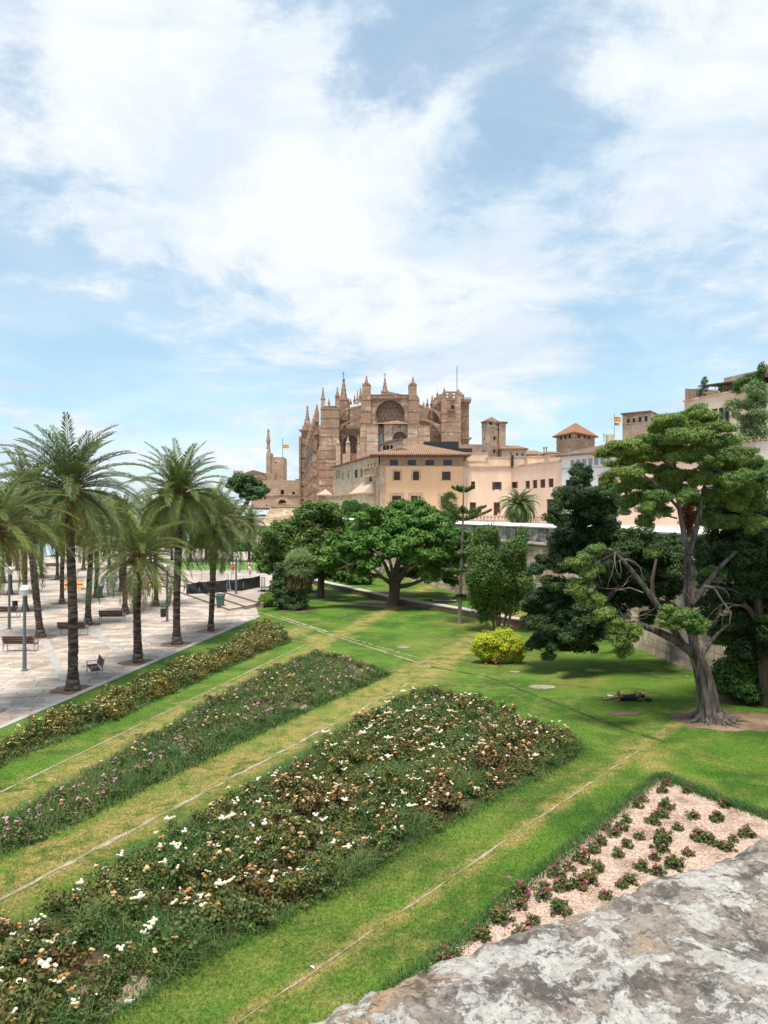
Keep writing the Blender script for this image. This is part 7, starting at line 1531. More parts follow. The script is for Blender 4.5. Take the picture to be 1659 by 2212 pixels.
def make_bush(name, label, cat, group, lm, blooms, seed, r=.55, h=.55, n=1100, nb=6, lump=None):
    """first copy of a bush at the origin"""
    rg = random.Random(seed); V, Fq, cc = bush_leaves(seed, r, h, n, 0); T = thing(name, (0, 0, 0), label, cat, group)
    mk('foliage', V, Fq, lm, T)
    mb = MB(); up = [Vector(c)*1.05+Vector((0, 0, .02)) for c in cc if c[2] > h*.35]
    for c in up[:10]: mb.tube([Vector((rg.uniform(-.05, .05), rg.uniform(-.05, .05), 0)), c*.5+Vector((0, 0, .05)), c], [.012, .009, .006], 4)
    mb.build('canes', M_cane, T)
    if lump:
        mb = MB()
        for k in range(nb):
            c = rg.choice(up)+Vector((rg.uniform(-.2, .2), rg.uniform(-.2, .2), rg.uniform(.02, .12))); src = blooms[k % len(blooms)]; mb.add([Vector(v.co)+c for v in src.data.vertices], [tuple(p.vertices) for p in src.data.polygons])
        mb.build('blooms', lump, T)
    else:
        for k in range(nb):
            src = rg.choice(blooms); o = src.copy(); COL.objects.link(o); o.parent = T; c = rg.choice(up); o.location = c+Vector((rg.uniform(-.16, .16), rg.uniform(-.16, .16), rg.uniform(.03, .12))); o.rotation_euler = (rg.uniform(-.5, .5), rg.uniform(-.5, .5), rg.uniform(0, 6)); s = rg.uniform(.5, .95); o.scale = (s, s, s)
    return T
def scatter(protos, pts, seed, smin=.8, smax=1.2, pick=None, zones=None):
    rg = random.Random(seed); used = set(); bases = [o['label'] for o in protos]
    for i, (x, y) in enumerate(pts):
        k = pick(x, y, rg) if pick else rg.randrange(len(protos)); o = protos[k]
        if k in used: o = copy_tree(o)
        used.add(k); o.location = (x, y, .01); o.rotation_euler = (0, 0, rg.uniform(0, 6.28)); s = rg.uniform(smin, smax); o.scale = (s, s, s*rg.uniform(.85, 1.15))
        if zones: o['label'] = bases[k]+' '+next(w for lim, w in zones if y < lim)
    for k, o in enumerate(protos):
        if k not in used:
            for ch in list(o.children): bpy.data.objects.remove(ch)
            bpy.data.objects.remove(o)
bw = [bloom_mesh('bloom', M_petw, .068, 1, 3), bloom_mesh('bloom', M_petw, .062, 2, 1), bloom_mesh('bloom', M_petc, .06, 3, 2)]
bo = [bloom_mesh('withered_bloom', M_peto, .07, 4, 3), bloom_mesh('withered_bloom', M_peta, .065, 5, 3), bloom_mesh('withered_bloom', M_peto, .07, 15, 4)]
by = [bloom_mesh('bloom', M_pety, .05, 6, 2), bloom_mesh('bloom', M_pety, .05, 7, 1)]; bp = [bloom_mesh('bloom', M_petp, .06, 8, 3), bloom_mesh('bloom', M_petp, .055, 9, 2)]
br_ = [bloom_mesh('bloom', M_petr, .05, 10, 2), bloom_mesh('bloom', M_petm, .05, 11, 1), bloom_mesh('bloom', M_petr, .05, 12, 1)]
for o in bw+bo+by+bp+br_: COL.objects.unlink(o)
gC = 'white rose bushes in the widest flower bed'
LC = 'white-blooming dark green rose bush in the widest bed,'; LR = 'rusty rose bush with withered orange heads in the widest bed,'
pC = [make_bush('white_rose_bush', LC, 'rose bush', gC, M_rg, bw*2+bo[:2], 101, nb=7), make_bush('white_rose_bush', LC, 'rose bush', gC, M_rg, bw+bo[:1], 102, nb=4), make_bush('white_rose_bush', LR, 'rose bush', gC, M_rr, bo*3+bw[:1], 103, nb=8), make_bush('white_rose_bush', LR, 'rose bush', gC, M_rr, bo*2+bw, 104, nb=9), make_bush('white_rose_bush', LC, 'rose bush', gC, M_rg, bw+bo, 105, nb=9, h=.65)]
rg = random.Random(77)
def pickC(x, y, rg):
    k = mnoise.noise(Vector((x*.32, y*.32, 1.5)))
    if k > .14: return rg.choice((2, 3, 2, 0, 4))
    return rg.choice((0, 1, 4, 4, 1, 0, 3, 1))
ptsC = sample_poly(inner(BED_C, .3), 250, rg, .64); scatter(pC, ptsC, 5, .85, 1.3, pickC, ((15, 'at its near end'), (19, 'in its nearer half'), (24, 'around its middle'), (29, 'in its farther half'), (99, 'near its far tip')))
LA = 'golden rose bush dotted with pale yellow blooms in the plaza-side bed,'; gA = 'yellow rose bushes in the narrow bed'
pA = [make_bush('yellow_rose_bush', LA, 'rose bush', gA, M_yb, by, 111, nb=8, n=900), make_bush('yellow_rose_bush', LA, 'rose bush', gA, M_yb, by, 112, nb=7, n=900), make_bush('yellow_rose_bush', LA, 'rose bush', gA, M_rg, by, 113, nb=7, n=900)]
scatter(pA, sample_poly(inner(BED_A, .2), 185, rg, .50), 6, .9, 1.3, None, ((30, 'near end'), (36, 'nearer half'), (43, 'farther half'), (99, 'far end')))
LB = 'loose green rose bush with small pink blooms in the grassy middle bed,'; gB = 'pink rose bushes in the middle bed'
pB = [make_bush('pink_rose_bush', LB, 'rose bush', gB, M_fg, bp, 121, nb=6, n=700, h=.5), make_bush('pink_rose_bush', LB, 'rose bush', gB, M_fg, bp, 122, nb=2, n=700, h=.5), make_bush('pink_rose_bush', LB, 'rose bush', gB, M_rg, bo[1:2]+bp, 123, nb=4, n=700, h=.5)]
scatter(pB, sample_poly(inner(BED_B, .3), 105, rg, .7), 7, .75, 1.15, None, ((24, 'near end'), (30, 'nearer half'), (36, 'farther half'), (99, 'far end')))
# low red roses on bark mulch: placed one by one where the photo shows them
def c5(x, y): return ((1600+x*.8873)/1.8517, (3000+y*.8873)/1.8517)
LD = 'small crimson rose bush on the pale bark mulch,'; gD = 'small crimson rose bushes on bark mulch'
pD = [make_bush('low_rose_bush', LD, 'rose bush', gD, M_fg, br_, 131, r=.24, h=.30, n=380, nb=8), make_bush('low_rose_bush', LD, 'rose bush', gD, M_rg, br_, 132, r=.26, h=.32, n=420, nb=6), make_bush('low_rose_bush', LD, 'rose bush', gD, M_fg, br_, 133, r=.22, h=.26, n=280, nb=9)]
DP = [(1205, 148), (1180, 182), (1100, 222), (1070, 250), (1205, 255), (1180, 292), (1020, 315), (998, 355), (1290, 182), (1318, 296), (1255, 350), (1137, 322), (1460, 245), (1428, 310), (1190, 405), (1080, 390), (1022, 430), (960, 375), (930, 350), (1170, 440), (985, 470), (1345, 395), (1390, 405), (1300, 465), (1440, 430), (1500, 400), (1150, 485), (1240, 520), (1085, 530), (890, 535), (870, 450), (815, 490), (760, 530), (700, 560), (1040, 590), (1000, 610), (800, 610), (650, 620), (730, 620), (640, 660), (540, 650), (540, 700), (720, 730), (600, 780), (460, 760), (370, 840), (540, 830), (250, 945), (200, 960), (900, 415), (1165, 550), (930, 660), (1480, 440), (1560, 380), (860, 590)]
scatter(pD, [(G(*c5(x, y+12)).x, G(*c5(x, y+12)).y) for x, y in DP], 8, .62, 1.05, None, ((14, 'at its narrow end'), (16.5, 'in its crowded part'), (19, 'around the middle'), (99, 'in its sparse far corner')))
# grasses: one object per bed, nobody could count the blades
def blades(P_, h, w, rng, lean=.5, seg=2):
    n = len(P_); az = rng.uniform(0, 2*math.pi, n); L = h*rng.uniform(.6, 1.25, n); ln = lean*rng.uniform(.3, 1.5, n); D = np.stack([np.cos(az), np.sin(az)], 1); S = np.stack([-np.sin(az), np.cos(az)], 1)*(w*.5)
    V = []; pos = [np.zeros((n, 3)) for _ in range(seg+1)]
    for k in range(seg+1):
        f = k/seg; p = np.zeros((n, 3)); p[:, :2] = P_[:, :2]+D*(L*ln*f*f)[:, None]; p[:, 2] = P_[:, 2]+L*(f-.38*ln*f*f); pos[k] = p
    out = []
    for k in range(seg):
        w0 = 1-k/seg; w1 = 1-(k+1)/seg; s0 = np.concatenate([S*w0, np.zeros((n, 1))], 1); s1 = np.concatenate([S*max(w1, .08), np.zeros((n, 1))], 1)
        out.append(np.stack([pos[k]-s0, pos[k]+s0, pos[k+1]+s1, pos[k+1]-s1], 1))
    return np.concatenate(out).reshape(-1, 3)
def rand_in(poly, n, rng):
    P0 = np.array([(p[0], p[1]) for p in poly]); lo, hi = P0.min(0), P0.max(0); out = np.zeros((0, 2))
    while len(out) < n:
        q = rng.uniform(lo, hi, (n*3, 2)); q = q[inpoly(q[:, 0], q[:, 1], poly)]; q = q[(q[:, 1] > 9)]; px = CX+q[:, 0]/q[:, 1]*F; q = q[(px > -80) & (px < 1740)]; out = np.concatenate([out, q])
    return out[:n]
def clumpy(q, rng, nz, thr, sc_):
    k = np.array([mnoise.noise(Vector((a*sc_, b*sc_, nz))) for a, b in q]); return q[k > thr]
M_wg = foliage('wild_grass_mat', (.035, .10, .022), (.10, .20, .05), (.16, .22, .05), trans=.25, nscale=.5)
M_eg = foliage('edge_grass_mat', (.04, .11, .025), (.085, .18, .04), (.11, .2, .04), trans=.2, nscale=.8)
rng = np.random.default_rng(31)
def grass(name, q, h, w, mat, label, lean=.8, z=.012):
    P3 = np.concatenate([q, np.full((len(q), 1), z)], 1); V = blades(P3, h, w, rng, lean); o = mk(name, V, quads(V), mat, origin=(0, 0, 0)); return tag(o, label, 'grass', kind='stuff')
q = clumpy(rand_in(BED_C, 46000, rng), rng, 4.4, -.05, .55); grass('wild_grass', q, .62, .022, M_wg, 'long bluish grass growing through the white roses', 1.1)
q = clumpy(rand_in(BED_B, 26000, rng), rng, 8.4, -.35, .8); grass('wild_grass', q, .46, .026, M_wg, 'long grass growing through the pink roses', 1.0)
q = rand_in(BED_A, 9000, rng); grass('wild_grass', q, .34, .03, M_wg, 'grass growing among the yellow roses', .9)
def along(pts, n, rng, spread):
    seg = [(Vector((a[0], a[1])), Vector((b[0], b[1]))) for a, b in zip(pts[:-1], pts[1:])]; L = np.array([(b-a).length for a, b in seg]); pk = rng.choice(len(seg), n, p=L/L.sum()); t_ = rng.uniform(0, 1, n); out = np.zeros((n, 2))
    for i, (a, b) in enumerate(seg):
        m_ = pk == i; d = (b-a).normalized(); nn = Vector((-d.y, d.x)); u = rng.normal(size=m_.sum())*spread; out[m_, 0] = a.x+(b.x-a.x)*t_[m_]+nn.x*u; out[m_, 1] = a.y+(b.y-a.y)*t_[m_]+nn.y*u
    return out
q = np.concatenate([along([BED_C[i] for i in range(0, 9)]+[BED_C[9]], 9000, rng, .16), along([BED_C[i] for i in range(9, 20)], 4000, rng, .16)]); grass('edge_grass', q, .15, .02, M_eg, 'lush dark grass fringe round the white rose bed', .9)
q = along([BED_B[i] for i in range(0, 6)], 5000, rng, .16); grass('edge_grass', q, .16, .028, M_eg, 'dark grass fringe along the pink rose bed', .9)
q = along([BED_A[i] for i in range(0, 6)], 4000, rng, .16); grass('edge_grass', q, .15, .03, M_eg, 'dark grass fringe along the yellow rose bed', .9)
q = np.concatenate([along([BED_D[i] for i in range(0, 6)], 8000, rng, .12), along([BED_D[9], BED_D[10], BED_D[11], BED_D[0]], 7000, rng, .14)]); grass('edge_grass', q, .15, .018, M_eg, 'dark grass fringe round the bark mulch bed', .8)
# short turf blades on the nearer lawn
NEAR = [G(-40, 2300), G(900, 2300), G(1150, 2020), G(1700, 1700), G(1700, 1470), G(-40, 1470)]; LP = [(-20.5, -30), (60, -30), (60, 60), (e2.x, e2.y), (e1.x, e1.y), (e0[0], e0[1])]
q = rand_in([(p.x, p.y) for p in NEAR], 420000, rng); ok = inpoly(q[:, 0], q[:, 1], LP) & (rng.uniform(size=len(q)) < np.clip((36-q[:, 1])/20, 0, 1)**1.5)
for bd in (BED_B, BED_C, BED_D): ok &= ~inpoly(q[:, 0], q[:, 1], bd)
q = q[ok]
M_tg0 = foliage('turf_blade_mat', (.085, .155, .028), (.17, .235, .045), (.27, .26, .08), trans=.25, nscale=.35)
grass('turf_blades', q, .05, .012, M_lawn, 'short mown turf of the nearer lawn strips', .9, 0)
# crumbs of pale bark mulch for relief
q = rand_in(BED_D, 30000, rng); C = np.concatenate([q, rng.uniform(.015, .035, (len(q), 1))], 1); Nn = rng.normal(size=C.shape)*.5+[0, 0, 1]; Nn /= np.linalg.norm(Nn, axis=1, keepdims=True)
V, Fq = leafquads(C, Nn, .055, .022, rng); tag(mk('bark_chips', V, Fq, foliage('bark_chip_mat', (.42, .29, .21), (.74, .60, .49), (.58, .44, .35), trans=0, rough=.9), origin=(0, 0, 0)), 'pale bark chippings covering the corner bed', 'bark chips', kind='stuff')
# small litter on the lawn
M_paper = plain('paper_mat', (.85, .86, .88), .7)
for i, (px, py, s, lb) in enumerate(((1484, 1463, .12, 'crumpled white paper on the lawn beside the old cypress trunk'), (676, 2093, .06, 'white scrap lying on the bare strip of the nearest lawn line'), (275, 2173, .10, 'white scrap in the grass at the corner of the white rose bed'), (1290, 1450, .05, 'tiny white scrap on the open lawn beneath the hanging conifer'), (1399, 1660, .04, 'tiny white scrap on the grass near the bare patch'), (1378, 1706, .05, 'tiny white scrap by the tip of the mulch bed'))):
    c = G(px, py); mb = MB(); rg = random.Random(i); pts = [c+Vector((rg.uniform(-s, s), rg.uniform(-s, s), rg.uniform(.03, s*.7))) for _ in range(6)]; mb.add(pts, [(0, 1, 2), (0, 2, 3), (0, 3, 4), (1, 4, 5), (2, 5, 3)]); tag(mb.build('paper_scrap', M_paper, origin=c), lb, 'litter')
c = G(245, 1720); mb = MB(); rg = random.Random(4)
for k in range(7): a = k*.9; mb.cone(c.x+.12*math.cos(a), c.y+.10*math.sin(a), .02, .02+rg.uniform(.1, .2), .12, .03, 6)
tag(mb.build('dark_bag', M_blk, origin=c), 'crumpled black bag at the edge of the pink rose bed', 'litter')

# ------------------------------------------------------------------ plaza furniture
M_lampg, t, b, out = base_mat('lamp_globe_mat', .25, .5); b.inputs['Base Color'].default_value = (.78, .80, .78, 1)
M_pole = plain('lamp_pole_mat', (.16, .18, .20), .5, .3); M_slat = mottled('bench_slat_mat', (.075, .035, .026), (.12, .06, .045), 4); M_alu = plain('bench_metal_mat', (.50, .51, .52), .4, .5)
def lamp(px, py, h, label, r=.10, gl=.28, z=0):
    b = G(px, py, z); T = thing('lamp_post', b, label, 'lamp post', 'globe lamp posts'); mb = MB(); mb.lathe(b.x, b.y, [(.17, z), (.17, z+.05), (.10, z+.08), (.095, z+1.2), (.08, z+1.22), (.07, z+h-gl-.05), (.09, z+h-gl-.04), (.09, z+h-gl+.02)], 14); mb.build('pole', M_pole, T)
    mb = MB(); mb.sphere((b.x, b.y, z+h), gl, 20, 12); g_ = mb.build('globe', M_lampg, T, smooth=True); mb = MB(); mb.lathe(b.x, b.y, [(gl+.006, z+h-.015), (gl+.006, z+h+.015)], 20); mb.build('globe_seam', M_pole, g_); return T
lamp(53, 1449, 4.05, 'nearest white globe lamp post, just left of the tallest palm'); lamp(20, 1359, 4.0, 'white globe lamp post by the left picture border, its globe among palm fronds'); lamp(361, 1343, 4.0, 'globe lamp post with a black litter bin on its pole'); lamp(510, 1283, 3.5, 'small far lamp post with a bright white globe in front of the black windbreak', gl=.27, z=.45)
lamp(214, 1242, 4.0, 'far globe lamp post behind the orange barriers')
def bench(px, py, rz, label, w=1.85):
    b = G(px, py); T = thing('park_bench', b, label, 'bench', 'slatted benches on the plaza', rz); M0 = Mrot(b, rz)
    def add(nm, boxes, m_): mb = MB(); [mb.box(*q[:6], M=M0 @ (q[6] if len(q) > 6 else Matrix.Identity(4))) for q in boxes]; o = mb.build(nm, m_, origin=b); o.parent = T; o.location = (0, 0, 0); o.rotation_euler = (0, 0, 0); o.data.transform(Matrix.Rotation(-rz, 4, 'Z')); return o
    h = w/2
    bk = Matrix.Translation((0, -.24, .42)) @ Matrix.Rotation(R(14), 4, 'X')
    add('seat', [(-h, h, -.2+i*.115, -.11+i*.115, .42, .455) for i in range(4)], M_slat)
    add('backrest', [(-h, h, -.02, .015, .10+i*.135, .215+i*.135, bk) for i in range(3)], M_slat)
    for x in (-h+.04, h-.04):
        add('leg', [(x-.025, x+.025, -.30, -.25, 0, .44), (x-.025, x+.025, .20, .25, 0, .62), (x-.025, x+.025, -.30, .25, .38, .42), (x-.025, x+.025, -.26, .25, .60, .63), (x-.025, x+.025, -.02, .02, -.02, .52, bk)], M_alu)
bench(45, 1406, R(0), 'slatted bench seen from behind, right by the nearest lamp post'); bench(14, 1334, R(0), 'slatted bench cut by the left picture border, behind the second lamp post', 1.9); bench(158, 1372, R(3), 'slatted bench seen from behind, crossed by the tallest palm trunk', 1.8); bench(243, 1344, R(3), 'slatted bench to the left of the short date palm trunk', 1.75)
bench(203, 1461, R(118), 'slatted bench turned sideways between the tallest palm and the short palm', 1.7); bench(116, 1230, R(0), 'tiny far bench by the lake shore', 1.9)
M_bing = plain('green_bin_mat', (.055, .13, .105), .5); M_binb = plain('black_bin_mat', (.025, .03, .033), .45)
def wheelie(px, py, z, label, s=1):
    b = G(px, py, z); T = thing('wheelie_bin', b, label, 'rubbish bin', 'green wheelie bins'); mb = MB(); q = s
    mb.add([(b.x+x*.24*q, b.y+y*.26*q, z+.08) for x, y in ((-1, -1), (1, -1), (1, 1), (-1, 1))]+[(b.x+x*.31*q, b.y+y*.34*q, z+.98*q) for x, y in ((-1, -1), (1, -1), (1, 1), (-1, 1))], [(3, 2, 1, 0), (0, 1, 5, 4), (1, 2, 6, 5), (2, 3, 7, 6), (3, 0, 4, 7), (4, 5, 6, 7)]); mb.box(b.x-.33*q, b.x+.33*q, b.y-.36*q, b.y-.33*q, z+.86*q, z+.97*q); mb.build('bin_body', M_bing, T)
    mb = MB(); mb.add([(b.x-.36*q, b.y-.38*q, z+.98*q), (b.x+.36*q, b.y-.38*q, z+.98*q), (b.x+.36*q, b.y+.36*q, z+.98*q), (b.x-.36*q, b.y+.36*q, z+.98*q), (b.x-.34*q, b.y-.34*q, z+1.04*q), (b.x+.34*q, b.y-.34*q, z+1.04*q), (b.x+.33*q, b.y+.34*q, z+1.12*q), (b.x-.33*q, b.y+.34*q, z+1.12*q)], [(3, 2, 1, 0), (4, 5, 6, 7), (0, 1, 5, 4), (1, 2, 6, 5), (2, 3, 7, 6), (3, 0, 4, 7)]); mb.tube([(b.x-.3*q, b.y+.4*q, z+1.02*q), (b.x+.3*q, b.y+.4*q, z+1.02*q)], .025, 6); mb.build('lid', M_binb, T)
    for x in (-.27, .27): mb = MB(); mb.tube([(b.x+x*q-.03, b.y+.3*q, z+.1), (b.x+x*q+.03, b.y+.3*q, z+.1)], .10, 10); mb.build('wheel', M_binb, T)
wheelie(476, 1312, 0, 'green wheelie bin with a dark lid at the foot of the plaza steps'); wheelie(213, 1292, 0, 'far green wheelie bin with a black lid beside a thick palm trunk')
b = G(361, 1343); T = thing('litter_bin', b+Vector((-.3, 0, .55)), 'black litter bin fixed to a lamp post on the plaza', 'litter bin'); mb = MB(); mb.lathe(b.x-.29, b.y, [(.15, .35), (.19, .4), (.20, .95), (.16, .95), (.15, .5)], 14); mb.build('bin_body', M_binb, T); mb = MB(); mb.lathe(b.x-.29, b.y, [(.21, 1.06), (.20, 1.10), (.05, 1.12)], 14); mb.tube([(b.x-.29, b.y, .95), (b.x-.29, b.y, 1.08)], .02, 5); mb.build('hood', M_binb, T)
b = G(48, 1317); T = thing('litter_bin', b+Vector((-.5, 0, .3)), 'dark litter bin at the foot of a palm near the second lamp post', 'litter bin'); mb = MB(); mb.lathe(b.x-.45, b.y-.3, [(.16, .02), (.2, .06), (.22, .75), (.17, .75), (.16, .3)], 14); mb.build('bin_body', M_binb, T)
M_or = plain('orange_plastic_mat', (.85, .36, .01), .5)
def barrier(px0, px1, py, label, m_, nm='barrier', h=1.0, z=0):
    a, b = G(px0, py, z), G(px1, py, z); T = thing(nm, (a+b)/2, label, 'barrier', 'orange plastic barriers'); mb = MB(); Y = a.y
    mb.tube([a+Vector((0, 0, .1)), a+Vector((0, 0, h)), b+Vector((0, 0, h)), b+Vector((0, 0, .1)), a+Vector((0, 0, .1))], .045, 6); mb.box(a.x, b.x, Y-.02, Y+.02, z+h*.42, z+h*.58)
    n = max(4, int((b.x-a.x)/.15))
    for i in range(1, n): x = a.x+(b.x-a.x)*i/n; mb.box(x-.035, x+.035, Y-.02, Y+.02, z+.1, z+h)
    mb.build('panel', m_, T)
    for p in (a, b): mb = MB(); mb.box(p.x-.12, p.x+.12, Y-.35, Y+.35, z+.0, z+.08); mb.build('foot', M_binb, T)
barrier(138, 157, 1274, 'orange barrier left of the tallest palm trunk', M_or); barrier(159, 180, 1273, 'orange barrier just right of the tallest palm trunk', M_or); barrier(306, 328, 1268, 'orange barrier right of the lettered banner, behind the short palm', M_or); barrier(330, 352, 1268, 'orange barrier nearest the third lamp post', M_or)
# grey lettered banner
M_gb = plain('grey_banner_mat', (.42, .42, .44), .7); M_let = plain('white_letter_mat', (.88, .88, .90), .6)
z = 0; a, b = G(218, 1270), G(292, 1270); T = thing('lettered_banner', (a+b)/2, 'grey fence banner with big white capital letters behind the plaza palms', 'banner'); h = 24*a.y/F; mb = MB(); mb.box(a.x, b.x, a.y, a.y+.05, .05, h); mb.build('cloth', M_gb, T)
mb = MB(); [mb.tube([(x, a.y+.1, 0), (x, a.y+.1, h+.05)], .03, 6) for x in (a.x, (a.x+b.x)/2, b.x)]; mb.tube([(a.x, a.y+.1, h+.02), (b.x, a.y+.1, h+.02)], .03, 6); mb.build('frame', M_alu, T)
def bars(L, nm='letter'):
    mb = MB()
    for x0, x1, f0, f1 in L: p, q = G(x0, 1270), G(x1, 1270); mb.box(p.x, q.x, a.y-.03, a.y-.004, h*f0, h*f1)
    mb.build(nm, M_let, T)
bars([(225, 228.4, .06, .82), (235.6, 239, .06, .82), (228.4, 235.6, .38, .52)]); bars([(244.3, 247.6, .06, .84), (254.6, 258, .06, .84), (247.6, 254.6, .40, .54)]); bars([(284, 287.4, .06, .84)])
# black windbreak fence
M_tarp = mottled('black_tarp_mat', (.016, .017, .022), (.05, .052, .062), .8, .55, stretch=(.5, 1, 2)); z = .45
T = thing('windbreak_fence', G(490, 1272, z), 'long sagging black windbreak sheet on the raised part of the plaza', 'fence')
L = [(402, 1284, 22), (430, 1283, 26), (455, 1282, 27), (490, 1279, 26), (525, 1276, 26), (561, 1269, 25)]; V = []; nx = 60; nz = 10
for i in range(nx+1):
    u = i/nx*(len(L)-1); k = min(int(u), len(L)-2); f = u-k; px = L[k][0]*(1-f)+L[k+1][0]*f; py = L[k][1]*(1-f)+L[k+1][1]*f; g0 = G(px, py, z); h = (L[k][2]*(1-f)+L[k+1][2]*f)*g0.y/F*(1-.05*math.sin(f*math.pi))
    for j in range(nz+1): w = j/nz; wr = .16*math.sin(i*.5+w*3.5)*math.sin(w*math.pi)+.09*math.sin(i*1.7+w*5); V.append((g0.x, g0.y+wr, z+.02+h*w))
Fq = [(i*(nz+1)+j, (i+1)*(nz+1)+j, (i+1)*(nz+1)+j+1, i*(nz+1)+j+1) for i in range(nx) for j in range(nz)]; mk('sheet', V, Fq, M_tarp, T, smooth=True)
mb = MB()
for px, py, h in L: g0 = G(px, py, z); mb.tube([g0+Vector((0, .12, 0)), g0+Vector((0, .12, h*g0.y/F+.1))], .035, 6)
mb.build('posts', M_alu, T) if False else None
for px, py, h in L: g0 = G(px, py, z); mb = MB(); mb.tube([g0+Vector((0, .12, 0)), g0+Vector((0, .12, h*g0.y/F+.1))], .035, 6); mb.build('post', M_alu, T)
def frame_panel(pxa, pxb, py, top, lean, label, z=.45):
    a, b = G(pxa, py, z), G(pxb, py, z); T = thing('mesh_fence_panel', (a+b)/2, label, 'fence', 'temporary fence panels'); h = (py-top)*a.y/F; mb = MB(); d = Vector((-lean, 0, h)); mb.tube([a, a+d], .035, 6); mb.tube([b, b+d], .035, 6); mb.tube([a+d, b+d], .03, 6); mb.tube([a+d*.15, b+d*.15], .02, 5)
    n = 12
    for i in range(1, n): p = a.lerp(b, i/n); mb.tube([p+d*.15, p+d], .006, 3)
    mb.build('panel_frame', M_alu, T); mb = MB(); [mb.box(p.x-.35, p.x+.35, p.y-.12, p.y+.12, z, z+.12) for p in (a, b)]; mb.build('concrete_foot', M_band, T)
frame_panel(470, 499, 1279, 1240, .3, 'leaning temporary fence panel in front of the black windbreak, left of the white lamp'); frame_panel(565, 572, 1277, 1247, .0, 'narrow end panel of temporary fence right of the black windbreak'); frame_panel(500, 540, 1262, 1236, 0, 'temporary fence panel behind the black windbreak'); frame_panel(435, 466, 1262, 1238, 0, 'temporary fence panel behind the left end of the black windbreak')
mb = MB(); T = thing('lawn_railing', G(470, 1232, .45), 'thin low railing in front of the far lawn', 'railing')
p0, p1 = G(405, 1234, .45), G(545, 1236, .45); n = 14
for i in range(n+1): p = p0.lerp(p1, i/n); mb.tube([p, p+Vector((0, 0, .9))], .03, 5)
for k in (.5, .9): mb.tube([p0+Vector((0, 0, k)), p1+Vector((0, 0, k))], .025, 5)
mb.build('rails', M_pole, T)

# ------------------------------------------------------------------ people
def skin_body(name, J, E, mat, parent, sub=2, root=0):
    """one continuous skinned surface; J = list of (x,y,z,r) world"""
    me = bpy.data.meshes.new(name); org = origin_of(parent); me.from_pydata([tuple(Vector(j[:3])-org) for j in J], E, []); me.materials.append(mat)
    o = bpy.data.objects.new(name, me); COL.objects.link(o); o.parent = parent; sk = o.modifiers.new('skin', 'SKIN'); sk.use_smooth_shade = True
    for i, j in enumerate(J): v = me.skin_vertices[0].data[i]; r = j[3]; v.radius = (r, j[4] if len(j) > 4 else r); v.use_root = i == root
    o.modifiers.new('sub', 'SUBSURF').levels = sub; o.modifiers['sub'].render_levels = sub; return o
M_skin = mottled('skin_mat', (.24, .12, .075), (.30, .155, .10), 8, .55); M_cloth = plain('dark_cloth_mat', (.02, .02, .024), .9); M_hair = plain('dark_hair_mat', (.03, .022, .018), .7)  # skin colour darkened to carry the tree's shade on the reclining figure
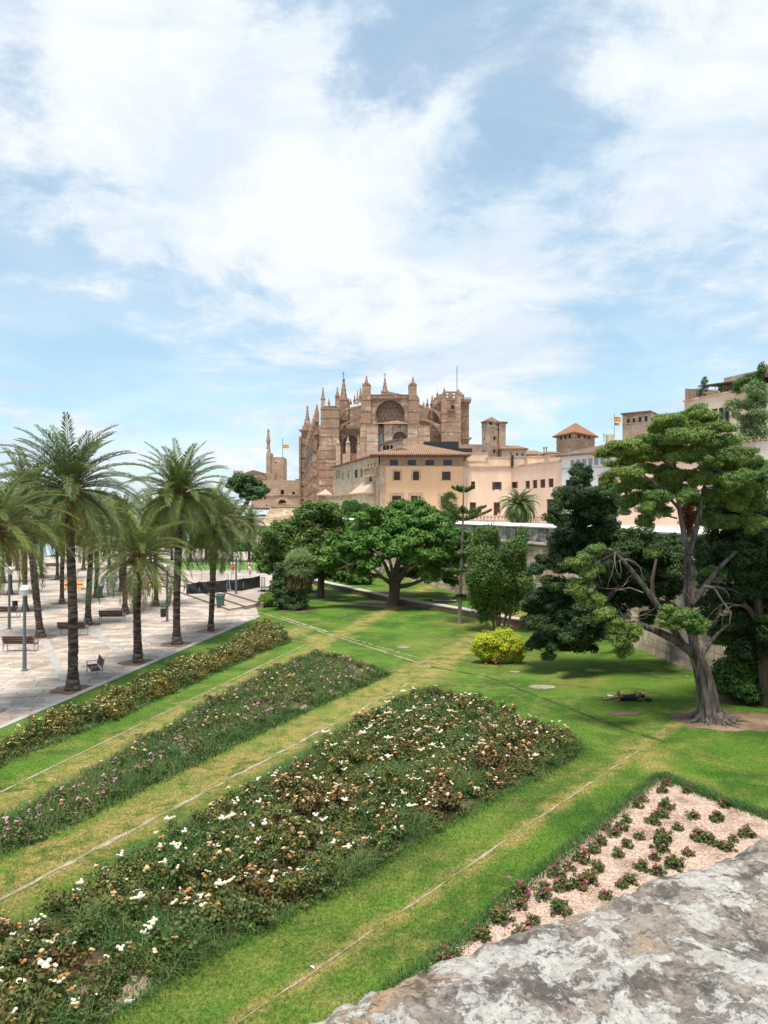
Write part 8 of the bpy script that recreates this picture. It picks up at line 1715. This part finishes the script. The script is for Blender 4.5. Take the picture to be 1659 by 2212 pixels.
def reclining():
    b = G(1350, 1513); T = thing('person', b, 'person in dark clothes lying on the lawn, one knee raised, arms behind the head', 'person')
    def q(x, y, z): return (b.x+x, b.y+y, z)
    # feet to the left, head to the right
    J = [(*q(-.05, 0, .13), .115, .10), (*q(.12, 0, .13), .11, .10), (*q(.32, 0, .15), .13, .11), (*q(.47, 0, .16), .11, .09), (*q(.56, 0, .17), .05), (*q(.66, 0, .19), .085), (*q(.76, 0, .20), .075),
         (*q(-.12, -.10, .12), .09), (*q(-.36, -.13, .32), .065), (*q(-.30, -.13, .46), .055), (*q(-.28, -.14, .24), .05), (*q(-.28, -.14, .05), .034), (*q(-.38, -.15, .03), .03), (*q(-.46, -.15, .03), .02),
         (*q(-.12, .10, .12), .09), (*q(-.42, .12, .10), .066), (*q(-.56, .06, .09), .052), (*q(-.78, -.02, .07), .045), (*q(-.97, -.06, .06), .032), (*q(-1.0, -.07, .14), .026), (*q(-1.01, -.08, .20), .018),
         (*q(.44, -.17, .16), .055), (*q(.50, -.32, .36), .042), (*q(.56, -.22, .38), .036), (*q(.66, -.12, .22), .026), (*q(.70, -.08, .17), .022),
         (*q(.44, .17, .16), .055), (*q(.52, .30, .34), .042), (*q(.60, .20, .30), .036), (*q(.68, .12, .20), .026), (*q(.71, .07, .17), .022)]
    E = [(0, 1), (1, 2), (2, 3), (3, 4), (4, 5), (5, 6), (0, 7), (7, 8), (8, 9), (9, 10), (10, 11), (11, 12), (12, 13), (0, 14), (14, 15), (15, 16), (16, 17), (17, 18), (18, 19), (19, 20), (3, 21), (21, 22), (22, 23), (23, 24), (24, 25), (3, 26), (26, 27), (27, 28), (28, 29), (29, 30)]
    skin_body('body', J, E, M_skin, T)
    J2 = [(*q(-.07, 0, .13), .145, .125), (*q(.12, 0, .135), .14, .125), (*q(.33, 0, .155), .165, .135), (*q(.46, 0, .165), .14, .115), (*q(-.14, -.10, .13), .105), (*q(-.22, -.12, .21), .095), (*q(-.14, .10, .13), .105), (*q(-.30, .11, .115), .09), (*q(.45, -.17, .165), .075), (*q(.48, -.24, .25), .06), (*q(.45, .17, .165), .075), (*q(.48, .24, .25), .06)]
    skin_body('dark_clothes', J2, [(0, 1), (1, 2), (2, 3), (0, 4), (4, 5), (0, 6), (6, 7), (3, 8), (8, 9), (3, 10), (10, 11)], M_cloth, T)
    mb = MB(); mb.sphere(q(.75, 0, .185), .105, 12, 8, .85); mb.build('hair', M_hair, T, smooth=True)
    mb = MB(); mb.sphere(q(.685, 0, .305), .018, 6, 5); mb.build('nose', M_skin, T)
    c = Vector(q(-.52, .32, .14)); mb = MB(); mb.box(c.x-.11, c.x+.11, c.y-.03, c.y+.12, .10, .125, ); mb.box(c.x-.11, c.x, c.y-.03, c.y+.12, .125, .14); tag(mb.build('open_book', M_paper), 'pale open book or magazine lying by the reclining person', 'book')
    c = Vector(q(.98, -.05, 0)); mb = MB(); mb.sphere((c.x, c.y, .05), .16, 10, 6, .4); tag(mb.build('dark_bag', M_cloth), 'dark soft bag beside the head of the reclining person', 'bag')
reclining()
def standing(loc, label, top, bottom, h=1.7, lean=0, seed=0, group='people far away', name='person', walk=.0, face=0):
    b = Vector(loc); T = thing(name, b, label, 'person', group); s = h/1.7; rg = random.Random(seed)
    def q(x, y, z): v = Matrix.Rotation(face, 3, 'Z') @ Vector((x*s, y*s, z*s)); return (b.x+v.x, b.y+v.y, b.z+v.z)
    w = walk
    J = [(*q(0, 0, .92), .12), (*q(0, 0, 1.15), .11), (*q(0, 0, 1.36), .13), (*q(0, 0, 1.46), .06), (*q(0, 0, 1.56), .085), (*q(0, 0, 1.64), .08), (*q(-.09, w*.3, .86), .08), (*q(-.10, w*.5, .48), .06), (*q(-.10, w, .07), .04), (*q(-.10, w-.14, .03), .035), (*q(.09, -w*.3, .86), .08), (*q(.10, -w*.5, .48), .06), (*q(.10, -w, .07), .04), (*q(.10, -w-.14, .03), .035),
         (*q(-.19, 0, 1.38), .05), (*q(-.24, .04, 1.12), .04), (*q(-.22, -.08, .90), .03), (*q(-.22, -.12, .82), .03), (*q(.19, 0, 1.38), .05), (*q(.24, .04, 1.12), .04), (*q(.22, -.08, .90), .03), (*q(.22, -.12, .82), .03)]
    E = [(0, 1), (1, 2), (2, 3), (3, 4), (4, 5), (0, 6), (6, 7), (7, 8), (8, 9), (0, 10), (10, 11), (11, 12), (12, 13), (2, 14), (14, 15), (15, 16), (16, 17), (2, 18), (18, 19), (19, 20), (20, 21)]
    J = [tuple(j[:3])+tuple(r*s for r in j[3:]) for j in J]
    skin_body('body', J, E, M_skin, T, 1)
    sh = [J[1][:3]+(J[1][3]*1.2,), J[2][:3]+(J[2][3]*1.2,), J[14][:3]+(J[14][3]*1.4,), J[15][:3]+(J[15][3]*1.3,), J[18][:3]+(J[18][3]*1.4,), J[19][:3]+(J[19][3]*1.3,)]; skin_body('shirt', sh, [(0, 1), (1, 2), (2, 3), (1, 4), (4, 5)], top, T, 1)
    tr = [J[0][:3]+(J[0][3]*1.2,), J[6][:3]+(J[6][3]*1.25,), J[7][:3]+(J[7][3]*1.25,), J[10][:3]+(J[10][3]*1.25,), J[11][:3]+(J[11][3]*1.25,)]; skin_body('trousers', tr, [(0, 1), (1, 2), (0, 3), (3, 4)], bottom, T, 1)
    mb = MB(); c = q(0, .02, 1.62); mb.sphere(c, .10*s, 8, 6); mb.build('hair', M_hair, T)
MW, MR, MBl, MK = plain('white_cloth_mat', (.8, .8, .8)), plain('red_cloth_mat', (.6, .06, .05)), plain('blue_cloth_mat', (.10, .16, .35)), plain('khaki_cloth_mat', (.3, .26, .2))
standing(G(503, 1240, .45), 'person in a white top and red cap standing by the far railing', MW, MR, seed=1); standing(G(552-12, 1241, .45), 'person in white walking at the far edge of the plaza', MW, MW, seed=2, walk=.2)
zE = P(575, 1096, 240).z
for i, (px, t_, b_, lb) in enumerate(((601, MK, M_cloth, 'tiny distant person in dark clothes left of the palace gate'), (605.5, MR, MBl, 'tiny distant person in red before the palace gate'), (610, MBl, MK, 'tiny distant person in a blue shirt before the palace gate'), (613.5, MW, MR, 'tiny distant person in white with red trousers at the palace gate'), (618, MW, MBl, 'tiny distant person in white with blue trousers right of the palace gate'), (624, MW, MK, 'tiny distant person in white with khaki trousers far right of the palace gate'), (576, MW, M_cloth, 'tiny distant person in white at the left end of the terrace wall'))):
    standing(Vector(((px-CX)*260/F, 260, zE)), lb, t_, b_, 1.75, seed=10+i)
# sunbathers on towels in the shade of the rampart
def lying(px, py, z, label, m1, m2, rz=0):
    b = G(px, py, z); T = thing('person', b, label, 'person', 'people lying on towels'); M0 = Mrot(b, rz)
    def q(x, y, zz): v = M0 @ Vector((x, y, zz)); return tuple(v)
    J = [(*q(-.05, 0, .13), .11), (*q(.3, 0, .15), .13), (*q(.5, 0, .16), .05), (*q(.62, 0, .17), .09), (*q(.70, 0, .17), .07), (*q(-.12, -.09, .12), .08), (*q(-.5, -.12, .12), .06), (*q(-.9, -.12, .08), .035), (*q(-.92, -.12, .18), .025), (*q(-.12, .09, .12), .08), (*q(-.48, .12, .25), .06), (*q(-.7, .12, .08), .035), (*q(-.8, .12, .05), .03), (*q(.38, -.18, .13), .05), (*q(.15, -.30, .10), .04), (*q(-.05, -.30, .10), .03), (*q(.38, .18, .13), .05), (*q(.2, .30, .10), .04), (*q(0, .28, .12), .03)]
    skin_body('body', J, [(0, 1), (1, 2), (2, 3), (3, 4), (0, 5), (5, 6), (6, 7), (7, 8), (0, 9), (9, 10), (10, 11), (11, 12), (1, 13), (13, 14), (14, 15), (1, 16), (16, 17), (17, 18)], M_skin, T, 1)
    skin_body('clothes', [J[0][:3]+(.14,), J[1][:3]+(.16,), J[5][:3]+(.1,), J[9][:3]+(.1,)], [(0, 1), (0, 2), (0, 3)], m1, T, 1); mb = MB(); mb.sphere(q(.68, 0, .18), .10, 8, 6); mb.build('hair', M_hair, T)
    mb = MB(); mb.box(-1.05, .95, -.45, .45, .02, .035, M=M0); tag(mb.build('towel', m2), label.replace('person', 'towel under the person') if False else ('pale towel spread under the ' + ('far sunbather by the rampart' if px > 800 else 'sunbather behind the leafy tree')), 'towel')
lying(962, 1297, .41, 'person in blue lying on a towel on the raised lawn by the rampart', MBl, MW, R(-8)); lying(678, 1283-4, 0.0, 'person in white lying in the grass left of the leafy tree trunk', MW, MBl, R(10))
# shrubs against the rampart
for i, (px, py, w, h, m_, lb) in enumerate(((775, 1262, 1.8, 1.1, M_ficus, 'low green shrub with orange tips on the raised lawn under the spreading tree'), (1003, 1262, .9, 1.0, M_ficus, 'small leafy shrub against the rampart left of the Norfolk pine trunk'))):
    g0 = G(px, py, .4); T = thing('low_shrub', g0, lb, 'shrub'); mb = MB(); twigs(mb, [g0]*2, random.Random(i), 4, .9, .03, up=1.2); mb.build('stems', M_bark2, T); crown_obj('leaves', [(g0+Vector((dx*w*.5, 0, h*.55)), (w*.6, w*.5, h*.5)) for dx in (-.6, 0, .6)], m_, T, 130+i, clump=.3, per=50, leaf=(.2, .12))
